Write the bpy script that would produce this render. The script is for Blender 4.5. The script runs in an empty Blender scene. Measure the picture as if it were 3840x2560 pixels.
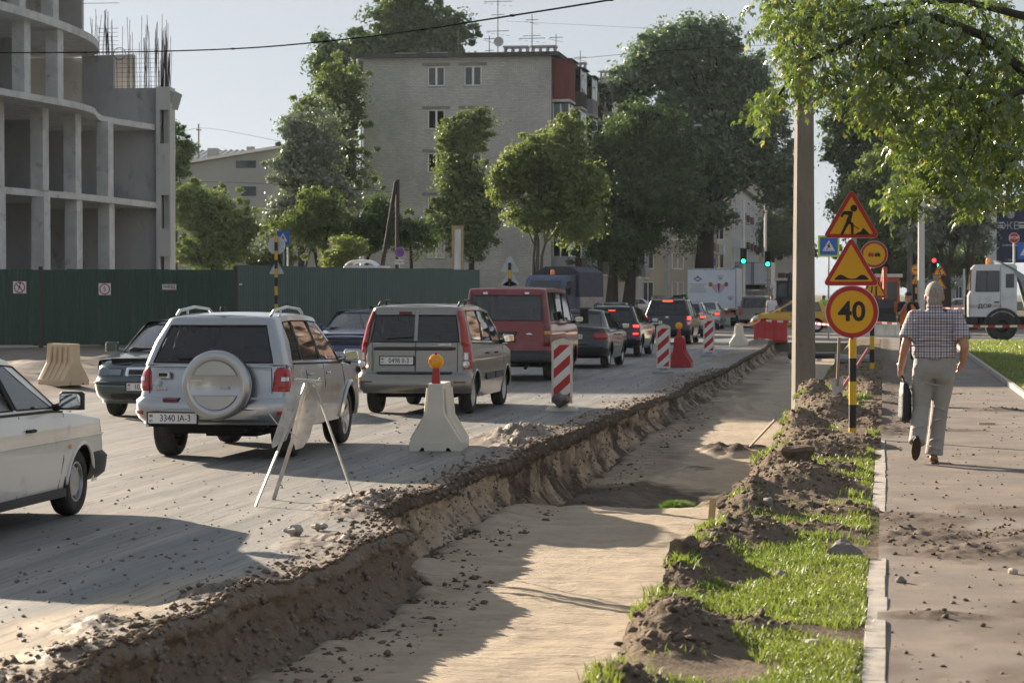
import bpy, bmesh, math, random
import numpy as np
from mathutils import Vector, Matrix, Euler

R = math.radians
rnd = random.Random(7)
nrs = np.random.RandomState(11)
scene = bpy.context.scene
COL = scene.collection

# ------------------------------------------------------------------ camera
# world: X right across the road, Y along the road, Z up, z = 0 is the footway
CAM_Z = 1.72
F_PX = 9067.0                     # focal length in photograph pixels (3840 wide) = 85 mm
YAW = math.atan(1395 / F_PX)      # the road's vanishing point lies right of the centre
PITCH = math.atan(181 / F_PX)
cam_d = bpy.data.cameras.new('camera')
cam = bpy.data.objects.new('camera', cam_d)
COL.objects.link(cam)
cam.location = (0, 0, CAM_Z)
cam.rotation_euler = (math.pi / 2 - PITCH, 0, YAW)
cam_d.lens = 85.0
cam_d.sensor_width = 36.0
cam_d.clip_end = 3000
cam_d.dof.use_dof = True
cam_d.dof.focus_distance = 28.0
cam_d.dof.aperture_fstop = 6.3
scene.camera = cam

# ------------------------------------------------------------------ sky, sun, exposure
SUN_EL, SUN_AZ = R(17), R(45)     # the sun stands ahead and to the left
S_DIR = Vector((-math.cos(SUN_EL) * math.sin(SUN_AZ), math.cos(SUN_EL) * math.cos(SUN_AZ), math.sin(SUN_EL)))
world = bpy.data.worlds.new('World')
scene.world = world
world.use_nodes = True
wn = world.node_tree
wn.nodes.clear()
sky = wn.nodes.new('ShaderNodeTexSky')
sky.sky_type = 'NISHITA'
sky.sun_disc = False
sky.sun_elevation = SUN_EL
sky.sun_rotation = -SUN_AZ
sky.air_density = 1.0
sky.dust_density = 1.2
sky.ozone_density = 1.5
hs = wn.nodes.new('ShaderNodeHueSaturation')
hs.inputs['Saturation'].default_value = 0.30
hs.inputs['Value'].default_value = 1.0
bg = wn.nodes.new('ShaderNodeBackground')
bg.inputs["Strength"].default_value = 0.105
wo = wn.nodes.new('ShaderNodeOutputWorld')
gm = wn.nodes.new('ShaderNodeGamma')          # haze evens the sky out
gm.inputs['Gamma'].default_value = 0.33
wn.links.new(sky.outputs[0], hs.inputs['Color'])
wn.links.new(hs.outputs[0], gm.inputs['Color'])
tn = wn.nodes.new('ShaderNodeMix'); tn.data_type = 'RGBA'; tn.blend_type = 'MULTIPLY'   # cool grey air
tn.inputs[0].default_value = 1.0
tn.inputs[7].default_value = (.90, .975, 1.07, 1)
wn.links.new(gm.outputs[0], tn.inputs[6])
wn.links.new(tn.outputs[2], bg.inputs['Color'])
wn.links.new(bg.outputs[0], wo.inputs['Surface'])
sun_d = bpy.data.lights.new('sun', 'SUN')
sun_d.energy = 5.0
sun_d.angle = R(0.53)
sun_d.color = (1.0, 0.85, 0.67)
sun = bpy.data.objects.new('sun', sun_d)
COL.objects.link(sun)
sun.rotation_euler = (-S_DIR).to_track_quat('-Z', 'Y').to_euler()
sun.location = (-60, 60, 60)

scene.view_settings.view_transform = 'Standard'
scene.view_settings.look = 'None'
scene.view_settings.exposure = 1.68
scene.view_settings.gamma = 1.0
scene.view_settings.use_curve_mapping = False
scene.render.engine = 'CYCLES'
scene.cycles.use_denoising = True
scene.cycles.max_bounces = 7
scene.cycles.diffuse_bounces = 3
scene.cycles.glossy_bounces = 3
scene.cycles.transmission_bounces = 4
scene.cycles.transparent_max_bounces = 12
scene.cycles.volume_bounces = 0
scene.cycles.caustics_reflective = False
scene.cycles.caustics_refractive = False
scene.cycles.sample_clamp_indirect = 6.0

# ------------------------------------------------------------------ helpers
_c, _s = math.cos(YAW), math.sin(YAW)

def ray(px, py):
    """direction of a photograph pixel, scaled to depth 1"""
    u = (px - 1920) / F_PX
    v = (1280 - py) / F_PX
    cp, sp = math.cos(PITCH), math.sin(PITCH)
    fwd, up = cp + v * sp, -sp + v * cp
    return Vector((-fwd * _s + u * _c, fwd * _c + u * _s, up))

def at(px, py, z=-0.15):
    """where a pixel's line of sight meets the level z"""
    d = ray(px, py)
    return Vector((0, 0, CAM_Z)) + d * ((z - CAM_Z) / d.z)

def atY(px, py, Y):
    """where a pixel's line of sight meets the cross plane at distance Y"""
    d = ray(px, py)
    return Vector((0, 0, CAM_Z)) + d * (Y / d.y)

def hash2(ix, iy, seed):
    n = (ix.astype(np.int64) * 374761393 + iy.astype(np.int64) * 668265263 + seed * 1442695041) & 0x7fffffff
    n = ((n ^ (n >> 13)) * 1274126177) & 0x7fffffff
    n = ((n ^ (n >> 16)) * 2246822519) & 0x7fffffff
    return (n & 0xffff) / 65535.0

def vnoise(x, y, seed=0):
    x = np.asarray(x, float); y = np.asarray(y, float)
    ix, iy = np.floor(x), np.floor(y)
    fx, fy = x - ix, y - iy
    fx = fx * fx * (3 - 2 * fx); fy = fy * fy * (3 - 2 * fy)
    a = hash2(ix, iy, seed); b = hash2(ix + 1, iy, seed)
    c = hash2(ix, iy + 1, seed); d = hash2(ix + 1, iy + 1, seed)
    return (a + (b - a) * fx) * (1 - fy) + (c + (d - c) * fx) * fy

def fbm(x, y, octv=4, seed=0, gain=.5):
    t = 0; a = 1.; s = 0
    for o in range(octv):
        t = t + a * (vnoise(np.asarray(x) * 2 ** o + 17.3 * o, np.asarray(y) * 2 ** o - 9.1 * o, seed + o) - .5)
        s += a; a *= gain
    return t / s * 2

def sstep(a, b, x):
    t = np.clip((np.asarray(x, float) - a) / (b - a), 0, 1)
    return t * t * (3 - 2 * t)

MATS = {}

def mat(name, col, rough=.7, metal=0., col2=None, scale=5., stretch=(1, 1, 1), bump=0., bscale=None, coat=0.,
        spec=.5, attrs=(), detail=5., emit=0., lo=.35, hi=.65, world_co=False, dirt=None, trans=0., alpha=1., ior=1.45, sheen=0., bdist=.02):
    """a procedural Principled material: two colours mixed by noise, attribute masks, fine relief"""
    if name in MATS:
        return MATS[name]
    m = bpy.data.materials.new(name)
    m.use_nodes = True
    nt = m.node_tree; N = nt.nodes; L = nt.links
    b = N['Principled BSDF']
    b.inputs['Roughness'].default_value = rough
    b.inputs['Metallic'].default_value = metal
    b.inputs['Specular IOR Level'].default_value = spec
    b.inputs['Coat Weight'].default_value = coat
    b.inputs['Coat Roughness'].default_value = .05
    b.inputs['IOR'].default_value = ior
    b.inputs['Transmission Weight'].default_value = trans
    b.inputs['Alpha'].default_value = alpha
    if sheen: b.inputs['Sheen Weight'].default_value = sheen
    c4 = (*col, 1)
    b.inputs['Base Color'].default_value = c4
    src = None
    co = N.new('ShaderNodeNewGeometry').outputs['Position'] if world_co else N.new('ShaderNodeTexCoord').outputs['Object']
    mp = N.new('ShaderNodeMapping')
    mp.inputs['Scale'].default_value = stretch
    L.new(co, mp.inputs['Vector'])
    def noise(sc, det=detail, rg=.55):
        n = N.new('ShaderNodeTexNoise')
        n.inputs['Scale'].default_value = sc; n.inputs['Detail'].default_value = det; n.inputs['Roughness'].default_value = rg
        L.new(mp.outputs[0], n.inputs['Vector'])
        return n.outputs['Fac']
    def mix(fac, a, bcol):
        x = N.new('ShaderNodeMix'); x.data_type = 'RGBA'
        L.new(fac, x.inputs[0])
        if isinstance(a, tuple): x.inputs[6].default_value = a
        else: L.new(a, x.inputs[6])
        x.inputs[7].default_value = (*bcol, 1)
        return x.outputs[2]
    def ramp(fac, a, bb):
        r = N.new('ShaderNodeMapRange'); r.inputs[1].default_value = a; r.inputs[2].default_value = bb
        L.new(fac, r.inputs[0]); return r.outputs[0]
    src = c4
    if col2 is not None:
        src = mix(ramp(noise(scale), lo, hi), src, col2)
    for an, ac in attrs:
        a = N.new('ShaderNodeAttribute'); a.attribute_name = an
        # a little noise breaks the edge of the mask
        ad = N.new('ShaderNodeMath'); ad.operation = 'ADD'
        n2 = ramp(noise(scale * 2.3), .0, 1.)
        sb = N.new('ShaderNodeMath'); sb.operation = 'MULTIPLY_ADD'
        L.new(n2, sb.inputs[0]); sb.inputs[1].default_value = .6; sb.inputs[2].default_value = -.3
        L.new(a.outputs['Fac'], ad.inputs[0]); L.new(sb.outputs[0], ad.inputs[1])
        src = mix(ramp(ad.outputs[0], .3, .7), src, ac)
    if dirt is not None:      # (colour, scale, low, high)
        src = mix(ramp(noise(dirt[1], 8., .7), dirt[2], dirt[3]), src, dirt[0])
    if not isinstance(src, tuple):
        L.new(src, b.inputs['Base Color'])
    if emit:
        b.inputs['Emission Strength'].default_value = emit
        b.inputs['Emission Color'].default_value = c4
    if bump:
        bp = N.new('ShaderNodeBump'); bp.inputs['Strength'].default_value = bump; bp.inputs['Distance'].default_value = bdist
        L.new(noise(bscale or scale * 4, 8., .65), bp.inputs['Height']); L.new(bp.outputs[0], b.inputs['Normal'])
    MATS[name] = m
    return m

def leaf_mat(name, col, col2, scale=.35, back=(.35, .45, .05), tr=.4, rough=.45, gloss=.12):
    """leaves: diffuse, translucent and a little gloss"""
    m = bpy.data.materials.new(name); m.use_nodes = True
    nt = m.node_tree; N = nt.nodes; L = nt.links; N.clear()
    out = N.new('ShaderNodeOutputMaterial')
    tc = N.new('ShaderNodeTexCoord')
    n = N.new('ShaderNodeTexNoise'); n.inputs['Scale'].default_value = scale; n.inputs['Detail'].default_value = 3
    L.new(tc.outputs['Object'], n.inputs['Vector'])
    at_ = N.new('ShaderNodeAttribute'); at_.attribute_name = 'tint'
    ad = N.new('ShaderNodeMath'); ad.operation = 'MULTIPLY_ADD'
    L.new(at_.outputs['Fac'], ad.inputs[0]); ad.inputs[1].default_value = .7; L.new(n.outputs['Fac'], ad.inputs[2])
    r = N.new('ShaderNodeMapRange'); r.inputs[1].default_value = .45; r.inputs[2].default_value = 1.05
    L.new(ad.outputs[0], r.inputs[0])
    x = N.new('ShaderNodeMix'); x.data_type = 'RGBA'
    x.inputs[6].default_value = (*col, 1); x.inputs[7].default_value = (*col2, 1); L.new(r.outputs[0], x.inputs[0])
    d = N.new('ShaderNodeBsdfDiffuse'); t = N.new('ShaderNodeBsdfTranslucent'); g = N.new('ShaderNodeBsdfGlossy')
    g.inputs['Roughness'].default_value = rough
    g.inputs['Color'].default_value = (.9, .95, .9, 1)
    L.new(x.outputs[2], d.inputs['Color'])
    mb = N.new('ShaderNodeMix'); mb.data_type = 'RGBA'; mb.inputs[0].default_value = .6
    L.new(x.outputs[2], mb.inputs[6]); mb.inputs[7].default_value = (*back, 1)
    L.new(mb.outputs[2], t.inputs['Color'])
    m1 = N.new('ShaderNodeMixShader'); m1.inputs[0].default_value = tr
    L.new(d.outputs[0], m1.inputs[1]); L.new(t.outputs[0], m1.inputs[2])
    m2 = N.new('ShaderNodeMixShader'); m2.inputs[0].default_value = gloss
    L.new(m1.outputs[0], m2.inputs[1]); L.new(g.outputs[0], m2.inputs[2])
    L.new(m2.outputs[0], out.inputs['Surface'])
    MATS[name] = m
    return m

def glass_mat(name, tint=(.25, .28, .28), refl=1.0):
    """thin tinted window glass: straight-through tint plus a Fresnel reflection"""
    m = bpy.data.materials.new(name); m.use_nodes = True
    N = m.node_tree.nodes; L = m.node_tree.links; N.clear()
    out = N.new('ShaderNodeOutputMaterial')
    fr = N.new('ShaderNodeFresnel'); fr.inputs['IOR'].default_value = 1.55
    mu = N.new('ShaderNodeMath'); mu.operation = 'MULTIPLY_ADD'; mu.inputs[1].default_value = refl; mu.inputs[2].default_value = .03
    L.new(fr.outputs[0], mu.inputs[0])
    t = N.new('ShaderNodeBsdfTransparent'); t.inputs['Color'].default_value = (*tint, 1)
    g = N.new('ShaderNodeBsdfGlossy'); g.inputs['Roughness'].default_value = .03
    x = N.new('ShaderNodeMixShader')
    L.new(mu.outputs[0], x.inputs[0]); L.new(t.outputs[0], x.inputs[1]); L.new(g.outputs[0], x.inputs[2])
    L.new(x.outputs[0], out.inputs['Surface'])
    MATS[name] = m
    return m

class MB:
    """collects shapes; build() links them as one mesh object"""
    def __init__(self): self.v = []; self.f = []; self.mi = []; self.cur = 0
    def add(self, vs, fs):
        o = len(self.v); self.v.extend([tuple(p) for p in vs])
        for f in fs: self.f.append([i + o for i in f]); self.mi.append(self.cur)
        return self
    def box(self, c, s, rot=None, taper=1.):
        hx, hy, hz = s[0] / 2, s[1] / 2, s[2] / 2
        p = [(-hx, -hy, -hz), (hx, -hy, -hz), (hx, hy, -hz), (-hx, hy, -hz),
             (-hx * taper, -hy * taper, hz), (hx * taper, -hy * taper, hz), (hx * taper, hy * taper, hz), (-hx * taper, hy * taper, hz)]
        if rot is not None:
            M_ = Euler(rot).to_matrix(); p = [M_ @ Vector(q) for q in p]
        return self.add([(q[0] + c[0], q[1] + c[1], q[2] + c[2]) for q in p],
                        [(3, 2, 1, 0), (4, 5, 6, 7), (0, 1, 5, 4), (1, 2, 6, 5), (2, 3, 7, 6), (3, 0, 4, 7)])
    def b2(self, lo, hi):
        return self.box([(a + b) / 2 for a, b in zip(lo, hi)], [abs(b - a) for a, b in zip(lo, hi)])
    def rbox(self, c, s, r=.02, n=2, rot=None):
        """box with rounded vertical edges"""
        poly = rrect(s[0], s[1], r, n)
        vs = []; k = len(poly)
        rr = min(r * .5, s[2] * .3)
        for z, sc in ((-s[2] / 2, 0), (s[2] / 2 - rr, 0), (s[2] / 2, rr)):
            for x, y in poly:
                vs.append((x * (1 - 2 * sc / s[0]), y * (1 - 2 * sc / s[1]), z))
        fs = [list(range(k))[::-1], [2 * k + i for i in range(k)]]
        for j in range(2):
            for i in range(k): fs.append((j * k + i, j * k + (i + 1) % k, (j + 1) * k + (i + 1) % k, (j + 1) * k + i))
        if rot is not None:
            M_ = Euler(rot).to_matrix(); vs = [M_ @ Vector(q) for q in vs]
        return self.add([(q[0] + c[0], q[1] + c[1], q[2] + c[2]) for q in vs], fs)
    def tube(self, pts, rad, n=8, caps=True, flat=1.):
        pts = [Vector(p) for p in pts]
        if not hasattr(rad, '__len__'): rad = [rad] * len(pts)
        vs = []; ref = None
        for i, p in enumerate(pts):
            t = (pts[min(i + 1, len(pts) - 1)] - pts[max(i - 1, 0)])
            t = t.normalized() if t.length > 1e-9 else Vector((0, 0, 1))
            if ref is None: ref = t.orthogonal().normalized()
            a = (ref - t * ref.dot(t)); a = a.normalized() if a.length > 1e-6 else t.orthogonal().normalized()
            ref = a; b = t.cross(a)
            for k in range(n):
                an = 2 * math.pi * k / n
                vs.append(p + (a * math.cos(an) + b * math.sin(an) * flat) * rad[i])
        fs = []
        for i in range(len(pts) - 1):
            for k in range(n):
                fs.append((i * n + k, i * n + (k + 1) % n, (i + 1) * n + (k + 1) % n, (i + 1) * n + k))
        if caps:
            fs.append(list(range(n))[::-1]); fs.append([(len(pts) - 1) * n + k for k in range(n)])
        return self.add(vs, fs)
    def cyl(self, p0, p1, r0, r1=None, n=12, caps=True):
        return self.tube([p0, p1], [r0, r0 if r1 is None else r1], n, caps)
    def lathe(self, prof, c=(0, 0, 0), axis='z', n=24, close=False):
        """prof: list of (radius, height along the axis)"""
        vs = []; k = len(prof)
        for i in range(n):
            a = 2 * math.pi * i / n; ca, sa = math.cos(a), math.sin(a)
            for r, h in prof:
                p = (r * ca, r * sa, h) if axis == 'z' else ((h, r * ca, r * sa) if axis == 'x' else (r * sa, h, r * ca))
                vs.append((p[0] + c[0], p[1] + c[1], p[2] + c[2]))
        fs = []
        for i in range(n):
            j = (i + 1) % n
            for q in range(k - 1 + (1 if close else 0)):
                q2 = (q + 1) % k
                fs.append((i * k + q, j * k + q, j * k + q2, i * k + q2))
        return self.add(vs, fs)
    def prism(self, poly, d0, d1, axis='y'):
        """poly in the plane across the axis: y -> (x,z), x -> (y,z), z -> (x,y)"""
        f = {'y': lambda a, b, d: (a, d, b), 'x': lambda a, b, d: (d, a, b), 'z': lambda a, b, d: (a, b, d)}[axis]
        k = len(poly)
        vs = [f(a, b, d0) for a, b in poly] + [f(a, b, d1) for a, b in poly]
        fs = [list(range(k))[::-1], list(range(k, 2 * k))]
        for i in range(k): fs.append((i, (i + 1) % k, k + (i + 1) % k, k + i))
        return self.add(vs, fs)
    def grid(self, fn, nu, nv):
        vs = [fn(u / nu, v / nv) for v in range(nv + 1) for u in range(nu + 1)]
        fs = [(v * (nu + 1) + u, v * (nu + 1) + u + 1, (v + 1) * (nu + 1) + u + 1, (v + 1) * (nu + 1) + u) for v in range(nv) for u in range(nu)]
        return self.add(vs, fs)
    def ball(self, c, r, nu=14, nv=9, noise=0., seed=0):
        if not hasattr(r, '__len__'): r = (r, r, r)
        q = random.Random(seed); ph = [q.uniform(0, 6.28) for _ in range(6)]
        vs = []
        for j in range(nv + 1):
            th = math.pi * j / nv
            for i in range(nu):
                a = 2 * math.pi * i / nu
                x, y, z = math.sin(th) * math.cos(a), math.sin(th) * math.sin(a), math.cos(th)
                k = 1 + noise * (math.sin(3 * x + ph[0]) + math.sin(4 * y + ph[1]) + math.sin(3.5 * z + ph[2]) + .6 * math.sin(7 * x + 6 * y + ph[3])) / 2
                vs.append((c[0] + x * r[0] * k, c[1] + y * r[1] * k, c[2] + z * r[2] * k))
        fs = []
        for j in range(nv):
            for i in range(nu):
                fs.append((j * nu + i, (j + 1) * nu + i, (j + 1) * nu + (i + 1) % nu, j * nu + (i + 1) % nu))
        return self.add(vs, fs)
    def build(self, name, m=None, parent=None, smooth=35, solid=0.):
        me = bpy.data.meshes.new(name)
        me.from_pydata(self.v, [], self.f)
        ms = m if isinstance(m, (list, tuple)) else [m]
        for x in ms:
            if x is not None: me.materials.append(MATS[x] if isinstance(x, str) else x)
        if len(ms) > 1: me.polygons.foreach_set('material_index', self.mi)
        return finish(name, me, parent, smooth)

def finish(name, me, parent=None, smooth=35, recalc=True):
    if recalc:
        bm = bmesh.new(); bm.from_mesh(me)
        bmesh.ops.remove_doubles(bm, verts=bm.verts, dist=1e-5)
        bmesh.ops.recalc_face_normals(bm, faces=bm.faces)
        bm.to_mesh(me); bm.free()
    if smooth:
        me.polygons.foreach_set('use_smooth', [True] * len(me.polygons))
        if smooth < 180:
            me.set_sharp_from_angle(angle=R(smooth))
    me.update()
    o = bpy.data.objects.new(name, me)
    COL.objects.link(o)
    if parent is not None: o.parent = parent
    return o

def raw(name, V, F, m, parent=None, smooth=True, attrs=None, tri=False):
    """a mesh straight from numpy arrays; F is (n,3) or (n,4)"""
    me = bpy.data.meshes.new(name)
    V = np.asarray(V, np.float32); F = np.asarray(F, np.int32); k = F.shape[1]
    me.vertices.add(len(V)); me.vertices.foreach_set('co', V.ravel())
    me.loops.add(F.size); me.loops.foreach_set('vertex_index', F.ravel())
    me.polygons.add(len(F)); me.polygons.foreach_set('loop_start', np.arange(0, F.size, k, dtype=np.int32))
    me.polygons.foreach_set('loop_total', np.full(len(F), k, np.int32))
    if smooth: me.polygons.foreach_set('use_smooth', np.ones(len(F), bool))
    for an, av in (attrs or {}).items():
        a = me.attributes.new(an, 'FLOAT', 'POINT'); a.data.foreach_set('value', np.asarray(av, np.float32).ravel())
    for x in (m if isinstance(m, (list, tuple)) else [m]): me.materials.append(MATS[x] if isinstance(x, str) else x)
    me.update(calc_edges=True); me.validate()
    o = bpy.data.objects.new(name, me); COL.objects.link(o)
    if parent is not None: o.parent = parent
    return o

def gridmesh(name, X, Y, Z, m, attrs=None, parent=None):
    """X,Y,Z as 2-D arrays of one structured sheet"""
    a, b = X.shape
    i = np.arange(a * b).reshape(a, b)
    F = np.stack([i[:-1, :-1], i[:-1, 1:], i[1:, 1:], i[1:, :-1]], -1).reshape(-1, 4)
    return raw(name, np.stack([X, Y, Z], -1).reshape(-1, 3), F, m, parent, True, attrs)

def rrect(w, h, r, n=4):
    p = []
    for cx, cy, a0 in ((w / 2 - r, h / 2 - r, 0), (-w / 2 + r, h / 2 - r, 90), (-w / 2 + r, -h / 2 + r, 180), (w / 2 - r, -h / 2 + r, 270)):
        for i in range(n + 1):
            a = R(a0 + 90 * i / n); p.append((cx + r * math.cos(a), cy + r * math.sin(a)))
    return p

def circ(r, n=32, cx=0, cy=0, a0=0, a1=360):
    full = abs(a1 - a0) >= 360
    return [(cx + r * math.cos(R(a0 + (a1 - a0) * i / (n if full else n - 1))), cy + r * math.sin(R(a0 + (a1 - a0) * i / (n if full else n - 1)))) for i in range(n)]

def tag(o, label=None, cat=None, group=None, kind=None):
    if label: o['label'] = label
    if cat: o['category'] = cat
    if group: o['group'] = group
    if kind: o['kind'] = kind
    return o

def thing(name, label, cat, loc=(0, 0, 0), rz=0., group=None):
    o = bpy.data.objects.new(name, None)
    o.empty_display_size = .2
    COL.objects.link(o)
    o.location = loc; o.rotation_euler = (0, 0, rz)
    return tag(o, label, cat, group)

def copy_tree(o, parent=None):
    c = o.copy(); COL.objects.link(c)
    if parent is not None: c.parent = parent
    for ch in list(o.children): copy_tree(ch, c)
    return c

def text_mesh(s, size, m, name, parent, loc, rot=(math.pi / 2, 0, 0), ext=.0015, align='CENTER', sx=1., bold=0.):
    cu = bpy.data.curves.new(name, 'FONT')
    cu.body = s; cu.size = size; cu.extrude = ext; cu.align_x = align; cu.align_y = 'CENTER'; cu.offset = bold
    cu.resolution_u = 3
    t = bpy.data.objects.new('tmp', cu); COL.objects.link(t)
    dg = bpy.context.evaluated_depsgraph_get()
    me = bpy.data.meshes.new_from_object(t.evaluated_get(dg))
    bpy.data.objects.remove(t)
    me.materials.clear(); me.materials.append(MATS[m] if isinstance(m, str) else m)
    me.transform(Matrix.Diagonal((sx, 1, 1, 1)))
    o = bpy.data.objects.new(name, me); COL.objects.link(o)
    o.parent = parent; o.location = loc; o.rotation_euler = rot
    return o
# ------------------------------------------------------------------ materials of the setting
mat('asphalt_road', (.150, .146, .142), .58, col2=(.255, .24, .22), scale=1.6, stretch=(2.6, .10, 1), bump=.35, bscale=70, spec=.35,
    attrs=(('soil', (.175, .14, .108)), ('sand', (.33, .265, .185))), lo=.36, hi=.64, dirt=((.10, .096, .092), 7., .50, .66))
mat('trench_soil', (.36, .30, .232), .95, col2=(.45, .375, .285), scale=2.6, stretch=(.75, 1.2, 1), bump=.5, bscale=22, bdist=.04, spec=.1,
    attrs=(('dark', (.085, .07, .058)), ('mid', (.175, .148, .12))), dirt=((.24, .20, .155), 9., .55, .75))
mat('verge_soil', (.15, .115, .085), .95, col2=(.235, .185, .135), scale=3., bump=1., bscale=26, bdist=.04, spec=.1,
    attrs=(('green', (.10, .105, .035)),), dirt=((.09, .07, .055), 12., .52, .7))
mat('footway_asphalt', (.145, .125, .110), .75, col2=(.225, .185, .150), scale=1.3, bump=.3, bscale=90, spec=.3,
    attrs=(('soil', (.112, .083, .062)),), dirt=((.33, .26, .19), 3., .58, .75))
mat('lawn_soil', (.10, .13, .035), .95, col2=(.17, .16, .07), scale=1.5, bump=.5, bscale=20, spec=.1)
mat('far_ground', (.15, .13, .105), .95, col2=(.10, .12, .05), scale=.12, bump=.4, bscale=6, spec=.1)
mat('kerb_concrete', (.42, .39, .35), .9, col2=(.34, .30, .26), scale=6, bump=.4, bscale=60, dirt=((.2, .15, .1), 5., .55, .75))
mat('stone', (.24, .215, .19), .9, col2=(.15, .13, .115), scale=6, bump=.6, bscale=30)
mat('clod', (.12, .092, .07), .95, col2=(.20, .155, .115), scale=9, bump=.8, bscale=35, spec=.1)
mat('pale_stone', (.5, .45, .37), .85, col2=(.4, .34, .27), scale=8, bump=.4)

ROAD_Z = -.15
_ey = [0, 9, 13, 15.5, 18.6, 19.7, 24, 30, 40, 46, 60, 78, 92]
_ex = [-3.9, -3.9, -3.98, -3.8, -3.72, -4.18, -4.2, -4.15, -4.02, -3.9, -3.88, -4.0, -4.1]

def edge(y):
    """the ragged edge where the road is cut off by the trench"""
    y = np.asarray(y, float)
    return np.interp(y, _ey, _ex) + .05 * fbm(y * 1.6, y * 0 + 3, 3, 5) + .035 * fbm(y * 6., y * 0 + 1, 3, 8)

TR_END = 91.0
STEP_Y = 26.0

def floor_z(x, y):
    drop = sstep(STEP_Y - .02, STEP_Y + .07, y + .12 * fbm(x * 2, y * 0, 2, 61))
    z = -.60 - .30 * drop * sstep(40, 31, y) + .018 * fbm(x * 1.5, y * .9, 3, 20) + .012 * fbm(x * 9, y * 2.2, 3, 22) + .008 * fbm(x * 3, y * 16, 3, 23)
    z = z + .06 * sstep(40, 60, y)
    # low heaps of loose earth in the deeper part, at the foot of the verge and by the wall
    for (cx, cy, sx, sy, h) in ((-1.75, 28.2, .42, .9, .25), (-2.55, 33.5, .5, .8, .12), (-2.2, 36.5, .6, .5, .16), (-3.2, 31, .4, 2.0, .10),
                                (-2.9, 46, .5, 1.5, .22), (-2.0, 48, .5, .6, .12), (-3.3, 27.5, .3, 1.0, .15)):
        z = z + h * np.exp(-((x - cx) / sx) ** 2 - ((y - cy) / sy) ** 2) * (1 + .9 * fbm(x * 6, y * 4, 3, 33))
    return z

MOUNDS = [  # x, y, half width, half length, height of the spoil heaps on the verge
    (-1.22, 10.3, .20, .35, .13), (-1.06, 11.9, .24, .5, .17), (-1.25, 12.6, .20, .6, .15), (-.72, 12.3, .36, .16, .05),
    (-1.27, 14.1, .18, .55, .16), (-1.12, 14.9, .2, .35, .15), (-1.25, 16.2, .2, .9, .14), (-.95, 16.9, .26, .45, .14), (-.5, 17.3, .42, .3, .06),
    (-1.08, 18.8, .26, .45, .15), (-.4, 18.9, .5, .3, .06), (-1.2, 20.4, .22, .5, .17), (-.75, 21.2, .33, .8, .22), (-.95, 22.9, .35, .7, .16),
    (-.45, 23.3, .2, .3, .09), (-1.25, 24.0, .3, .9, .15), (-.7, 25.6, .4, .5, .15), (-.35, 27.4, .45, .5, .12), (-.9, 28.2, .4, .8, .14),
    (-1.15, 31.2, .28, 1.2, .22), (-.75, 33.2, .38, 1.5, .32), (-1.1, 36.2, .35, 1.5, .40), (-.2, 31.0, .45, .8, .10), (-.2, 35, .4, 1.2, .09),
    (-.25, 41.5, .3, .9, .18), (-.6, 46, .5, 1.5, .15), (-.1, 49, .4, 1.2, .16), (-.7, 55, .4, 2., .14), (-.3, 62, .5, 3., .12), (-.6, 71, .5, 3., .16)]

def heap(x, y):
    h = np.zeros_like(np.asarray(x, float) + np.asarray(y, float))
    for (cx, cy, sx, sy, hh) in MOUNDS:
        d = ((x - cx) / sx) ** 2 + ((y - cy) / sy) ** 2
        h = np.maximum(h, hh * np.clip(1.15 * np.exp(-d * .75) - .02, 0, 1))
    return h

def heap_rough(x, y):
    """heaps with clods on them"""
    h = heap(x, y)
    k = sstep(.008, .06, h)
    return h + k * (.045 * fbm(x * 4.2, y * 4.2, 4, 40, .6) + .028 * np.abs(fbm(x * 14, y * 14, 3, 44, .6)) + .018 * fbm(x * 34, y * 34, 2, 45))

def pile(x, y):
    """soil carried onto the footway"""
    h = np.zeros_like(np.asarray(x, float) + np.asarray(y, float))
    for (cx, cy, sx, sy, hh) in ((.25, 17.2, .45, .5, .055), (.62, 16.2, .45, .35, .06), (1.15, 16.9, .5, .8, .055), (.1, 18.6, .5, .5, .03), (.25, 13.0, .28, .18, .035),
                                 (.9, 13.1, .35, .2, .012), (1.5, 15.7, .5, .4, .05), (.0, 30.4, .5, .9, .05), (.3, 32.6, .3, .8, .04), (.7, 30.6, .6, .35, .035),
                                 (1.2, 19.4, .9, .6, .02), (1.6, 36, .4, .4, .05), (.2, 40, .35, 2.2, .05), (.1, 47, .3, 3., .06), (.15, 56, .3, 5., .06), (1.8, 14.6, .4, .5, .03)):
        d = ((x - cx) / sx) ** 2 + ((y - cy) / sy) ** 2
        h = np.maximum(h, hh * np.exp(-d))
    return h

def verge_z(x, y):
    base = .015 * fbm(x * 1.2, y * .8, 3, 50) + .01
    ed = np.where(y < 60, -1.25, -1.25)
    roll = -.08 * sstep(-1.05, -1.28, x)
    base = base - (base + .002) * sstep(-.16, -.10, x)
    return base + heap_rough(x, y) + roll + .006 * fbm(x * 18, y * 18, 2, 52)

def ylines(a, b, k):
    n = max(2, int(math.log(b / a) / k))
    return a * (b / a) ** (np.arange(n + 1) / n)

YL = ylines(8.5, 92.0, .0027)
YR = ylines(8.5, 92.0, .0075)

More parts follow.
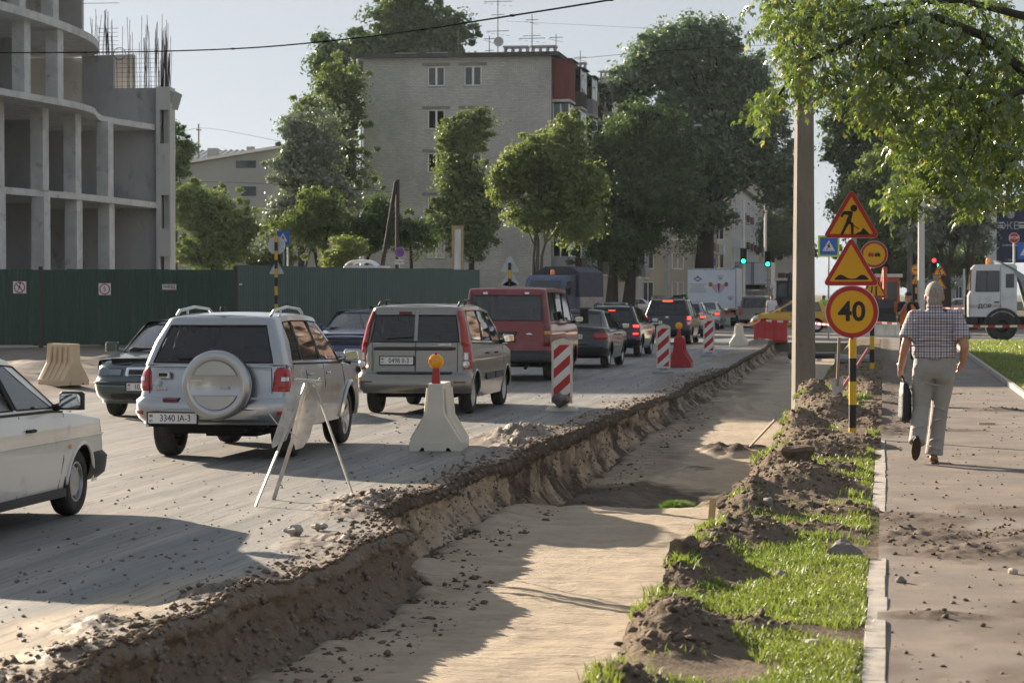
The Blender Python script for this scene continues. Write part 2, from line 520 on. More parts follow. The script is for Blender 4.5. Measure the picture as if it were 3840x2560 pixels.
# the road: everything left of the trench edge
def road_z(x, y):
    e = edge(y)
    d = e - x                                    # distance from the cut edge
    z = ROAD_Z + .006 * fbm(x * .6, y * .3, 3, 70) + .004 * fbm(x * 5, y * .5, 2, 71)
    rough = np.exp(-np.clip(d, 0, 9) / .55) * (.55 + .9 * np.clip(fbm(y * .45, y * 0 + 2, 2, 72), -.4, 1))
    z = z + np.clip(rough, 0, 1.3) * .6 * (.03 + .05 * fbm(x * 3.5, y * 3.5, 4, 73, .6) + .03 * np.abs(fbm(x * 12, y * 12, 3, 74)))
    for (cx, cy, sx, sy, h) in ((-4.72, 31.0, .35, 1.5, .17), (-4.35, 28.8, .25, .9, .10), (-4.45, 20.9, .35, 1.0, .12), (-4.0, 17.6, .35, .7, .05), (-4.0, 14.4, .22, .5, .08),
                                (-4.3, 13.0, .3, .3, .06), (-4.1, 12.0, .2, .35, .07), (-4.4, 11.0, .6, .5, .04), (-4.35, 24.5, .2, 1.3, .06), (-4.3, 36, .25, 2., .08), (-4.3, 52, .4, 4, .10),
                                (-4.4, 70, .4, 4, .10), (-4.3, 88, .6, 3, .2)):
        z = z + h * np.exp(-((x - cx) / sx) ** 2 - ((y - cy) / sy) ** 2) * (.75 + .9 * fbm(x * 6, y * 5, 4, 75, .65) + .5 * np.abs(fbm(x * 17, y * 15, 3, 69)))
    # dirt shoulder on the far side
    sh = sstep(-14.6, -16.0, x)
    z = z + sh * (.06 + .10 * fbm(x * .5, y * .35, 3, 76) + .05 * fbm(x * 2, y * 1.5, 3, 77))
    z = z + .30 * np.exp(-((x + 18.5) / 1.8) ** 2 - ((y - 52) / 5.) ** 2) * (1 + .8 * fbm(x, y, 4, 78)) + .2 * np.exp(-((x + 16.5) / 1.) ** 2 - ((y - 60) / 6.) ** 2)
    return z
def sheet(name, tx, yl, xf, zf, m, attrf):
    T, Yg = np.meshgrid(tx, yl)
    X = xf(T, Yg); Z = zf(X, Yg, T)
    return gridmesh(name, X, Yg, Z, m, {k: v for k, v in attrf(X, Yg, Z, T).items()})
tx = np.concatenate([[-70, -55, -45, -38], np.arange(-33, -15, .6), np.arange(-15, -7, .16), np.arange(-7, -2.2, .07), np.arange(-2.2, -.6, .035), np.arange(-.6, .001, .02)])
def road_attr(X, Y, Z, T):
    d = -T
    so = np.exp(-d / .7) * .9 + .35 * fbm(X * 1.1, Y * .5, 4, 80) + sstep(.012, .045, Z - ROAD_Z) * 1.3
    so = np.maximum(so, sstep(-14.4, -15.4, X) * (.75 + .4 * fbm(X * .4, Y * .3, 3, 79)))
    sa = sstep(15.5, 11.5, Y) * .55 * np.exp(-np.clip(d - .3, 0, 9) / 2.2) + .55 * np.exp(-((d - .55) / .4) ** 2) * sstep(.0, .5, fbm(Y * .5, Y * 0, 3, 81) + .2) + .15 * fbm(X, Y * .2, 3, 82)
    sa = sa * (1 - sstep(.015, .05, Z - ROAD_Z))
    return {'soil': np.clip(so, 0, 1), 'sand': np.clip(sa, 0, 1)}
o = sheet('road', tx, YL, lambda t, y: edge(y) + t, lambda x, y, t: road_z(x, y), 'asphalt_road', road_attr)
tag(o, kind='structure')

# the trench: cut wall, floor and the bank under the verge as one sheet
tw = np.concatenate([np.arange(0, 1, .04), np.arange(1, 2, .028), np.arange(2, 3.0001, .12)])
def trench_x(t, y):
    e = edge(y)
    foot = e + .20 + .10 * fbm(y * .9, y * 0, 3, 90) + .05 * fbm(y * 4, y * 0, 3, 91)
    w = np.clip(t, 0, 1)
    lip = .035 * sstep(.0, .06, w) - .05 * sstep(.16, .26, w)          # the asphalt crust stands a little proud
    rough = .07 * np.abs(fbm(y * 3.1, w * 1.1, 4, 92, .6)) + .055 * fbm(y * 9, w * 2.2, 4, 93, .6) + .04 * fbm(y * 26, w * 9, 4, 94, .65) + .05 * np.abs(fbm(y * 13, w * 4.5, 3, 89))
    rough = rough * np.minimum(w * 6, 1) * sstep(1.0, .85, w)
    wallx = e + lip * sstep(1., .8, w) + (foot - e) * (.10 * w + .90 * w ** 5) + rough
    rb = -1.36 + .07 * fbm(y * .8, y * 0, 3, 95)
    flx = foot + (rb - foot) * np.clip(t - 1, 0, 1)
    bkx = rb + (-1.249 - rb) * np.clip(t - 2, 0, 1)
    return np.where(t <= 1, wallx, np.where(t <= 2, flx, bkx))
def trench_z(x, y, t):
    top = road_z(edge(y), y); fz = floor_z(x, y)
    w = np.clip(t, 0, 1)
    wz = top + (floor_z(edge(y) + .35, y) - top) * w + .02 * fbm(y * 6, w * 4, 3, 96) * (w > .02) * (w < .98)
    rub = .09 * np.exp(-np.clip(t - 1, 0, 1) * 9) * np.clip(.5 + fbm(y * 2.2, t * 3, 4, 97), 0, 2) * sstep(.95, 1.05, t)
    vz = verge_z(np.full_like(y, -1.25), y)
    bz = fz + (vz - fz) * np.clip(t - 2, 0, 1)
    return np.where(t <= 1, wz, np.where(t <= 2, fz + rub, bz))
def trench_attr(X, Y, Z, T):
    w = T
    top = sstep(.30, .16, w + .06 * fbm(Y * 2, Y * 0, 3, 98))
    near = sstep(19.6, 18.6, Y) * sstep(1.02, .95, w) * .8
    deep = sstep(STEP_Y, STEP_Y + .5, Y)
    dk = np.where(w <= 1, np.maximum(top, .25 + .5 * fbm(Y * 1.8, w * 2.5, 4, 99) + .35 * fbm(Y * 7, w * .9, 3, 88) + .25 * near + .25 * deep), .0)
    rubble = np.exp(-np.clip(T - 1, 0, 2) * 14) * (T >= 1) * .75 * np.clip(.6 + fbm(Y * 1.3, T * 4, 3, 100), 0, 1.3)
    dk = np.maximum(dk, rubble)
    dk = np.maximum(dk, .9 * sstep(26.02, 26.2, Y) * sstep(33.5, 30.5, Y + .8 * fbm(X * 2, Y, 3, 103)) * sstep(-1.85, -2.25, X + .2 * fbm(X, Y * 2, 3, 104)) * (T > 1))  # wall's shade beyond the step, painted in as dark soil colour
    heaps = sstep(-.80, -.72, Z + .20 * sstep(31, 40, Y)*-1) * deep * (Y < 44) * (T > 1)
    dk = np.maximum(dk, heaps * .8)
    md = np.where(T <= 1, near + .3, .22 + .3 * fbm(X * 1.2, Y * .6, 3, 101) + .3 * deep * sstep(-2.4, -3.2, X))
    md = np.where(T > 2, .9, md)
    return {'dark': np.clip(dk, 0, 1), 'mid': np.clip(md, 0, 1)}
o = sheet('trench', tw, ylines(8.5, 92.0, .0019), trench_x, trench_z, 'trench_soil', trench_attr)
tag(o, kind='structure')

# the verge between trench and footway
tv = np.concatenate([np.arange(-1.25, -.9, .016), np.arange(-.9, -.029, .026), [-.03]])
def green_mask(x, y):
    h = heap(x, y)
    g = sstep(.06, .0, h) * sstep(-.1, .25, fbm(x * 1.3, y * .9, 3, 110) + .28)
    g = g * np.where(y > 29.2, sstep(.02, .3, fbm(x * 1.2, y * .45, 3, 112) - .02) * (x < -.1), 1)
    return g
def verge_attr(X, Y, Z, T): return {'green': green_mask(X, Y)}
o = sheet('verge', tv, YL, lambda t, y: t, lambda x, y, t: verge_z(x, y), 'verge_soil', verge_attr)
tag(o, kind='structure')

# the footway
def foot_z(x, y):
    p = pile(x, y)
    k = sstep(.006, .04, p)
    return .004 * fbm(x * .7, y * .5, 3, 120) + p * (1 + .5 * fbm(x * 7, y * 7, 3, 121)) + k * .018 * fbm(x * 16, y * 16, 3, 122, .65) + sstep(28.9, 29.3, y) * sstep(.25, -.1, x) * .03
tf = np.concatenate([np.arange(-.03, .8, .022), np.arange(.8, 2.3, .04), [2.3]])
o = sheet('footway', tf, YL, lambda t, y: t, lambda x, y, t: foot_z(x, y), 'footway_asphalt',
          lambda X, Y, Z, T: {'soil': np.clip(sstep(.004, .02, pile(X, Y)) * .85 + .62 * sstep(-.1, .5, fbm(X * 1.6, Y * .9, 4, 123)) * sstep(30, 14, Y) + .75 * np.exp(-((Y - 17.4) / 1.5) ** 2) * np.clip(.7 + fbm(X * 2.5, Y * 1.5, 3, 125), 0, 1) + sstep(29, 30, Y) * sstep(.5, 0., X) * .8, 0, 1)})
tag(o, kind='structure')

# the lawn right of the footway
tl = np.concatenate([np.arange(2.3, 5, .12), np.arange(5, 14, .5), [20, 40, 90]])
o = sheet('lawn', tl, ylines(8.5, 88, .012), lambda t, y: t, lambda x, y, t: .03 + .03 * fbm(x * .8, y * .5, 3, 130), 'lawn_soil', lambda X, Y, Z, T: {})
tag(o, kind='structure')

# one wide sheet under it all, out to the horizon
gx = np.concatenate([[-2500, -900, -400, -200, -120, -80, -69.9, -60, -40, -20, -4.9, -4.0, -1.3, -.5, 2.3, 12, 30, 89.9, 120, 300, 900, 2500]])
gy = np.concatenate([[-400, -60, 8.4, 20, 60, 91.8, 92, 95, 110, 130, 160, 200, 300, 500, 900, 2600]])
Gx, Gy = np.meshgrid(gx, gy)
Gz = np.full_like(Gx, -.17)
Gz[(Gx > -70) & (Gx < 90) & (Gy > 8) & (Gy < 91.9)] = -1.3
Gz = Gz + 0.0
o = gridmesh('ground', Gx, Gy, Gz, 'far_ground'); tag(o, kind='structure')
# the cross street and the road beyond the works
mat('asphalt_far', (.13, .125, .12), .6, col2=(.18, .165, .145), scale=.6, stretch=(1, .3, 1), bump=.2, bscale=40)
V = np.array([(-70, 92, -.15), (90, 92, -.15), (90, 128, -.15), (-70, 128, -.15), (-15, 128, -.15), (-1.5, 128, -.15), (-1.5, 1500, -.15), (-15, 1500, -.15)])
o = raw('cross_street', V, np.array([(0, 1, 2, 3), (4, 5, 6, 7)]), 'asphalt_far', smooth=False); tag(o, kind='structure')
# ------------------------------------------------------------------ kerb stones, stones, grass
kerb = thing('kerb', 'row of pale concrete kerb stones along the left edge of the footway', 'kerb', (0, 0, 0))
mb = MB().rbox((0, 0, 0), (.105, .985, .10), .006, 1); ks = mb.build('kerb_stone', 'kerb_concrete', kerb, 30)
yy = 9.3; i = 0
while yy < 28.8:
    if not (16.0 < yy < 18.9):
        q = ks if i == 0 else ks.copy()
        if i: COL.objects.link(q); q.parent = kerb
        q.location = (-.035 + rnd.uniform(-.006, .006), yy, -.041 + rnd.uniform(-.002, .004))
        q.rotation_euler = (rnd.uniform(-.004, .004), rnd.uniform(-.02, .02), rnd.uniform(-.006, .006)); i += 1
    yy += .995
kr = thing('footway_edging', 'thin pale concrete edging between the footway and the right lawn', 'kerb')
mb = MB().rbox((0, 0, 0), (.08, 1.96, .10), .006, 1); ks = mb.build('edging_stone', 'kerb_concrete', kr, 30)
for k in range(34):
    q = ks if k == 0 else ks.copy()
    if k: COL.objects.link(q); q.parent = kr
    q.location = (2.31, 18 + k * 2.0, .035)

def scatter(name, pts, sizes, m, seed, label=None, cat=None):
    """many loose stones as one mass of irregular little polyhedra"""
    rs = np.random.RandomState(seed)
    base = np.array([(1, 0, 0), (-1, 0, 0), (0, 1, 0), (0, -1, 0), (0, 0, 1), (0, 0, -1), (.6, .6, .5), (-.6, .5, .55), (.5, -.6, -.5), (-.55, -.6, .4)], float)
    F0 = np.array(bpy_hull(base))
    n = len(pts); k = len(base)
    V = base[None] * (1 + rs.uniform(-.5, .45, (n, k, 1))) * sizes[:, None, None] * np.array([1, 1, .72])
    an = rs.uniform(0, 6.28, n); c, s = np.cos(an)[:, None], np.sin(an)[:, None]
    X = V[:, :, 0] * c - V[:, :, 1] * s; Y = V[:, :, 0] * s + V[:, :, 1] * c
    V = np.stack([X, Y, V[:, :, 2]], -1) + pts[:, None]
    F = (F0[None] + (np.arange(n) * k)[:, None, None]).reshape(-1, 3)
    o = raw(name, V.reshape(-1, 3), F, m, None, False)
    return tag(o, label, cat, kind='stuff')

def bpy_hull(P):
    bm = bmesh.new()
    vs = [bm.verts.new(p) for p in P]
    for i, v in enumerate(vs): v.index = i
    r = bmesh.ops.convex_hull(bm, input=vs)
    bmesh.ops.triangulate(bm, faces=bm.faces[:])
    bm.verts.index_update()
    pos = {tuple(round(x, 5) for x in p): i for i, p in enumerate(P)}
    F = [[pos[tuple(round(x, 5) for x in v.co)] for v in f.verts] for f in bm.faces]
    bm.free(); return F

rs = np.random.RandomState(5)
def cloud(n, fx, fy, fz, smin, smax, pw=3.):
    y = fy(rs.rand(n)); x = fx(rs.rand(n), y); z = fz(x, y)
    s = smin + (smax - smin) * rs.rand(n) ** pw
    return np.stack([x, y, z + s * .25], -1), s
lg = lambda a, b: (lambda u: a * (b / a) ** u)
P, S = cloud(9000, lambda u, y: edge(y) - .02 - (u ** 3.4) * 4.5, lg(9, 60), lambda x, y: road_z(x, y), .0025, .02, 6)
scatter('road_gravel', P, S, 'stone', 1, 'loose grey gravel and crumbs scattered on the dusty road', 'gravel')
P, S = cloud(9000, lambda u, y: edge(y) + .02 - (u ** 3.) * .42, lg(9, 60), lambda x, y: road_z(np.minimum(x, edge(y) - .01), y) - .004, .004, .034, 5)
scatter('edge_rubble', P, S, 'clod', 2, 'dark crumbled asphalt and earth along the trench edge', 'rubble')
P, S = cloud(4200, lambda u, y: edge(y) + .22 + (u ** 2.4) * .6, lg(9, 50), lambda x, y: floor_z(x, y) + .004, .004, .035, 5)
scatter('trench_rubble', P, S, 'clod', 3, 'dark earth crumbs lying along the foot of the trench wall', 'rubble')
yw_ = lg(9, 60)(rs.rand(9000)); tw_ = .04 + .94 * rs.rand(9000); xw_ = trench_x(tw_, yw_)
P = np.stack([xw_, yw_, trench_z(xw_, yw_, tw_)], -1); S = .004 + .03 * rs.rand(9000) ** 5
scatter('wall_stones', P, S, 'stone', 9, 'stones and crumbs sticking out of the cut trench wall', 'gravel')
P, S = cloud(30000, lambda u, y: -1.25 + u * 1.22, lg(9, 60), lambda x, y: verge_z(x, y) - .003, .003, .034, 6)
k = rs.rand(len(P)) < sstep(.01, .07, heap(P[:, 0], P[:, 1]))
scatter('earth_clods', P[k], S[k], 'clod', 4, 'brown clods of earth covering the spoil heaps on the verge', 'earth')
P, S = cloud(16000, lambda u, y: .02 + u * 2.2, lg(9, 45), lambda x, y: foot_z(x, y), .002, .02, 5)
k = rs.rand(len(P)) < .12 + .88 * np.maximum(sstep(.004, .03, pile(P[:, 0], P[:, 1])), .5 * np.exp(-((P[:, 1] - 17.4) / 1.5) ** 2))
scatter('footway_crumbs', P[k], S[k], 'clod', 5, 'dark crumbs of soil and pebbles strewn over the footway', 'gravel')

def rock(name, label, c, r, m, seed, noise=.28):
    mb = MB(); mb.ball((0, 0, 0), r, 16, 10, noise, seed)
    o = mb.build(name, m, None, 22); o.location = c
    o.rotation_euler = (0, 0, seed * 1.3)
    return tag(o, label, 'stone')
def on_verge(px, py, dz=0.):
    p = at(px, py, .05); return (p.x, p.y, float(verge_z(np.array([p.x]), np.array([p.y]))[0]) + dz)
def on_foot(px, py, dz=0.):
    p = at(px, py, .0); return (p.x, p.y, float(foot_z(np.array([p.x]), np.array([p.y]))[0]) + dz)
rock('boulder', 'rough grey stone lying in the grass beside the kerb gap', on_verge(3170, 2060, .03), (.115, .09, .07), 'stone', 3)
rock('pebble', 'pale rounded stone in the grass below the nearest spoil heap', on_verge(3050, 2392, .012), (.045, .035, .022), 'pale_stone', 5, .12)
rock('cobble', 'dark stone half sunk in the middle of the grass patch', on_verge(2935, 2146, .015), (.05, .045, .04), 'stone', 9)
rock('cobble', 'rounded brown stone on the soil strip left of the kerb', on_verge(2874, 1917, .02), (.06, .05, .045), 'stone', 12)
rock('cobble', 'big dark clod standing on the trench rim by the verge', on_verge(2570, 2122, .04), (.075, .09, .06), 'clod', 21, .45)
rock('cobble', 'arched dark sod lying on top of the middle spoil heap', on_verge(2985, 1765, .06), (.12, .16, .075), 'clod', 23, .4)
rock('cobble', 'small dark stone on the footway just right of the kerb joint', on_foot(3382, 2184, .015), (.03, .03, .025), 'stone', 31)
rock('cobble', 'pale pebble on the footway at the right picture edge', on_foot(3800, 2152, .012), (.035, .03, .025), 'pale_stone', 33, .15)
p = at(1100, 2015); rock('concrete_lump', 'pale angular lump of concrete on the rubble at the road edge', (p.x, p.y, road_z(p.x, p.y) + .04), (.07, .05, .045), 'kerb_concrete', 41, .5)
p = at(1195, 1992); rock('concrete_lump', 'pale crusted lump near the trench corner beside the concrete piece', (p.x, p.y, road_z(p.x, p.y) + .03), (.06, .045, .03), 'kerb_concrete', 43, .5)

# a wooden stake, planks and sticks
mat('wood_pale', (.52, .38, .20), .8, col2=(.40, .28, .14), scale=20, stretch=(1, 1, .2), bump=.2)
mat('wood_grey', (.33, .26, .19), .85, col2=(.22, .17, .12), scale=14, stretch=(1, 1, .15), bump=.2)
p = on_verge(2672, 1935); mb = MB(); mb.box((0, 0, .09), (.05, .02, .24), (0, .08, 0)); o = mb.build('stake', 'wood_pale'); o.location = (-1.27, p[1], -.02)
tag(o, 'short pale wooden stake at the trench rim beside the grass', 'stake')
mb = MB(); mb.box((0, 0, .012), (.22, .045, .02), (0, 0, .1)); o = mb.build('plank_offcut', 'wood_pale'); o.location = on_foot(3700, 1592, .005); tag(o, 'small pale wood offcut lying on the footway', 'wood')
mb = MB(); mb.tube([(-.05, 0, .02), (.05, 0, .025)], .008, 6); o = mb.build('stick', 'wood_pale'); o.location = on_verge(3103, 2166); o.scale = (1.2, 1, 1); tag(o, 'short pale stick lying in the grass', 'stick')

# ---- grass: blades grown from the verge and the lawn
leaf_mat('grass_blade', (.075, .125, .02), (.23, .23, .06), 1.1, (.30, .42, .04), .35, .5, .06)
leaf_mat('grass_dark', (.05, .10, .02), (.10, .17, .03), 1.1, (.20, .32, .04), .3, .5, .06)
def grass(name, x, y, z, hgt, wid, m, label, cat='grass', seed=1):
    r = np.random.RandomState(seed); n = len(x)
    an = r.uniform(0, 6.28, n); ln = r.uniform(.2, .9, n) * hgt
    dx, dy = np.cos(an), np.sin(an)
    la = r.uniform(0, 6.28, n); lx, ly = np.cos(la) * ln, np.sin(la) * ln
    b = np.stack([x, y, z - .006], -1)
    w = np.stack([dx * wid, dy * wid, np.zeros(n)], -1)
    mid = b + np.stack([lx * .35, ly * .35, hgt * .6], -1); tip = b + np.stack([lx, ly, hgt * r.uniform(.75, 1.05, n)], -1)
    V = np.stack([b - w, b + w, mid + w * .7, mid - w * .7, tip], 1)
    o_ = (np.arange(n) * 5)[:, None]
    F = np.concatenate([o_ + [0, 1, 2], o_ + [0, 2, 3], o_ + [3, 2, 4]])
    t = np.repeat(np.clip(r.rand(n) * .6 + .4 * vnoise(x * 1.5, y * 1.5, 3), 0, 1), 5)
    o = raw(name, V.reshape(-1, 3), F, m, None, True, {'tint': t})
    return tag(o, label, cat, kind='stuff')
n = 260000
y = 9 * (60 / 9.) ** rs.rand(n); x = -1.22 + rs.rand(n) * 1.12
k = rs.rand(n) < green_mask(x, y) * np.clip(.55 + 1.1 * fbm(x * 2.5, y * 2.5, 4, 200), .06, 1)
x, y = x[k], y[k]
hh = (.022 + .034 * np.clip(vnoise(x * 2.2, y * 2.2, 9) + .2 * rs.randn(len(x)), 0, 1.2)) * (1 + .25 * sstep(14, 9, y))
grass('verge_grass', x, y, verge_z(x, y), hh, .0028 + .0001 * y, 'grass_blade', 'green patchy grass growing on the verge between trench and footway')
n = 70000
y = 20 * (88 / 20.) ** rs.rand(n); x = 2.38 + rs.rand(n) ** 1.2 * 9
k = (x < .13 * y + 1.2) & (rs.rand(n) < np.clip(.75 + .8 * fbm(x * .8, y * .5, 3, 210), .1, 1)); x, y = x[k], y[k]
grass('lawn_grass', x, y, .03 + .03 * fbm(x * .8, y * .5, 3, 130), .05 + .03 * rs.rand(len(x)), .003 + .00018 * y, 'grass_blade', 'short green grass on the lawn right of the footway', seed=2)
# weeds hanging over the trench rim, single tufts on the soil
n = 5000
c = rs.rand(60, 2); cy = 9.5 * (45 / 9.5) ** c[:, 0]; cx = np.where(c[:, 1] < .6, -1.25 + .08 * rs.rand(60), -1.3 + 1.2 * c[:, 1])
i = rs.randint(0, 60, n); x = np.clip(cx[i] + .05 * rs.randn(n), -1.28, -.06); y = cy[i] + .09 * rs.randn(n)
grass('weeds', x, y, verge_z(np.maximum(x, -1.25), y), .03 + .06 * rs.rand(n), .0032 + .0001 * y, 'grass_blade', 'straggly weeds along the trench rim and on the soil heaps', 'weeds', 3)
p = at(2530, 1880, -.62); n = 3500
a = rs.rand(n) * 6.28; rr = np.sqrt(rs.rand(n)); x = p.x + np.cos(a) * rr * .17; y = p.y + .3 + np.sin(a) * rr * .25
mb = MB(); mb.ball((0, 0, 0), (.17, .22, .07), 14, 8, .2, 3); o = mb.build('sod', 'clod', None, 60); o.location = (p.x, p.y + .3, -.80)
tag(o, 'cut sod with grass on top lying at the trench step', 'sod')
g_ = grass('sod_grass', x, y, -.80 + .07 * np.sqrt(np.clip(1 - rr ** 2, 0, 1)), .08 + .05 * rs.rand(n), .006, 'grass_dark', 'dark green grass on the cut sod at the trench step', seed=4)
# ------------------------------------------------------------------ buildings, fences
def brick_mat(name, c1, c2, mortar, scale=1., rough=.9):
    m = bpy.data.materials.new(name); m.use_nodes = True
    N = m.node_tree.nodes; L = m.node_tree.links; b = N['Principled BSDF']
    g = N.new('ShaderNodeNewGeometry'); sp = N.new('ShaderNodeSeparateXYZ'); L.new(g.outputs['Position'], sp.inputs[0])
    ad = N.new('ShaderNodeMath'); L.new(sp.outputs[0], ad.inputs[0]); L.new(sp.outputs[1], ad.inputs[1])
    cb = N.new('ShaderNodeCombineXYZ'); L.new(ad.outputs[0], cb.inputs[0]); L.new(sp.outputs[2], cb.inputs[1])
    t = N.new('ShaderNodeTexBrick'); L.new(cb.outputs[0], t.inputs['Vector'])
    t.inputs['Color1'].default_value = (*c1, 1); t.inputs['Color2'].default_value = (*c2, 1); t.inputs['Mortar'].default_value = (*mortar, 1)
    t.inputs['Scale'].default_value = 1; t.inputs['Brick Width'].default_value = .26 * scale; t.inputs['Row Height'].default_value = .10 * scale
    t.inputs['Mortar Size'].default_value = .014 * scale
    n = N.new('ShaderNodeTexNoise'); n.inputs['Scale'].default_value = .5; n.inputs['Detail'].default_value = 6; L.new(g.outputs['Position'], n.inputs['Vector'])
    mx = N.new('ShaderNodeMix'); mx.data_type = 'RGBA'; mx.blend_type = 'MULTIPLY'; mx.inputs[0].default_value = .45
    L.new(t.outputs['Color'], mx.inputs[6]); L.new(n.outputs['Color'], mx.inputs[7]); 
    rm = N.new('ShaderNodeMapRange'); rm.inputs[1].default_value = .2; rm.inputs[2].default_value = .8; rm.inputs[3].default_value = .72; rm.inputs[4].default_value = 1.15
    L.new(n.outputs['Fac'], rm.inputs[0]); L.new(rm.outputs[0], mx.inputs[7]); mx.inputs[0].default_value = 1.
    L.new(mx.outputs[2], b.inputs['Base Color']); b.inputs['Roughness'].default_value = rough; b.inputs['Specular IOR Level'].default_value = .2
    bp = N.new('ShaderNodeBump'); bp.inputs['Strength'].default_value = .5; bp.inputs['Distance'].default_value = .02; bp.invert = True
    L.new(t.outputs['Fac'], bp.inputs['Height']); L.new(bp.outputs[0], b.inputs['Normal'])
    MATS[name] = m
brick_mat('silicate_brick', (.60, .585, .555), (.50, .485, .46), (.36, .35, .335))
brick_mat('brown_brick', (.30, .17, .11), (.24, .13, .09), (.25, .22, .19))
mat('concrete', (.48, .48, .475), .9, col2=(.35, .35, .348), scale=.45, stretch=(1, 1, .5), bump=.3, bscale=5, dirt=((.19, .185, .18), 1.6, .56, .74))
mat('concrete_pale', (.66, .65, .63), .9, col2=(.54, .53, .51), scale=.4, stretch=(1.5, 1.5, .3), bump=.2, bscale=6, dirt=((.30, .29, .28), 1.4, .58, .78))
mat('concrete_edge', (.66, .655, .64), .9, col2=(.52, .515, .50), scale=1.2, bump=.3, dirt=((.27, .26, .25), 2., .56, .74))
mat('red_plinth', (.23, .075, .055), .85, col2=(.17, .06, .05), scale=.8)
mat('roof_dark', (.06, .06, .065), .8, col2=(.1, .1, .1), scale=1)
mat('window_white', (.78, .78, .77), .5)
mat('lintel', (.27, .26, .245), .9, col2=(.21, .2, .19), scale=2)
mat('curtain', (.78, .77, .76), .9, col2=(.45, .43, .42), scale=3, stretch=(6, 6, .3))
mat('curtain_warm', (.75, .55, .30), .9, col2=(.6, .5, .42), scale=2)
mat('room_dark', (.05, .05, .055), .9)
mat('balcony_red', (.17, .038, .03), .7, col2=(.13, .03, .026), scale=1.5, stretch=(3, 3, .3))
mat('balcony_dark', (.07, .055, .045), .8)
mat('balcony_pale', (.55, .58, .62), .6)
mat('metal_grey', (.42, .43, .44), .45, .6, col2=(.33, .33, .33), scale=4)
mat('metal_dark', (.05, .05, .055), .55, .4)
mat('rebar', (.055, .045, .04), .8, col2=(.10, .06, .04), scale=6)
mat('galv', (.60, .62, .63), .35, .7)
mat('black', (.015, .015, .016), .5)
mat('white_paint', (.80, .80, .78), .5)
mat('wall_beige', (.46, .41, .33), .9, col2=(.37, .33, .27), scale=.3)
mat('wall_grey', (.34, .35, .365), .9, col2=(.29, .30, .31), scale=.3)
mat('wall_pale', (.60, .58, .54), .9, col2=(.5, .48, .45), scale=.3)
glass_mat('house_glass', (.30, .33, .36), 1.3)
mat('pane_dark', (.045, .055, .07), .06, spec=.8)
mat('sheet_green', (.024, .068, .045), .5, col2=(.018, .054, .036), scale=1.2, stretch=(1, 1, .25), spec=.5, dirt=((.06, .085, .072), 1.4, .56, .78))
mat('sheet_green_lit', (.085, .135, .112), .5, col2=(.065, .105, .088), scale=1., stretch=(1, 1, .2), spec=.5, dirt=((.11, .15, .14), 1.2, .55, .75))  # same sheeting, paled to paint in grazing light on the oblique section
mat('sheet_white', (.66, .68, .67), .5)
mat('post_brown', (.055, .035, .03), .6)

def window(parent, c, w, h, face='y', warm=0, mull=1, sill=True, depth=.12):
    """a window set in a wall: frame > panes, curtain; face y = looks towards -Y, x = looks towards +X"""
    t = .085
    fr = MB(); 
    for q in (-1, 1):
        fr.box((q * (w / 2 - t / 2), 0, 0), (t, .07, h)); fr.box((0, 0, q * (h / 2 - t / 2)), (w - 2 * t, .07, t))
    for k in range(mull):
        fr.box(((k + 1) / (mull + 1) * w - w / 2, 0, 0), (t * 1.5, .068, h - 2 * t))
    o = fr.build('window', 'window_white', parent, 0)
    rot = (0, 0, 0) if face == 'y' else (0, 0, math.pi / 2)
    o.location = c; o.rotation_euler = rot
    pw = w / (mull + 1)
    for k in range(mull + 1):
        MB().box(((k + .5) * pw - w / 2, .012, 0), (pw - .07, .01, h - .1)).build('pane', 'house_glass', o, 0)
    MB().box((0, .16, 0), (w - .02, .02, h - .02)).build('room', 'room_dark', o, 0)
    if warm >= 0:
        side = -1 if warm % 2 else 1
        cu = MB(); cu.grid(lambda u, v: (side * w * .25 + (u - .5) * w * .46, .05 + .015 * math.sin(u * 28), (v - .5) * h * (.92 if warm < 2 else .8)), 24, 1)
        cu.build('curtain', 'curtain_warm' if warm == 2 else 'curtain', o, 180)
    if sill: MB().box((0, -.05, -h / 2 - .03), (w + .1, .14, .04)).build('sill', 'window_white', o, 0)
    return o

def wall_with_holes(mb, x0, x1, z0, z1, holes, plane, thick, axis='y'):
    """a wall slab in strips round rectangular holes (x0,x1,z0,z1)"""
    xs = sorted({x0, x1, *[h[0] for h in holes], *[h[1] for h in holes]})
    zs = sorted({z0, z1, *[h[2] for h in holes], *[h[3] for h in holes]})
    V = []; idx = {}
    def vid(x, z, d):
        k = (x, z, d)
        if k not in idx:
            idx[k] = len(V); V.append((x, plane + d, z) if axis == 'y' else (plane - d, x, z))
        return idx[k]
    inside = lambda xa, xb, za, zb: any(h[0] <= xa + 1e-6 and h[1] >= xb - 1e-6 and h[2] <= za + 1e-6 and h[3] >= zb - 1e-6 for h in holes)
    F = []; solid = {}
    for i in range(len(xs) - 1):
        for j in range(len(zs) - 1):
            solid[i, j] = not inside(xs[i], xs[i + 1], zs[j], zs[j + 1])
    for (i, j), s in solid.items():
        if not s: continue
        xa, xb, za, zb = xs[i], xs[i + 1], zs[j], zs[j + 1]
        F.append([vid(xa, za, 0), vid(xb, za, 0), vid(xb, zb, 0), vid(xa, zb, 0)])
        F.append([vid(xa, za, thick), vid(xa, zb, thick), vid(xb, zb, thick), vid(xb, za, thick)])
        for di, dj, p, q in ((-1, 0, (xa, za), (xa, zb)), (1, 0, (xb, za), (xb, zb)), (0, -1, (xa, za), (xb, za)), (0, 1, (xa, zb), (xb, zb))):
            if not solid.get((i + di, j + dj), False):
                F.append([vid(*p, 0), vid(*q, 0), vid(*q, thick), vid(*p, thick)])
    return mb.add(V, F)

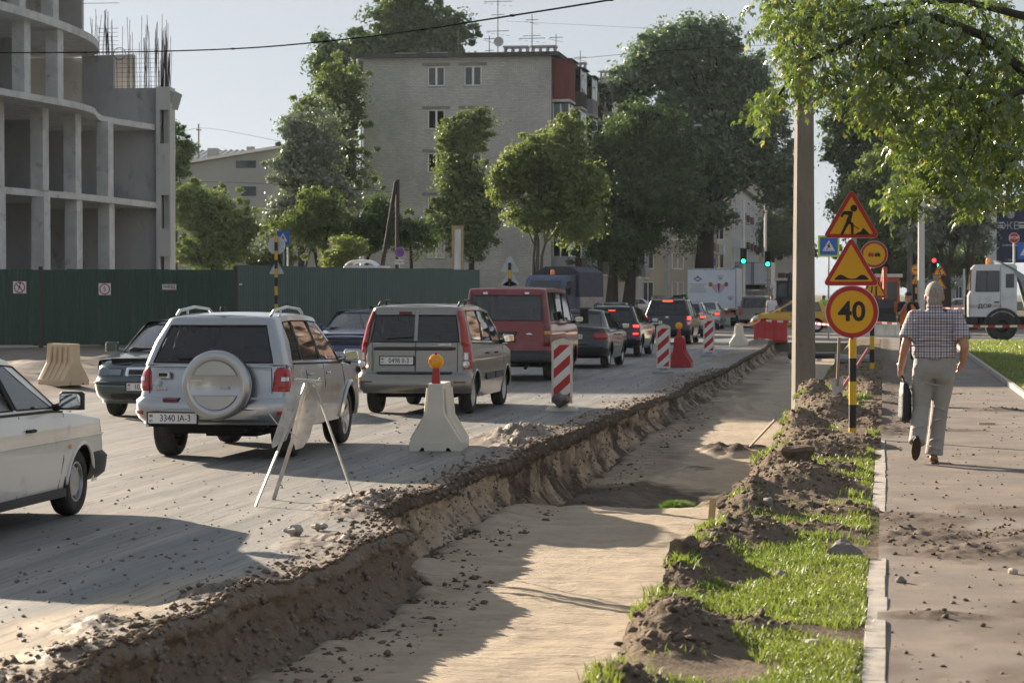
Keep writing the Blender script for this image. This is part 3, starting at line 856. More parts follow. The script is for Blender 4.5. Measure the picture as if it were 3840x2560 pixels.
# ---- the grey brick block of flats
YG = 152.0
XL, XR = atY(1362, 600, YG).x, atY(2066, 600, YG).x
zpx = lambda py, Y=YG, px=1800: atY(px, py, Y).z
bb = thing('apartment_block', 'grey brick five storey block of flats with flat roof and red balcony', 'building', (0, 0, 0))
ZR = zpx(214); YE = YG + 60
holes = []; wins = []
for r_, py in enumerate((247, 409, 571, 733, 893)):
    for c_, (pa, pb) in enumerate(((1603, 1668), (1740, 1806))):
        xa, xb = atY(pa, 600, YG).x, atY(pb, 600, YG).x
        za, zb = zpx(py + 75), zpx(py)
        holes.append((xa, xb, za, zb)); wins.append(((xa + xb) / 2, (za + zb) / 2, xb - xa, zb - za, r_, c_))
mb = MB(); wall_with_holes(mb, XL, XR, .95, ZR, holes, YG, .35)
mb.b2((XL, YG + .35, .95), (XL + .3, YE, ZR)); mb.b2((XL, YE - .3, .95), (XR, YE, ZR))
mb.build('wall', 'silicate_brick', bb, 0)
# long side towards the street with its window openings
fh = []
for k in range(9):
    for r_ in range(5):
        ya = YG + 4.2 + k * 6.2; zb_ = zpx((247, 409, 571, 733, 893)[r_]); fh.append((ya, ya + 1.5, zb_ - 1.35, zb_))
mb = MB(); wall_with_holes(mb, YG + .35, YE - .3, .95, ZR, fh, XR, .35, 'x'); mb.build('wall', 'silicate_brick', bb, 0)
MB().b2((XL - .04, YG - .04, -.3), (XR + .05, YE, .948)).build('plinth', 'red_plinth', bb, 0)
for (x, z, w, h, r_, c_) in wins:
    window(bb, (x, YG + .12, z), w, h, 'y', {(0, 0): 2, (0, 1): 2, (1, 0): 1, (1, 1): 0}.get((r_, c_), (r_ + c_) % 2))
    MB().box((x, YG - .004, z + h / 2 + .11), (w + .7, .03, .2)).build('lintel', 'lintel', bb, 0)
for (ya, yb, za, zb_) in fh:
    window(bb, (XR - .12, (ya + yb) / 2, (za + zb_) / 2), yb - ya, zb_ - za, 'x', -1, 1, False)
rf = MB(); rf.b2((XL - .45, YG - .45, ZR), (XR + .5, YE + .4, ZR + .16)); rf.b2((XL - .5, YG - .5, ZR + .16), (XR + .55, YE + .45, ZR + .24))
rf = rf.build('roof', 'roof_dark', bb, 0)
# window bars on one ground floor window
x, z, w, h = wins[8][:4]
mb = MB()
for k in range(7): mb.box((x - w / 2 + w * k / 6, YG - .05, z), (.02, .02, h))
for k in range(5): mb.box((x, YG - .052, z - h / 2 + h * k / 4), (w, .02, .02))
mb.build('window_bars', 'white_paint', bb, 0)
# ventilation heads on the roof
def vent(x, y, w, n):
    mb = MB(); z0 = ZR + .24 + .055 * (y - YG)
    mb.b2((x - w / 2, y - .45, ZR + .2), (x + w / 2, y + .45, z0 + .18)); mb.box((x, y, z0 + .62), (w + .12, 1.0, .12))
    for k in range(n + 1): mb.box((x - w / 2 + .06 + (w - .12) * k / n, y, z0 + .37), (.12, .8, .38))
    mb.build('vent_head', 'concrete', rf, 0)
for (pa, pb, n, Y) in ((1490, 1560, 2, 166), (1606, 1678, 2, 166), (1893, 1982, 3, 158), (1996, 2085, 3, 158), (2155, 2197, 2, 186), (2252, 2290, 2, 204)):
    xa, xb = atY(pa, 200, Y).x, atY(pb, 200, Y).x
    vent((xa + xb) / 2, Y, xb - xa, n)
# aerials and a satellite dish
def aerial(px, py_top, Y, arms):
    x = atY(px, 100, Y).x; zt = atY(px, py_top, Y).z; z0 = ZR + .2
    mb = MB(); mb.cyl((x, Y, z0), (x, Y, zt), .035, .03, 6)
    for (f, l, kind) in arms:
        z = z0 + (zt - z0) * f
        mb.cyl((x - l / 2, Y, z), (x + l / 2, Y, z + .02), .02, n=5)
        if kind:
            for k in range(5):
                xx = x - l * .45 + l * .9 * k / 4; mb.cyl((xx, Y - .28, z), (xx, Y + .28, z), .014, n=4); mb.cyl((xx - .12, Y, z - .1 - .05 * k), (xx + .12, Y, z - .1 - .05 * k), .012, n=4)
    mb.build('aerial', 'metal_dark', rf, 0)
aerial(1867, -60, 160, ((.42, 1.5, 1), (.62, .9, 0), (.78, 1.9, 1))); aerial(1995, 55, 162, ((.55, 1.8, 1), (.9, .8, 1), (.6, 1.2, 0)))
aerial(2085, 128, 164, ((.9, .9, 1), (.1, 1.3, 0))); aerial(2176, 190, 176, ((.8, .9, 1),)); aerial(1835, 135, 160, ((.9, .7, 1), (.5, .6, 0))); aerial(1720, 100, 175, ((.6, .5, 0),))
x = atY(1870, 155, 159.5).x; z = atY(1870, 157, 159.5).z
mb = MB(); mb.lathe([(.0, .06), (.2, .04), (.33, 0), (.33, -.02), (.2, .02), (0, .04)], (x, 159.5, z), 'y', 20); mb.build('satellite_dish', 'metal_grey', rf)
x = atY(1722, 190, 160).x; mb = MB(); mb.lathe([(.0, .06), (.2, .04), (.36, 0), (.36, -.02), (.2, .02), (0, .04)], (x, 160, ZR + .5), 'y', 20); mb.build('satellite_dish', 'white_paint', rf)
mb = MB(); mb.tube([(XL - .3, YG - .3, ZR - .05), (XL - .3, YG - .3, ZR - .5), (XL - .08, YG - .1, ZR - 1.1), (XL - .08, YG - .1, 1)], .07, 8); mb.build('downpipe', 'galv', bb)
# balconies along the street side
for k in range(9):
    for r_ in range(5):
        zb_ = zpx((247, 409, 571, 733, 893)[r_]) + .35; y0 = YG + .5 + k * 6.2
        closed = (k * 5 + r_) % 3
        bal = MB(); bal.b2((XR + .003, y0, zb_ - 2.65), (XR + 1.15, y0 + 2.9, zb_ - 2.5))
        p = bal.build('balcony', 'concrete_edge', bb, 0)
        mt = 'balcony_red' if k + r_ == 0 else ('wall_grey', 'balcony_pale', 'balcony_dark', 'concrete_pale')[(k * 2 + r_) % 4]
        pb = MB(); top = zb_ - 1.5 if not (k == 0 and r_ == 0) else zb_
        pb.b2((XR + 1.06, y0, zb_ - 2.5), (XR + 1.12, y0 + 2.9, top)); pb.b2((XR + .01, y0, zb_ - 2.5), (XR + 1.06, y0 + .06, top)); pb.b2((XR + .01, y0 + 2.84, zb_ - 2.5), (XR + 1.06, y0 + 2.9, top))
        pb.build('parapet', mt, p, 0)
        if r_ == 0: MB().b2((XR + .01, y0 - .05, zb_ + .003), (XR + 1.3, y0 + 2.95, zb_ + .1)).build('canopy', 'roof_dark', p, 0)
        if closed or k == 1:
            gl = MB(); gl.b2((XR + 1.075, y0 + .05, zb_ - 1.5), (XR + 1.10, y0 + 2.85, zb_ - .05)); gl.b2((XR + .05, y0 + .02, zb_ - 1.5), (XR + 1.05, y0 + .04, zb_ - .05))
            gl.build('pane', 'house_glass', p, 0)
            for yy in (0, .95, 1.9, 2.85): MB().box((XR + 1.088, y0 + .025 + yy, zb_ - .78), (.07, .06, 1.5)).build('glazing_bar', 'window_white', p, 0)
            for xx in (.08, .55): MB().box((XR + xx, y0 + .03, zb_ - .78), (.06, .07, 1.5)).build('glazing_bar', 'window_white', p, 0)

# ---- the unfinished concrete building
cb = thing('concrete_shell', 'unfinished grey concrete building with curved floor slabs and bare columns', 'building')
def slab(z0, z1, edge_, m='concrete_edge'):
    # smooth the front edge
    P = [Vector((*p, 0)) for p in edge_]; out = []
    for i in range(len(P) - 1):
        a, b, c, d = P[max(i - 1, 0)], P[i], P[i + 1], P[min(i + 2, len(P) - 1)]
        for k in range(8):
            t = k / 8; out.append(.5 * ((2 * b) + (c - a) * t + (2 * a - 5 * b + 4 * c - d) * t * t + (3 * b - a - 3 * c + d) * t ** 3))
    out.append(P[-1])
    poly = [(p.x, p.y) for p in out] + [(-52, out[-1].y), (-52, out[0].y)]
    mb = MB(); mb.prism(poly, z0, z1, 'z'); mb.build('floor_slab', m, cb, 30)
slab(5.80, 6.08, [(-36.6, 86), (-35.6, 96), (-34.75, 102.5), (-34.6, 113.0)])
slab(9.55, 9.82, [(-35.2, 84), (-34.4, 93), (-33.95, 98), (-34.1, 101.5), (-35, 105), (-35.3, 107.5), (-34.6, 113.0)])
slab(13.25, 13.6, [(-36.3, 85), (-35.6, 94), (-35.5, 100), (-35.9, 106), (-36.7, 110), (-38.0, 113.2), (-41, 115)])
slab(16.95, 17.3, [(-36.3, 85), (-35.6, 94), (-35.5, 100), (-35.9, 106), (-36.9, 110), (-38.6, 113.2), (-41, 115)])
for (x, y) in ((-36.35, 91.0), (-35.75, 94.6), (-35.2, 98.4), (-35.0, 102.0), (-35.0, 106.5)):
    for lv, (z0, z1) in enumerate(((-.2, 5.8), (6.08, 9.55), (9.82, 13.25), (13.6, 16.95))):
        if lv >= 2 and y > 104: continue
        dx = (-.15, -.2, -1.0, -1.2)[lv]
        MB().box((x + dx, y, (z0 + z1) / 2), (.55, .75, z1 - z0)).build('column', 'concrete_edge', cb, 0)
for lv, (z0, z1) in enumerate(((-.2, 5.8), (6.08, 9.55), (9.82, 13.25), (13.6, 16.95))):
    w = MB(); w.b2((-41.5, 84, z0), (-41.2, 113, z1)); w.build('back_wall', 'concrete', cb, 0)
    for y in (97.5, 105.0): MB().b2((-41.2, y, z0), (-38.2 - (lv > 1) * .6, y + .3, z1)).build('inner_wall', 'concrete', cb, 0)
mb = MB(); mb.b2((-41.2, 112.7, -.2), (-34.62, 113.0, 9.549)); mb.build('cross_wall', 'concrete', cb, 0)
for z0, z1 in ((9.82, 13.25), (13.6, 16.95)): MB().b2((-52, 114.2, z0), (-38.9, 114.5, z1)).build('cross_wall', 'concrete', cb, 0)
xq = atY(432, 300, 113).x
mb = MB(); mb.b2((-38.4, 112.7, 9.821), (xq, 113.0, 13.2)); mb.b2((xq, 112.7, 9.821), (-34.42, 113.0, 11.6)); mb.build('cross_wall', 'concrete', cb, 0)
xa, xb = -34.6, atY(630, 600, 112.4).x
hw = []
for (p0, p1, q0, q1) in ((597, 631, 412, 538), (602, 633, 732, 858), (596, 640, 962, 1060)):
    hw.append((atY(p0, q0, 112.4).x, atY(p1, q0, 112.4).x, atY(p0, q1, 112.4).z, atY(p0, q0, 112.4).z))
mb = MB(); wall_with_holes(mb, xa, xb, -.2, 11.62, hw, 112.4, .3); mb.b2((xb - .3, 112.7, -.2), (xb, 113.6, 11.62)); mb.b2((xa, 113.3, -.2), (xb - .3, 113.6, 11.6)); mb.b2((xa, 112.701, -.2), (xa + .1, 113.3, 11.6)); mb.b2((xa, 112.701, 11.45), (xb - .3, 113.3, 11.6))  # walls added behind the openings to keep sunlight out
mb.build('end_wall', 'concrete_pale', cb, 0)
MB().prism([(xb - .25, 11.63), (xb + .28, 11.35), (xb + .05, 10.6), (xb + .003, 10.6), (xb + .003, 11.3), (xb - .25, 11.625)], 112.45, 113.9, 'y').build('cornice', 'concrete', cb, 0)
MB().b2((-38.0, 114.6, 11.6), (-36.4, 114.9, 13.4)).build('upper_wall', 'concrete', cb, 0)
# bare reinforcement on the wall tops
q = random.Random(3)
def bars(name, pts, h0, h1, lean=.02, thick=.013):
    mb = MB()
    for (x, y, z) in pts:
        h = q.uniform(h0, h1); mb.cyl((x, y, z), (x + q.gauss(0, lean) * h, y + q.gauss(0, lean) * h, z + h), thick, n=4, caps=False)
    return mb.build(name, 'rebar', cb, 0)
bars('reinforcement', [(q.uniform(xq + .1, -34.4), 112.85 + q.uniform(-.1, .1), 11.55) for _ in range(34)], 1.5, 3.6, .03)
bars('reinforcement', [(q.uniform(-34.6, xb - .1), 112.6 + q.uniform(-.1, .8), 11.5) for _ in range(30)], .8, 3.4, .03)
bars('reinforcement', [(xb - .35 + q.uniform(-.2, .2), 112.8 + q.uniform(0, .7), 11.55) for _ in range(22)], 1., 2.9, .02)
bars('reinforcement', [(q.uniform(-38, xq), 112.85, 13.15) for _ in range(26)], .9, 2.6, .05)
mb = MB()
for k in range(9): mb.cyl((xq + .1, 112.8, 11.7 + k * .22), (-34.5, 112.8, 11.7 + k * .22), .011, n=4, caps=False)
for k in range(7): mb.cyl((-37.6, 112.8, 13.3 + k * .2), (-36.6, 112.8, 13.3 + k * .2), .011, n=4, caps=False)
mb.tube([(xq + .35 + .3 * math.cos(a * .5), 112.6, 13.25 + .3 * math.sin(a * .5)) for a in range(13)], .018, 5)
for k in range(9): mb.cyl((-37.8, 111, 15.5 + k * .28), (-36.2 + q.uniform(-.5, .9), 111, 15.5 + k * .3 + q.uniform(-.1, .1)), .014, n=4, caps=False)
mb.build('reinforcement', 'rebar', cb, 0)

# ---- the corrugated site fence
def fence(name, label, A, B, h, n, m, m_post, z0=-.15, period=.14, amp=.022, posts=True):
    A, B = Vector((*A, 0)), Vector((*B, 0)); d = B - A; ln = d.length
    f = thing(name, label, 'fence', (A.x, A.y, z0), math.atan2(d.y, d.x))
    w = ln / n
    k = int(w / period * 4); prof = []
    for i in range(k + 1):
        s = (i % 4); prof.append((i / k * w, amp * (0, 1, 1, 0)[s] * 1.))
    mb = MB(); mb.grid(lambda u, v: (prof[round(u * k)][0], -prof[round(u * k)][1], v * h), k, 1)
    first = mb.build('panel', m, f, 0)
    q_ = random.Random(n)
    for i in range(n):
        o = first if i == 0 else first.copy()
        if i: COL.objects.link(o); o.parent = f
        o.location = (i * w, q_.uniform(-.004, .004), .12 + q_.uniform(-.025, .025))
    MB().b2((0, .02, -.1), (ln, .3, .16)).build('footing', 'concrete_pale', f, 0)
    for zz in (.7, h - .4): MB().b2((0, .06, zz), (ln, .11, zz + .06)).build('rail', 'post_brown', f, 0)
    return f
p0, p1 = at(-260, 1306), at(888, 1306)
f1 = fence('site_fence', 'dark green corrugated sheet fence in front of the concrete building', (p0.x, p0.y), (p1.x, p1.y), 2.56, 9, 'sheet_green', 'post_brown')
p2 = (-15.75, 94.0)
f2 = fence('site_fence', 'green corrugated fence section, paled as if by grazing light, behind the two oncoming cars', (p1.x + .02, p1.y + .05), p2, 2.68, 8, 'sheet_green_lit', 'post_brown')
for px in (158, 888):
    p = at(px, 1310); MB().b2((p.x - .06, p.y - .17, -.2), (p.x + .06, p.y - .05, 2.6)).build('fence_post', 'post_brown')
    tag(bpy.data.objects[[o.name for o in bpy.data.objects if o.name.startswith('fence_post')][-1]], 'brown steel post between the two prohibition signs on the fence' if px < 500 else 'brown steel post where the two green fence sections meet', 'post')
pa, pb = atY(648, 1000, 130), atY(905, 1000, 132)
fence('sheet_fence', 'low white corrugated fence beyond the concrete building', (pa.x, pa.y), (pb.x, pb.y), 2.9, 4, 'sheet_white', 'post_brown', z0=-.1)

# ---- grey house with a light roof edge on the left
YH = 175
hx0, hx1 = atY(640, 700, YH).x, atY(1180, 700, YH).x
gh = thing('grey_house', 'grey rendered house with sloping pale roof edge behind the shrubs', 'house')
za, zb_ = atY(690, 622, YH).z, atY(1040, 548, YH).z
mb = MB(); mb.prism([(hx0, -.2), (hx1, -.2), (hx1, zb_ + .25), (hx0, za - .1)], YH, YH + 14, 'y'); mb.build('wall', 'wall_grey', gh, 0)
mb = MB(); mb.prism([(hx0 - .4, za - .12), (hx1 + .3, zb_ + .28), (hx1 + .3, zb_ + .48), (hx0 - .4, za + .08)], YH - .5, YH + 14.3, 'y'); mb.build('roof', 'sheet_white', gh, 0)
for (a, b, c, d) in ((885, 960, 603, 630), (905, 960, 700, 735), (800, 850, 700, 735)):
    u, v = atY(a, c, YH - .01), atY(b, d, YH - .01); MB().b2((u.x, YH - .03, v.z), (v.x, YH + .02, u.z)).build('window', 'pane_dark', gh, 0)
gh2 = thing('long_shed', 'long low building with grey corrugated roof behind the grey house', 'building')
u, v = atY(700, 600, 200), atY(1060, 540, 200)
MB().b2((u.x - 3, 200, -.2), (v.x + 4, 212, u.z - .5)).build('wall', 'brown_brick', gh2, 0)
mb = MB(); nn = 90
mb.grid(lambda a, b: (u.x - 3.5 + (v.x - u.x + 8) * a, 199.5 + 8 * b, u.z - .5 + (v.z - u.z + .5) * b + .05 * math.sin(a * nn * 2.2)), nn * 2, 1); mb.build('roof', 'metal_grey', gh2, 180)
MB().box((u.x + 2.2, 200.5, u.z + .3), (.8, .8, 1.4)).build('chimney', 'concrete', gh2, 0); MB().box((u.x + 5.5, 200.5, u.z + .5), (.6, .6, 1.2)).build('chimney', 'concrete', gh2, 0)
x = atY(745, 500, 198).x; mb = MB(); z_ = atY(745, 465, 198).z; mb.cyl((x, 198, 3), (x, 198, z_), .09, .07, 6); mb.box((x, 198, z_ - .5), (.45, .1, .1))
tag(mb.build('roof_mast', 'wood_grey', None, 0), 'thin dark mast standing above the corrugated roof', 'mast')

# ---- street fronts far down the road
def street_block(name, label, x, y0, y1, zt, m, storeys, nb, side=1, front=0., mw='window_white', seed=0, roofm='roof_dark', balc=True):
    """a block whose long side faces the road; side = +1: stands left of the road"""
    t = thing(name, label, 'building')
    dpt = 13 * side; q_ = random.Random(seed)
    hol = []; st = (zt - 1.0) / storeys; wy = (y1 - y0) / nb
    for k in range(nb):
        for s in range(storeys):
            hol.append((y0 + (k + .28) * wy, y0 + (k + .72) * wy, .3 + s * st + (.9 if s else .4), .3 + s * st + st - .45))
    mb = MB()
    wall_with_holes(mb, y0, y1, -.2, zt, hol, x, .35 * side, 'x')
    nx = max(2, int(abs(dpt) / 3.2)); hy = []
    xl = min(x, x - dpt); wx = abs(dpt) / nx
    for k in range(nx):
        for s in range(storeys): hy.append((xl + (k + .3) * wx, xl + (k + .7) * wx, .3 + s * st + (.9 if s else .4), .3 + s * st + st - .45))
    wall_with_holes(mb, xl + (.36 if side < 0 else 0), xl + abs(dpt) - (.36 if side > 0 else 0), -.2, zt, hy, y0 + .002, .3)
    mb.build('wall', m, t, 0)
    def win(c, w, h, rot):
        w_ = MB()
        for sg in (-1, 1): w_.box((sg * (w / 2 - .05), 0, 0), (.1, .1, h)); w_.box((0, 0, sg * (h / 2 - .05)), (w - .2, .1, .1))
        w_.box((0, 0, 0), (.09, .09, h - .2))
        o = w_.build('window', mw, t, 0); o.location = c; o.rotation_euler = (0, 0, rot)
        g_ = MB().box((0, .03, 0), (w - .04, .02, h - .04)).build('pane', 'pane_dark', o, 0)
        return o
    a = b = None
    for hs_, rot, pl in ((hol, math.pi / 2 * side, 'x'), (hy, 0, 'y')):
        proto = None
        for h_ in hs_:
            u_, z_ = (h_[0] + h_[1]) / 2, (h_[2] + h_[3]) / 2
            c = (x - .15 * side, u_, z_) if pl == 'x' else (u_, y0 + .14, z_)
            if proto is None or abs((h_[3] - h_[2]) - proto[1]) > .01:
                proto = (win(c, h_[1] - h_[0], h_[3] - h_[2], rot), h_[3] - h_[2])
            else:
                o = copy_tree(proto[0], t); o.location = c
    rf_ = MB(); xa_, xb_ = min(x, x - dpt), max(x, x - dpt)
    rf_.prism([(xa_ - .6, zt), (xb_ + .6, zt), (xb_ + .6, zt + .25), ((xa_ + xb_) / 2, zt + 2.4), (xa_ - .6, zt + .25)], y0 - .5, y1 + .5, 'y')
    rf_ = rf_.build('roof', roofm, t, 0)
    for k in range(3): MB().box(((xa_ + xb_) / 2 + q_.uniform(-2, 2), y0 + (k + .5) * (y1 - y0) / 3, zt + 2.2), (1., .8, 1.6)).build('chimney', 'brown_brick', rf_, 0)
    if balc:
        for k in range(0, nb, 2):
            for s in range(1, storeys):
                yb = y0 + (k + .5) * wy; z_ = .3 + s * st
                o = MB().b2((x + .003 * side, yb - 1.3, z_ - .1), (x + 1.1 * side, yb + 1.3, z_)).build('balcony', 'concrete_edge', t, 0)
                MB().b2((x + 1.04 * side, yb - 1.3, z_), (x + 1.1 * side, yb + 1.3, z_ + 1.)).b2((x + .01 * side, yb - 1.3, z_), (x + 1.04 * side, yb - 1.24, z_ + 1.)).build('parapet', ('balcony_pale', 'balcony_red', 'wall_beige', 'balcony_dark')[q_.randrange(4)], o, 0)
    return t
street_block('street_house', 'grey corner house with shop front behind the big poplar trunk', -27.5, 232, 256, 12.5, 'wall_grey', 4, 6, seed=1)
street_block('street_house', 'beige four storey house with balconies behind the printed truck', -20.5, 262, 300, 13.5, 'wall_beige', 4, 9, seed=2)
street_block('street_house', 'pale four storey house with dark roof beside the tall lamp poles', -19.0, 306, 372, 15.5, 'wall_pale', 4, 14, seed=3)
street_block('street_house', 'far hazy house closing the view behind the street tree', -16.5, 380, 500, 19.0, 'wall_beige', 5, 18, seed=4)
street_block('street_house', 'far hazy house at the end of the road left of the signs', 6.0, 470, 560, 17.0, 'wall_grey', 5, 12, side=-1, seed=5, balc=False)
street_block('corner_house', 'brown brick house half hidden by the overhanging maple at right', 19.5, 150, 200, 26.0, 'brown_brick', 8, 9, side=-1, seed=6)
# ------------------------------------------------------------------ trees
mat('bark_dark', (.035, .029, .025), .95, col2=(.06, .05, .04), scale=3, stretch=(1, 1, .25), bump=.8, bscale=9)
mat('bark_grey', (.16, .14, .12), .95, col2=(.10, .085, .07), scale=3, stretch=(1, 1, .25), bump=.6, bscale=9)
leaf_mat('leaf_poplar', (0.053, 0.105, 0.045), (0.128, 0.203, 0.098), .25, (.16, .26, .06), .28, .55, .10)
leaf_mat('leaf_dark', (0.040, 0.077, 0.028), (0.084, 0.132, 0.044), .3, (.14, .22, .03), .25, .5, .05)
leaf_mat('leaf_mid', (0.063, 0.112, 0.034), (0.161, 0.210, 0.063), .35, (.24, .32, .05), .32, .58, .08)
leaf_mat('leaf_silver', (0.081, 0.112, 0.075), (0.213, 0.250, 0.175), .4, (.2, .27, .09), .28, .5, .14)
leaf_mat('leaf_light', (0.075, 0.125, 0.031), (0.188, 0.231, 0.062), .35, (.32, .40, .06), .36, .58, .08)
leaf_mat('leaf_maple', (.050, .095, .018), (.125, .165, .030), 1.6, (.27, .40, .05), .38, .35, .14)
leaf_mat('leaf_key', (.16, .17, .04), (.26, .25, .07), 2., (.5, .5, .10), .45, .5, .05)

def leaves(name, C, n_per, spread, size, m, parent, seed, flat=.75, shape='diamond', droop=0., core=None):
    """leaf-sized faces in clumps: C is (k,4) clump centres and radii"""
    r = np.random.RandomState(seed)
    k = len(C); n = k * n_per
    idx = np.repeat(np.arange(k), n_per)
    d = r.randn(n, 3); d /= np.linalg.norm(d, axis=1)[:, None]
    rad = C[idx, 3] * spread * (r.rand(n) ** .5) * (1 + .35 * np.abs(r.randn(n)))
    P = C[idx, :3] + d * rad[:, None] * np.array([1, 1, flat])
    nrm = d * .6 + r.randn(n, 3) * .55 + np.array([0, 0, .35])
    nrm /= np.linalg.norm(nrm, axis=1)[:, None]
    t = np.cross(nrm, r.randn(n, 3)); t /= np.linalg.norm(t, axis=1)[:, None]
    if droop: t[:, 2] -= droop; t /= np.linalg.norm(t, axis=1)[:, None]
    b = np.cross(nrm, t)
    s = (size * r.uniform(.6, 1.35, n))[:, None]
    V = np.stack([P - t * s * .5, P + b * s * .32 - t * s * .05, P + t * s * .55, P - b * s * .32 - t * s * .05], 1)
    F = (np.arange(n) * 4)[:, None] + np.arange(4)
    tint = np.repeat(np.clip(.5 + .28 * r.randn(k)[idx] + .2 * r.randn(n), 0, 1), 4)
    return raw(name, V.reshape(-1, 3), F, m, parent, False, {'tint': tint})

def clumps(blobs, n, seed, rmin, rmax, shell=.55):
    """clump centres spread through ellipsoids (x,y,z,rx,ry,rz), denser towards the outside"""
    r = np.random.RandomState(seed)
    B = np.array(blobs, float); w = (B[:, 3] * B[:, 4] * B[:, 5]) ** .75; w /= w.sum()
    i = r.choice(len(B), n, p=w)
    d = r.randn(n, 3); d /= np.linalg.norm(d, axis=1)[:, None]
    u = (shell + (1 - shell) * r.rand(n)) * r.rand(n) ** .12
    P = B[i, :3] + d * u[:, None] * B[i, 3:6] * (1 + .16 * r.randn(n))[:, None]
    rad = rmin + (rmax - rmin) * r.rand(n)
    # loose sprays beyond the outline
    m_ = n // 2
    j = r.choice(len(B), m_, p=w); d = r.randn(m_, 3); d /= np.linalg.norm(d, axis=1)[:, None]
    Q = B[j, :3] + d * B[j, 3:6] * (1.0 + .28 * np.abs(r.randn(m_)))[:, None]
    return np.concatenate([np.concatenate([P, rad[:, None]], 1), np.concatenate([Q, (rmin * r.uniform(.4, .9, m_))[:, None]], 1)])

def tree(name, label, px, Y, base_z, blobs_px, n_cl, n_per, leaf, m, seed, trunk_r=.25, trunks=None, bark='bark_dark', clr=(.5, 1.1), depth=.8, group='street trees', shell=.5, flat=.75, droop=0., spread=1.0):
    """blobs_px: crown lobes as (px, py, half width px, half height px, distance offset); built at distance Y with real depth"""
    x0 = atY(px, 1099, Y).x
    t = thing(name, label, 'tree', (x0, Y, base_z), 0, group)
    k = Y / F_PX
    blobs = []
    for (bx, by, rx, ry, dy) in blobs_px:
        p = atY(bx, by, Y + dy); blobs.append((p.x - x0, dy, p.z - base_z, rx * k, max(rx * k * depth, .5), ry * k))
    # break each lobe into smaller ones so that the outline is lumpy
    r0_ = np.random.RandomState(seed + 50); sub = []
    for (a, b, c, rx, ry, rz) in blobs:
        for _ in range(7):
            d = r0_.randn(3); d /= np.linalg.norm(d); f = r0_.uniform(.32, .78); o_ = r0_.uniform(.2, .75)
            sub.append((a + d[0] * rx * o_, b + d[1] * ry * o_, c + d[2] * rz * o_, rx * f, ry * f, rz * f))
    C = clumps(sub, int(n_cl * .9), seed, clr[0] * .8, clr[1] * .85, shell=shell)
    leaves('crown', C, int(n_per * 1.1), spread, leaf * .72, m, t, seed + 1, flat, droop=droop)
    q_ = random.Random(seed)
    for tr in (trunks or [[(px, 1120), (px, blobs_px[0][1])]]):
        pts = []
        for (a, b) in tr:
            p = atY(a, b, Y); pts.append(Vector((p.x - x0, q_.uniform(-.1, .1), p.z - base_z)))
        pts[0].z = min(pts[0].z, -.05)
        n = len(pts); rad = [trunk_r * (1 - .75 * i / max(n - 1, 1)) for i in range(n)]
        rad[0] *= 1.25
        tk = MB(); tk.tube(pts, rad, 9)
        top = pts[-1]
        for j in range(16):
            c = C[q_.randrange(len(C))]; e = Vector(c[:3])
            s = pts[-1].lerp(pts[-2], q_.uniform(0, .8))
            mid = s.lerp(e, .5) + Vector((q_.uniform(-.3, .3), q_.uniform(-.3, .3), q_.uniform(0, .5)))
            r0 = trunk_r * q_.uniform(.16, .32); tk.tube([s, mid, e], [r0, r0 * .6, r0 * .2], 5, caps=False)
        tk.build('trunk', bark, t, 60)
    return t

G1, G2 = 'trees by the block of flats', 'trees left of the flats'
# poplar behind the block and the leaning tree below it
tree('poplar_tree', 'tall dark poplar rising behind the flat roof', 1500, 196, 0, [(1510, 130, 190, 150, 0), (1380, 200, 150, 110, 2), (1640, 130, 120, 130, -2), (1260, 260, 80, 130, 1), (1450, 300, 150, 120, 0), (1540, 30, 110, 90, 0), (1720, 110, 60, 90, 0)], 420, 80, .42, 'leaf_dark', 1, .5, clr=(.55, 1.35), group=G2)
tree('birch_tree', 'tall loose birch close to the left wall of the flats', 1290, 148, 0, [(1300, 330, 90, 150, 0), (1240, 480, 120, 140, 0), (1290, 640, 90, 150, 0), (1160, 420, 60, 90, 0), (1180, 600, 90, 130, 0)], 330, 90, .26, 'leaf_mid', 2, .2, clr=(.4, .95), group=G2, droop=.5)
tree('willow_tree', 'silvery willow with fluttering leaves left of the flats', 1130, 140, 0, [(1110, 640, 110, 130, 0), (1190, 540, 110, 120, 0), (1080, 770, 100, 120, 0), (1230, 760, 120, 140, 0), (1130, 470, 70, 80, 0), (1030, 860, 70, 90, 0)], 380, 95, .24, 'leaf_silver', 3, .22, clr=(.35, .9), group=G2)
tree('apple_tree', 'low bent fruit tree behind the fence near the striped pole', 1190, 118, 0, [(1230, 790, 110, 110, 0), (1150, 870, 110, 80, 0), (1300, 870, 60, 70, 0)], 200, 85, .17, 'leaf_mid', 4, .13, [[(1230, 1080), (1215, 960), (1235, 830)], [(1235, 1080), (1180, 940), (1130, 870)]], clr=(.3, .7), group=G2)
tree('apple_tree', 'spreading fruit tree beside the leaning timber pole', 1380, 116, 0, [(1420, 800, 110, 90, 0), (1350, 880, 90, 70, 0), (1550, 880, 90, 80, 0), (1480, 880, 80, 70, 0)], 210, 85, .17, 'leaf_dark', 5, .12, [[(1330, 1080), (1380, 960), (1440, 900)], [(1548, 1080), (1540, 940), (1530, 850)]], clr=(.3, .7), group=G2)
tree('bush', 'pale green bush behind the fence below the fruit trees', 1290, 112, 0, [(1300, 940, 80, 60, 0), (1260, 980, 60, 50, 0)], 90, 80, .15, 'leaf_light', 6, .05, clr=(.25, .55), group=G2)
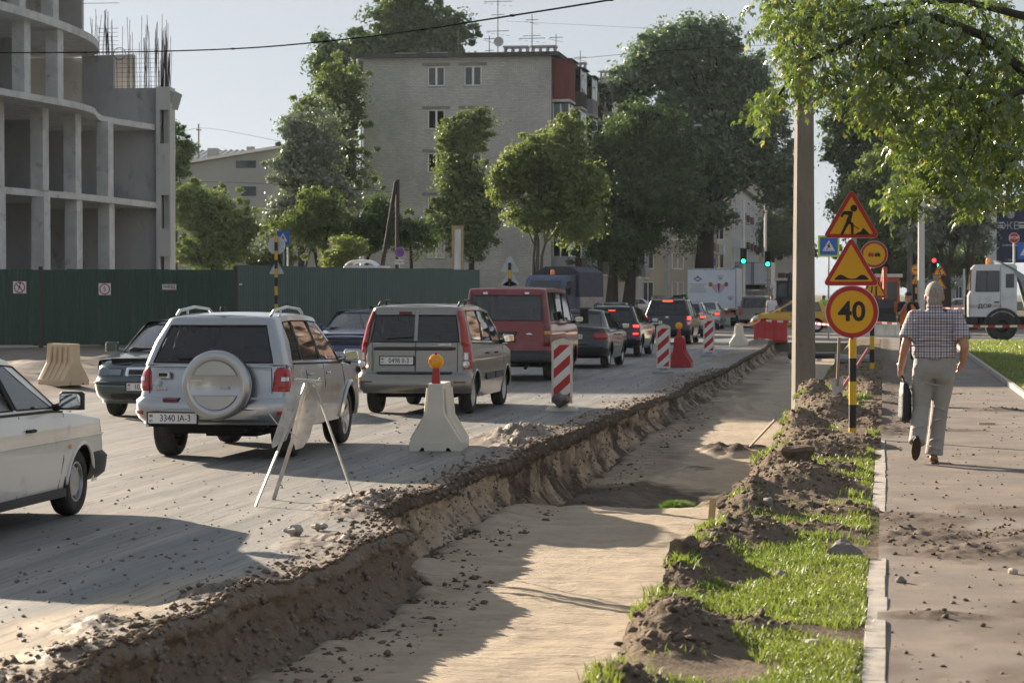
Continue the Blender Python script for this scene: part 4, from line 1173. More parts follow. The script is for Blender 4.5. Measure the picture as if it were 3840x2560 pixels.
# shrubs behind the concrete building
tree('broad_bush', 'broad green bush right of the concrete building', 800, 150, 0, [(790, 800, 130, 150, 0), (700, 760, 70, 130, 0), (880, 870, 110, 130, 0), (760, 920, 130, 90, 0), (950, 900, 60, 100, 0)], 360, 90, .26, 'leaf_mid', 7, .2, clr=(.4, 1.), group=G2)
tree('ash_tree', 'sparse tree peeping out beside the concrete end wall', 660, 165, 0, [(668, 480, 28, 40, 0), (690, 560, 40, 50, 0), (665, 640, 40, 60, 0)], 60, 70, .24, 'leaf_dark', 8, .12, clr=(.3, .6), group=G2)
tree('broad_bush', 'dark low hedge bush under the grey house', 985, 152, 0, [(960, 960, 70, 60, 0), (1040, 960, 60, 60, 0)], 90, 80, .24, 'leaf_dark', 9, .08, clr=(.4, .8), group=G2)
# in front of the flats
tree('lime_tree', 'slender green tree in front of the brick gable', 1760, 128, 0, [(1740, 520, 85, 90, 0), (1800, 460, 55, 60, 0), (1720, 640, 110, 100, 0), (1760, 760, 120, 120, 0), (1690, 800, 80, 110, 0), (1820, 800, 70, 130, 0), (1770, 880, 110, 80, 0)], 430, 90, .22, 'leaf_mid', 10, .2, [[(1770, 1090), (1768, 980), (1760, 850), (1755, 650)]], clr=(.35, .85), group=G1)
tree('maple_tree', 'bright leafy maple with twin thin trunks beside the blue pickup', 2010, 112, 0, [(2050, 570, 120, 100, 0), (2150, 520, 90, 90, 0), (1960, 660, 120, 110, 0), (2080, 720, 160, 130, 0), (1900, 700, 60, 80, 0), (2190, 680, 110, 120, 0), (1990, 820, 120, 90, 0), (2170, 840, 100, 70, 0), (1880, 640, 40, 40, 0)], 560, 95, .19, 'leaf_light', 11, .12, [[(2005, 1100), (2000, 960), (2020, 800)], [(2025, 1100), (2030, 960), (2075, 800)], [(2012, 1100), (2018, 900), (1990, 760)]], 'bark_grey', clr=(.3, .8), group=G1)
tree('round_maple_tree', 'round dark green tree right of the flats with two dark trunks', 2330, 138, 0, [(2380, 520, 190, 150, 0), (2480, 640, 160, 160, 0), (2280, 640, 150, 160, 0), (2400, 760, 200, 150, 0), (2260, 820, 110, 120, 0), (2530, 820, 110, 140, 0), (2440, 470, 110, 90, 0), (2350, 920, 150, 80, 0)], 720, 95, .25, 'leaf_dark', 12, .38, [[(2290, 1120), (2300, 1000), (2330, 850)], [(2350, 1120), (2370, 980), (2410, 830)]], clr=(.45, 1.1), group=G1)
tree('poplar_tree', 'huge poplar with forked trunk towering over the traffic', 2610, 165, 0, [(2480, 230, 130, 120, 0), (2380, 330, 90, 110, 0), (2600, 190, 110, 110, 0), (2700, 190, 90, 90, 0), (2600, 380, 200, 170, 0), (2760, 300, 110, 120, 0), (2760, 460, 170, 160, 0), (2860, 420, 110, 120, 0), (2700, 620, 170, 150, 0), (2870, 620, 100, 110, 0), (2560, 560, 160, 150, 0), (2840, 300, 70, 60, 0), (2640, 770, 130, 90, 0), (2920, 700, 50, 60, 0), (2950, 760, 30, 30, 0), (2880, 760, 40, 40, 0)], 900, 100, .36, 'leaf_poplar', 13, .55, [[(2632, 1110), (2628, 980), (2630, 880), (2560, 760)], [(2632, 1110), (2640, 960), (2650, 870), (2700, 720), (2740, 560)], [(2640, 950), (2655, 850), (2640, 640), (2600, 450)]], clr=(.55, 1.5), group=G1)
# small trees far down the street
tree('street_tree', 'small dark street tree in front of the pale far houses', 2900, 265, 0, [(2890, 900, 60, 60, 0), (2930, 850, 50, 60, 0), (2880, 840, 40, 50, 0), (2950, 930, 50, 50, 0)], 150, 80, .4, 'leaf_dark', 14, .16, clr=(.5, 1.1), group='far street trees')
tree('street_tree', 'far street tree half hidden behind the concrete pole', 2985, 330, 0, [(3000, 900, 40, 60, 0), (3030, 930, 30, 40, 0)], 70, 70, .45, 'leaf_dark', 15, .16, clr=(.6, 1.2), group='far street trees')
# row right of the road
G3 = 'trees right of the road'
tree('elm_tree', 'dark tree behind the roadworks triangle right of the concrete pole', 3340, 150, 0, [(3220, 420, 110, 130, 0), (3330, 480, 160, 170, 0), (3140, 560, 60, 80, 0), (3260, 640, 140, 150, 0), (3420, 660, 130, 160, 0), (3180, 480, 80, 90, 0), (3320, 820, 150, 100, 0)], 560, 95, .30, 'leaf_dark', 16, .32, [[(3420, 1090), (3420, 960), (3400, 800), (3350, 600)]], clr=(.45, 1.15), group=G3)
tree('lime_tree', 'lighter bushy tree behind the no overtaking sign', 3300, 128, 0, [(3260, 680, 110, 110, 0), (3360, 780, 110, 110, 0), (3200, 760, 80, 90, 0), (3280, 860, 120, 90, 0)], 330, 90, .22, 'leaf_mid', 17, .2, [[(3345, 1090), (3340, 980), (3310, 820)]], clr=(.35, .9), group=G3)
tree('rowan_tree', 'silvery round tree left of the dark billboard with bare forked trunk', 3560, 122, 0, [(3560, 760, 110, 110, 0), (3640, 860, 70, 90, 0), (3500, 860, 90, 90, 0), (3600, 650, 90, 90, 0), (3670, 740, 50, 90, 0)], 400, 95, .20, 'leaf_silver', 18, .2, [[(3552, 1100), (3555, 1000), (3580, 930)], [(3555, 1000), (3530, 950), (3520, 900)]], 'bark_dark', clr=(.35, .85), group=G3)
tree('elm_tree', 'dark tree top filling the gap behind the overhanging maple', 3640, 170, 0, [(3600, 560, 150, 160, 0), (3480, 560, 110, 130, 0), (3740, 600, 110, 120, 0), (3560, 420, 140, 130, 0), (3700, 420, 140, 140, 0)], 460, 90, .34, 'leaf_dark', 19, .3, clr=(.5, 1.3), group=G3)
tree('street_tree', 'low far tree mass behind the traffic at right', 3460, 210, 0, [(3400, 960, 160, 90, 0), (3560, 980, 120, 70, 0), (3250, 980, 90, 70, 0)], 200, 80, .4, 'leaf_dark', 20, .2, clr=(.6, 1.2), group='far street trees')

# ---- the ash-leaved maple hanging in from the right
ov = thing('overhanging_maple', 'near maple reaching in from the right with bright drooping leaves', 'tree', (4.6, 28.5, 0), 0)
YM = 27.5
lobes = [(2960, 40, 130, 60, 0), (3100, 60, 180, 100, 0), (2900, 110, 60, 35, -.5), (3000, 170, 90, 60, -.4), (2990, 240, 60, 40, -.6), (2930, 385, 70, 26, -.5), (2870, 400, 40, 22, -.5), (2860, 440, 35, 22, -.5), (3010, 330, 60, 45, -.4), (3120, 300, 60, 45, -.5), (3110, 360, 30, 24, -.6),
         (3250, 130, 200, 130, .3), (3280, 300, 130, 90, -.2), (3420, 280, 150, 130, .4), (3450, 120, 200, 120, .5), (3650, 120, 200, 130, .8), (3700, 300, 170, 130, .6), (3600, 420, 170, 120, .2), (3330, 420, 110, 60, -.3), (3280, 430, 60, 40, -.5), (3780, 480, 100, 120, .4),
         (3440, 520, 90, 45, -.4), (3400, 570, 60, 35, -.5), (3560, 570, 120, 90, 0), (3700, 590, 110, 80, .2), (3620, 680, 70, 60, -.2), (3420, 670, 80, 45, -.5), (3370, 740, 50, 45, -.6), (3340, 770, 40, 24, -.6), (3470, 720, 50, 40, -.5), (3690, 740, 50, 40, -.3), (3660, 770, 36, 28, -.3), (3790, 680, 60, 60, .1), (3830, 760, 20, 22, -.2), (3540, 640, 60, 40, -.3), (3590, 760, 26, 20, -.4)]
r = np.random.RandomState(77)
W = []
for (bx, by, rx, ry, dy) in lobes:
    for _ in range(int(5 + rx * ry / 260)):         # drooping sprays
        a, u = r.rand() * 6.283, r.rand() ** .5
        c0 = atY(bx + math.cos(a) * u * rx, by + math.sin(a) * u * ry, YM + dy + r.randn() * (.3 + rx / 500))
        d = Vector((r.randn(), r.randn() * .8, -.55 - abs(r.randn()) * .5)).normalized()
        for k in range(int(r.randint(6, 13))):
            q = c0 + d * (k * .030) + Vector(r.randn(3)) * .030 + Vector((0, 0, .10)); W.append((q.x - 4.6, q.y - 28.5, q.z))
W = np.array(W)
def compound(name, P, size, m, seed, leaflets=5):
    """compound leaves: pairs of pointed leaflets on a drooping stalk"""
    r = np.random.RandomState(seed); n = len(P); Vs = []; Fs = []; off = 0; ti = []
    an = r.uniform(0, 6.283, n); dr = r.uniform(.2, 1.1, n)
    ax = np.stack([np.cos(an) * np.cos(dr), np.sin(an) * np.cos(dr), -np.sin(dr)], -1)
    sd = np.stack([-np.sin(an), np.cos(an), r.uniform(-.3, .3, n)], -1); sd /= np.linalg.norm(sd, axis=1)[:, None]
    nr = np.cross(ax, sd)
    s = (size * r.uniform(.7, 1.3, n))[:, None]
    tn = np.clip(.5 + .3 * r.randn(n), 0, 1)
    spec_ = [(1., 0., 1.1), (.55, .75, .9), (.55, -.75, .9), (.15, .85, .8), (.15, -.85, .8)][:leaflets]
    for (f, sdw, l) in spec_:
        b = P + ax * s * f * .75
        d = ax * (1 if sdw == 0 else .62) + sd * sdw + np.array([0, 0, -.25]) + .12 * r.randn(n, 3); d /= np.linalg.norm(d, axis=1)[:, None]
        w = np.cross(d, nr); w /= np.linalg.norm(w, axis=1)[:, None] + 1e-9
        L_ = s * l
        up = nr * s * .09
        V = np.stack([b, b + d * L_ * .38 + w * L_ * .24 + up, b + d * L_ * .38 - up * .3, b + d * L_ * .38 - w * L_ * .24 + up, b + d * L_ * 1.0 - np.array([0, 0, .12]) * s], 1)
        o_ = off + (np.arange(n) * 5)[:, None]
        Fs.append(np.concatenate([o_ + [0, 1, 2], o_ + [0, 2, 3], o_ + [1, 4, 2], o_ + [2, 4, 3]])); Vs.append(V.reshape(-1, 3)); off += n * 5; ti.append(np.repeat(tn, 5))
    return raw(name, np.concatenate(Vs), np.concatenate(Fs), m, ov, True, {'tint': np.concatenate(ti)})
cr = compound('crown', W, .058, 'leaf_maple', 5)
k = r.rand(len(W)) < .10
compound('seed_keys', W[k] + np.array([0, 0, -.06]), .05, 'leaf_key', 6, 5)
# boughs and twigs
tk = MB(); tk.tube([(0, 0, -.1), (.05, .05, 1.2), (0, 0, 2.4), (-.3, 0, 3.6), (-.6, .1, 5.2)], [.22, .17, .15, .12, .09], 10)
def L_(px, py, dy=0.): p = atY(px, py, YM + dy); return (p.x - 4.6, p.y - 28.5, p.z)
for pts, r0 in (([(-.05, 0, 2.9), L_(3840, 270, .3), L_(3700, 140, .2), L_(3500, 60), L_(3250, 120, -.1), L_(3150, 175, -.3), L_(2990, 250, -.4), L_(2900, 390, -.5)], .07),
                ([(-.05, 0, 2.5), L_(3840, 340, .1), L_(3700, 400), L_(3600, 500, -.2), L_(3520, 620, -.3), L_(3430, 800, -.5)], .05),
                ([(-.1, 0, 2.2), L_(3840, 560), L_(3760, 640, -.1), L_(3690, 740, -.3)], .035), ([(-.3, 0, 3.6), L_(3840, 60, .3), L_(3600, 0, .3), L_(3300, 20, .2), L_(3000, 60, 0)], .06),
                ([L_(3600, 500, -.2), L_(3490, 540, -.3), L_(3380, 560, -.4)], .02), ([L_(3500, 60), L_(3380, 260, -.2), L_(3290, 400, -.4)], .025), ([L_(3250, 120, -.1), L_(3200, 260, -.3), L_(3100, 350, -.5)], .02),
                ([L_(3700, 400), L_(3640, 600, -.2), L_(3600, 740, -.3)], .02), ([L_(3430, 800, -.5), L_(3410, 850, -.5), L_(3385, 870, -.5)], .012), ([L_(3700, 140, .2), L_(3600, 330, .1), L_(3480, 480, -.2)], .03)):
    tk.tube(pts, [r0 * (1 - .8 * i / (len(pts) - 1)) for i in range(len(pts))], 7)
tk.build('trunk', 'bark_dark', ov, 60)
# ------------------------------------------------------------------ vehicles
glass_mat('car_glass', (.62, .67, .66), 1.2)
glass_mat('car_glass_dark', (.55, .57, .57), 1.1)
glass_mat('screen_glass', (.62, .67, .68), 2.2)
glass_mat('lamp_glass', (.85, .88, .9), 1.)
mat('tyre', (.022, .021, .020), .85, col2=(.05, .045, .04), scale=9, dirt=((.10, .085, .07), 7., .55, .8))
mat('rim_alloy', (.55, .56, .57), .3, .85)
mat('rim_steel', (.40, .41, .43), .4, .7, dirt=((.2, .18, .15), 8., .55, .8))
mat('rubber', (.02, .02, .021), .7, dirt=((.07, .06, .05), 6., .55, .8))
mat('underbody', (.012, .012, .012), .95)
mat('interior', (.03, .03, .032), .9)
mat('seat_cloth', (.045, .045, .05), .95)
mat('bumper_dark', (.035, .036, .038), .6, dirt=((.10, .09, .075), 5., .56, .8))
mat('lamp_red', (.42, .012, .012), .12, coat=.6, col2=(.30, .01, .01), scale=30)
mat('lamp_red_lit', (1., .05, .03), .2, emit=1.1)
mat('lamp_red_dark', (.13, .008, .012), .12, coat=.6)
mat('lamp_amber', (.75, .30, .04), .2, coat=.6)
mat('lamp_clear', (.62, .64, .66), .12, .5, coat=.6)
mat('lamp_white_lit', (1., .97, .9), .2, emit=6.)
mat('plate_white', (.75, .75, .73), .4)
mat('plate_ink', (.015, .015, .018), .5)
mat('plate_red', (.5, .03, .03), .5)
mat('plate_green', (.03, .25, .06), .5)
mat('chrome', (.7, .7, .72), .12, 1.)
mat('mirror_glass', (.7, .73, .75), .03, 1.)
mat('orange_lamp', (.95, .28, .02), .25, coat=.5)

def paint(name, col, metal=.45, rough=.32, dirt=.0):
    return mat('paint_' + name, col, rough, metal, coat=.75, dirt=((.16, .14, .115), 1.6, .60 - dirt, .95 - dirt * .5))

def ip(tab, z):
    return float(np.interp(z, [a for a, _ in tab], [b for _, b in tab]))

class Car:
    def __init__(s, **k):
        s.__dict__.update(dict(rc_r=.16, rc_f=.30, br=.05, bf=.16, zb=.24, zbr=.34, zbf=.22, arch=.06, crown=.03, seams=(), belt_black=True,
                               pillar='rubber', side_t=(.10, .90), rear_t=(.08, .88), front_t=(.06, .94), crc=.10, cb_r=.03, cb_f=.16, glass='car_glass', rim='alloy', flare=None,
                               spokes=6, mirror=True, rails=False, handle=True, seats=True, tyre_w=.20, mid=None))
        s.__dict__.update(k)
    # --- lower body surface
    def hw(s, z): return ip(s.Wz, z)
    def ring(s, p, z, end, off=0.):
        sg = 1 if p >= 0 else -1; p = abs(p); hw = s.hw(z)
        rc, b = (s.rc_r, s.br) if end == 'r' else (s.rc_f, s.bf)
        y0 = ip(s.yr, z) if end == 'r' else ip(s.yf, z)
        if p < hw - rc: x, d, n = p, b * (p / hw) ** 2, (0, -1)
        elif p < hw - rc + rc * math.pi / 2:
            th = (p - hw + rc) / rc; x = hw - rc + rc * math.sin(th); d = b * (x / hw) ** 2 + rc * (1 - math.cos(th)); n = (math.sin(th), -math.cos(th))
        else: x = hw; d = b + rc + p - (hw - rc + rc * math.pi / 2); n = (1, 0)
        x += n[0] * off; d += n[1] * off
        return (sg * x, (y0 + d) if end == 'r' else (y0 - d), z)
    def side(s, y, z, off=0., sg=1):
        hw = s.hw(z)
        return (sg * (hw + off), y, z)
    def ztop(s, y): return ip(s.top, y)
    def zlow(s, y):
        z = ip([(0, s.zbr), (.45, s.zbr), (.55, s.zb), (s.L - .75, s.zb), (s.L - .6, s.zbf), (s.L, s.zbf)], y)
        for ya in (s.ya_r, s.ya_f):
            R_ = s.rt + s.arch
            if abs(y - ya) < R_: z = max(z, s.rt + math.sqrt(max(R_ * R_ - (y - ya) ** 2, 0)))
        return z
    def body(s):
        R_ = s.rt + s.arch
        ys = []
        y_start, y_end = ip(s.yr, .7) + s.br + s.rc_r, ip(s.yf, .6) - s.bf - s.rc_f
        for ya in (s.ya_r, s.ya_f):
            ys += [ya - R_ - .001] + [ya - R_ * math.cos(math.pi * i / 14) for i in range(15)] + [ya + R_ + .001]
        for a, b, n in ((s.ya_r + R_, s.ya_f - R_, 14), (y_start, s.ya_r - R_, 3), (s.ya_f + R_, y_end, 4)):
            if b - a > .03: ys += [a + (b - a) * i / n for i in range(1, n)]
        ys = sorted(y for y in ys if y_start + .01 < y < y_end - .01)
        lv = [0, .04, .12, .22, .34, .46, .58, .70, .80, .88, .94, 1.]
        # ring columns: functions of the level
        cols = []
        nR = 6
        for i in range(nR): cols.append(('r', i / nR, 0))
        for i in range(6): cols.append(('rc', i / 5, 0))
        for y in ys: cols.append(('s', 0, y))
        for i in range(6): cols.append(('fc', 1 - i / 5, 0))
        for i in range(nR): cols.append(('f', 1 - (i + 1) / nR, 0))
        def pt(c, l):
            k, u, y = c
            if k == 's':
                zl, zt = s.zlow(y), s.ztop(y); z = zl + (zt - zl) * l; return Vector(s.side(y, z))
            end = 'r' if k[0] == 'r' else 'f'
            rc = s.rc_r if end == 'r' else s.rc_f
            zl = s.zbr if end == 'r' else s.zbf
            z = .6
            for _ in range(3):
                hw = s.hw(z); p = u * (hw - rc) if len(k) == 1 else hw - rc + u * rc * math.pi / 2
                q = s.ring(p, z, end); zt = s.ztop(q[1]); z = zl + (zt - zl) * l
                if len(k) == 2 and u > .6:   # the lower edge of a corner may already run into the arch
                    z2 = s.zlow(q[1]); z = z2 + (zt - z2) * l
            hw = s.hw(z); p = u * (hw - rc) if len(k) == 1 else hw - rc + u * rc * math.pi / 2
            return Vector(s.ring(p, z, end))
        half = [[pt(c, l) for c in cols] for l in lv]
        topr = half[-1]
        for (ins, up) in ((.02, .010), (.06, .018)):
            half.append([Vector((max(p.x - ins, p.x * .3) if p.x > 0 else 0, p.y + (ins * .6 if i < 6 else (-ins * .6 if i >= len(cols) - 6 else 0)), p.z + up)) for i, p in enumerate(topr)])
        last = half[-1]
        for q in (.75, .5, .25, 0.):
            half.append([Vector((p.x * q, p.y, p.z + s.crown * (1 - q * q))) for p in last])
        mb = MB(); nl, nc = len(half), len(cols)
        for sg in (1, -1):
            vs = [(p.x * sg, p.y, p.z) for row in half for p in row]
            fs = []
            o = len(mb.v); mb.v.extend(vs)
            for j in range(nl - 1):
                for i in range(nc - 1):
                    f = [o + j * nc + i, o + j * nc + i + 1, o + (j + 1) * nc + i + 1, o + (j + 1) * nc + i]
                    mb.f.append(f if sg > 0 else f[::-1])
                    yc = half[j][i].y
                    mb.mi.append(1 if (j >= len(lv) and s.cab_r[0][1] + .12 < yc < s.cab_f[0][1] - .1) else 0)
        return mb.build('body', [s.paint, 'interior'], s.t, 32)
    # --- cabin
    def cab_pt(s, line, t):
        kind, a, b, u = line          # kind r/f: x fraction; s: y at belt / at roof
        if kind == 's':
            y = a + (b - a) * t; zb = s.ztop(y); z = zb + (ip(s.roof, y) - zb) * t
            return Vector((ip(s.cab_w, t), y, z))
        end = s.cab_r if kind[0] == 'r' else s.cab_f
        sgn = 1 if kind[0] == 'r' else -1
        y0 = ip(end, t); hw = ip(s.cab_w, t); rc = s.crc; bl = s.cb_r if sgn > 0 else s.cb_f
        if len(kind) == 1: x = (a + (b - a) * t) if u is None else u * (hw - rc); d = bl * (x / hw) ** 2
        else:
            th = u * math.pi / 2; x = hw - rc + rc * math.sin(th); d = bl * (x / hw) ** 2 + rc * (1 - math.cos(th))
        y = y0 + sgn * d
        zb = s.ztop(y); z = zb + (ip(s.roof, y) - zb) * t
        return Vector((x, y, z))
    def cabin(s):
        L_ = []       # (line, type of the interval that follows)
        gr, gf = s.glass_r, s.glass_f          # half widths (belt, roof)
        for i in range(4): L_.append((('r', gr[0] * i / 4, gr[1] * i / 4, None), 'R'))
        L_.append((('r', gr[0], gr[1], None), '-'))
        L_.append((('r', 0, 0, 1.), '-'))
        for i in (1, 2, 3, 4): L_.append((('rc', 0, 0, i / 4), '-'))
        for i, (a, b, c, d) in enumerate(s.wins):
            L_.append((('s', a, c, None), 'S%d' % i))
            L_.append((('s', a + (b - a) * .5, c + (d - c) * .5, None), 'S%d' % i))
            L_.append((('s', b, d, None), 'P' if i < len(s.wins) - 1 else '-'))
        for i in (4, 3, 2, 1, 0): L_.append((('fc', 0, 0, i / 4), '-'))
        for i in range(4, 0, -1): L_.append((('f', gf[0] * i / 4, gf[1] * i / 4, None), 'F'))
        L_.append((('f', 0, 0, None), '-'))
        ts = sorted({0., 1., *s.side_t, *s.rear_t, *s.front_t, .5})
        rng = {'R': s.rear_t, 'S': s.side_t, 'P': s.side_t, 'F': s.front_t}
        half = [[s.cab_pt(l[0], t) for l in L_] for t in ts]
        nT = len(ts)
        top = half[-1]; ymid = sum(p.y for p in top) / len(top)
        for (ins, up) in ((.03, .014), (.09, .026), (.2, .034)):
            half.append([Vector((max(p.x - ins, p.x * .2), p.y + (ymid - p.y) * ins * .35, p.z + up)) for p in top])
        last = half[-1]
        for q in (.66, .33, 0.): half.append([Vector((p.x * q, p.y, p.z + .012 * (1 - q * q))) for p in last])
        fr = MB(); glass = {}
        nc = len(L_)
        for sg in (1, -1):
            o = len(fr.v); fr.v.extend([(p.x * sg, p.y, p.z) for row in half for p in row])
            for j in range(len(half) - 1):
                for i in range(nc - 1):
                    ty = L_[i][1]
                    f = [o + j * nc + i, o + j * nc + i + 1, o + (j + 1) * nc + i + 1, o + (j + 1) * nc + i]
                    win = ty[0] in rng and j < nT - 1 and rng[ty[0]][0] - 1e-6 <= ts[j] and ts[j + 1] <= rng[ty[0]][1] + 1e-6
                    if win and ty != 'P':
                        key = ty if ty[0] in 'RF' else ty + ('r' if sg > 0 else 'l')
                        g = glass.setdefault(key, MB())
                        cs = [half[j][i], half[j][i + 1], half[j + 1][i + 1], half[j + 1][i]]
                        g.add([(p.x * sg * .994, p.y + (.006 if ty == 'R' else -.006 if ty == 'F' else 0), p.z) for p in cs], [(0, 1, 2, 3)])
                    else:
                        fr.f.append(f if sg > 0 else f[::-1]); fr.mi.append(1 if win else 0)
        s.cab = fr.build('cabin_frame', [s.paint, s.pillar], s.t, 38)
        names = {'R': 'rear_window', 'F': 'windscreen'}
        for k, g in glass.items(): g.build(names.get(k[0], 'side_window'), s.glass if k[0] != 'F' else 'screen_glass', s.t, 60)
        # rubber seals round the openings
        for ty, tr in (('R', s.rear_t), ('F', s.front_t)):
            ls = [l[0] for l in L_ if l[0][0] == ty.lower() and l[0][3] is None]
            ls = sorted(ls, key=lambda l: l[1])
            loop = [s.cab_pt(l, tr[0]) for l in ls] + [s.cab_pt(ls[-1], tr[0] + (tr[1] - tr[0]) * q) for q in (.25, .5, .75)] + [s.cab_pt(l, tr[1]) for l in ls[::-1]]
            for sg in (1, -1): MB().tube([(p.x * sg, p.y, p.z) for p in loop], .012, 5).build('seal', 'rubber', s.t)
        for i, (a, b, c, d) in enumerate(s.wins):
            for sg in (1, -1):
                q = []
                for (yb, yt, t) in ((a, c, s.side_t[0]), (b, d, s.side_t[0]), (b, d, s.side_t[1]), (a, c, s.side_t[1]), (a, c, s.side_t[0])):
                    p = s.cab_pt(('s', yb, yt, None), t); q.append((p.x * sg, p.y, p.z))
                MB().tube(q, .010, 4).build('seal', 'rubber', s.t)
    def strip(s, name, pts, m, r=.004, n=4, flat=1.):
        return MB().tube(pts, r, n, flat=flat).build(name, m, s.t)
    def patch(s, name, end, p0, p1, z0, z1, off, m, n=(10, 5), parent=None, edge=.25, both=False, shape=None):
        """a shaped piece laid on the rear or front of the body, wrapped round the corner"""
        res = None
        for sg in ((1, -1) if both else (1,)):
            mb = MB()
            def f(u, v):
                uu = p0 + (p1 - p0) * u; z = z0 + (z1 - z0) * v
                if shape: uu, z = shape(u, v, uu, z)
                e = min(1., min(v, 1 - v) / edge if edge else 1, min(u, 1 - u) / (edge * .6) if edge else 1)
                return s.ring(uu * sg, z, end, off * (math.sqrt(max(e, 0)) if edge else 1) - .004)
            mb.grid(f, *n); res = mb.build(name, m, parent or s.t, 50)
        return res
    def plate(s, end, x, z, text, parent=None, w=.52, flag=True, tilt=0.):
        y = s.ring(x, z, end, .028)[1]
        pl = MB().box((0, 0, 0), (w, .012, .115)).build('number_plate', 'plate_white', s.t, 0)
        pl.location = (x, y, z); pl.rotation_euler = (tilt, 0, 0 if end == 'r' else math.pi)
        fr = MB()
        for q in (-1, 1): fr.box((0, 0, q * .064), (w + .03, .02, .013)); fr.box((q * (w / 2 + .008), 0, 0), (.013, .02, .116))
        fr.build('plate_frame', 'rubber', pl, 0)
        text_mesh(text, .105, 'plate_ink', 'plate_text', pl, (.035, -.0075, -.002), sx=.86)
        if flag:
            MB().box((-w / 2 + .035, -.0075, .03), (.04, .002, .016)).build('plate_flag', 'plate_red', pl, 0)
            MB().box((-w / 2 + .035, -.0075, .017), (.04, .002, .009)).build('plate_flag', 'plate_green', pl, 0)
            text_mesh('BY', .035, 'plate_ink', 'plate_text', pl, (-w / 2 + .035, -.0075, -.03))
        return pl
    def wheels(s):
        first = None
        for (y, sg) in ((s.ya_r, 1), (s.ya_r, -1), (s.ya_f, 1), (s.ya_f, -1)):
            x = s.hw(s.rt) - s.tyre_w / 2 - .01
            if first is None:
                r, w = s.rt, s.tyre_w
                rr = r * (.66 if s.rim == 'alloy' else .60)
                mb = MB(); mb.lathe([(rr, -w * .42), (rr + .02, -w * .5), (r * .9, -w * .5), (r * .97, -w * .42), (r, -w * .25), (r, w * .25), (r * .97, w * .42), (r * .9, w * .5), (rr + .02, w * .5), (rr, w * .42)], (0, 0, 0), 'x', 30, True)
                tyre_me = mb.build('wheel', 'tyre', s.t, 40); 
                rm = MB(); rm.lathe([(rr, -w * .3), (rr * 1.0, w * .44), (rr * .93, w * .46), (rr * .88, w * .36), (rr * .86, w * .1), (0, w * .06)], (0, 0, 0), 'x', 28)
                if s.rim == 'alloy':
                    rm.lathe([(rr * .2, w * .3), (rr * .17, w * .40), (0, w * .42)], (0, 0, 0), 'x', 14)
                    for k in range(s.spokes):
                        a = 2 * math.pi * k / s.spokes
                        c, sn = math.cos(a), math.sin(a); q = []
                        for (rad, hw_, xx) in ((rr * .14, .042, w * .36), (rr * .55, .034, w * .40), (rr * .92, .045, w * .43)):
                            for e in (-1, 1):
                                yy, zz = rad * c - e * hw_ * sn, rad * sn + e * hw_ * c
                                q += [(xx, yy, zz), (xx - .03, yy, zz)]
                        rm.add(q, [(0, 2, 6, 4), (4, 6, 10, 8), (0, 4, 5, 1), (4, 8, 9, 5), (2, 3, 7, 6), (6, 7, 11, 10)])
                else:
                    rm.lathe([(rr * .86, w * .1), (rr * .7, w * .34), (rr * .5, w * .36), (rr * .34, w * .30), (rr * .2, w * .34), (0, w * .36)], (0, 0, 0), 'x', 24)
                    for k in range(8):
                        a = 2 * math.pi * k / 8; rm.tube([(w * .30, rr * .72 * math.cos(a), rr * .72 * math.sin(a)), (w * .36, rr * .72 * math.cos(a), rr * .72 * math.sin(a))], rr * .09, 8)
                rim = rm.build('rim', 'rim_alloy' if s.rim == 'alloy' else 'rim_steel', tyre_me, 40)
                dk = MB(); dk.lathe([(rr * .86, w * .095), (rr * .5, w * .09), (0, w * .085)], (0, 0, 0), 'x', 20)
                first = tyre_me
                o = first
            else:
                o = copy_tree(first, s.t)
            o.location = (sg * x, y, s.rt); o.rotation_euler = (s.phase + y, 0, 0 if sg > 0 else math.pi)
    phase = .3
    def build(s, name, label, cat, loc, rz=0., group=None):
        s.t = thing(name, label, cat, loc, rz, group)
        s.body(); s.cabin(); s.wheels()
        hw = s.hw(.6)
        ub = MB(); ub.b2((-hw + .26, .25, s.zb + .02), (hw - .26, s.L - .3, min(s.ztop(1.), .95) - .06)); ub.b2((-hw + .06, s.ya_r + s.rt + s.arch + .03, s.zb + .02), (hw - .06, s.ya_f - s.rt - s.arch - .03, s.zb + .2))
        for ya in (s.ya_r, s.ya_f): ub.cyl((-hw + .2, ya, s.rt), (hw - .2, ya, s.rt), .05, n=8)
        ub.build('underbody', 'underbody', s.t, 0)
        # wheel arch lips
        R_ = s.rt + s.arch
        for ya in (s.ya_r, s.ya_f):
            for sg in (1, -1):
                pts = []
                for i in range(13):
                    a = math.pi * i / 12; z = s.rt + R_ * math.sin(a); y = ya - R_ * math.cos(a)
                    if z >= s.zb + .02: pts.append(s.side(y, max(z, s.zb), .004, sg))
                s.strip('arch_lip', pts, s.flare or s.paint, .016 if not s.flare else .035, 6)
                w_ = MB()
                w_.grid(lambda u, v: (sg * (hw - .02 - .26 * v), ya - (R_ + .012) * math.cos(math.pi * u), s.rt + (R_ + .012) * math.sin(math.pi * u)), 12, 1); w_.build('arch_liner', 'underbody', s.t, 60)
        for ln in s.seams:
            for sg in (1, -1): s.strip('seam', [s.side(y, z, .001, sg) for y, z in ln], 'rubber', .0055, 4)
        if s.belt_black:
            for sg in (1, -1):
                a, b = s.wins[0][0], s.wins[-1][1]
                s.strip('belt_trim', [(sg * (ip(s.cab_w, .03) + .012), a + (b - a) * i / 6, s.ztop(a + (b - a) * i / 6) + .012) for i in range(7)], 'rubber', .012, 5)
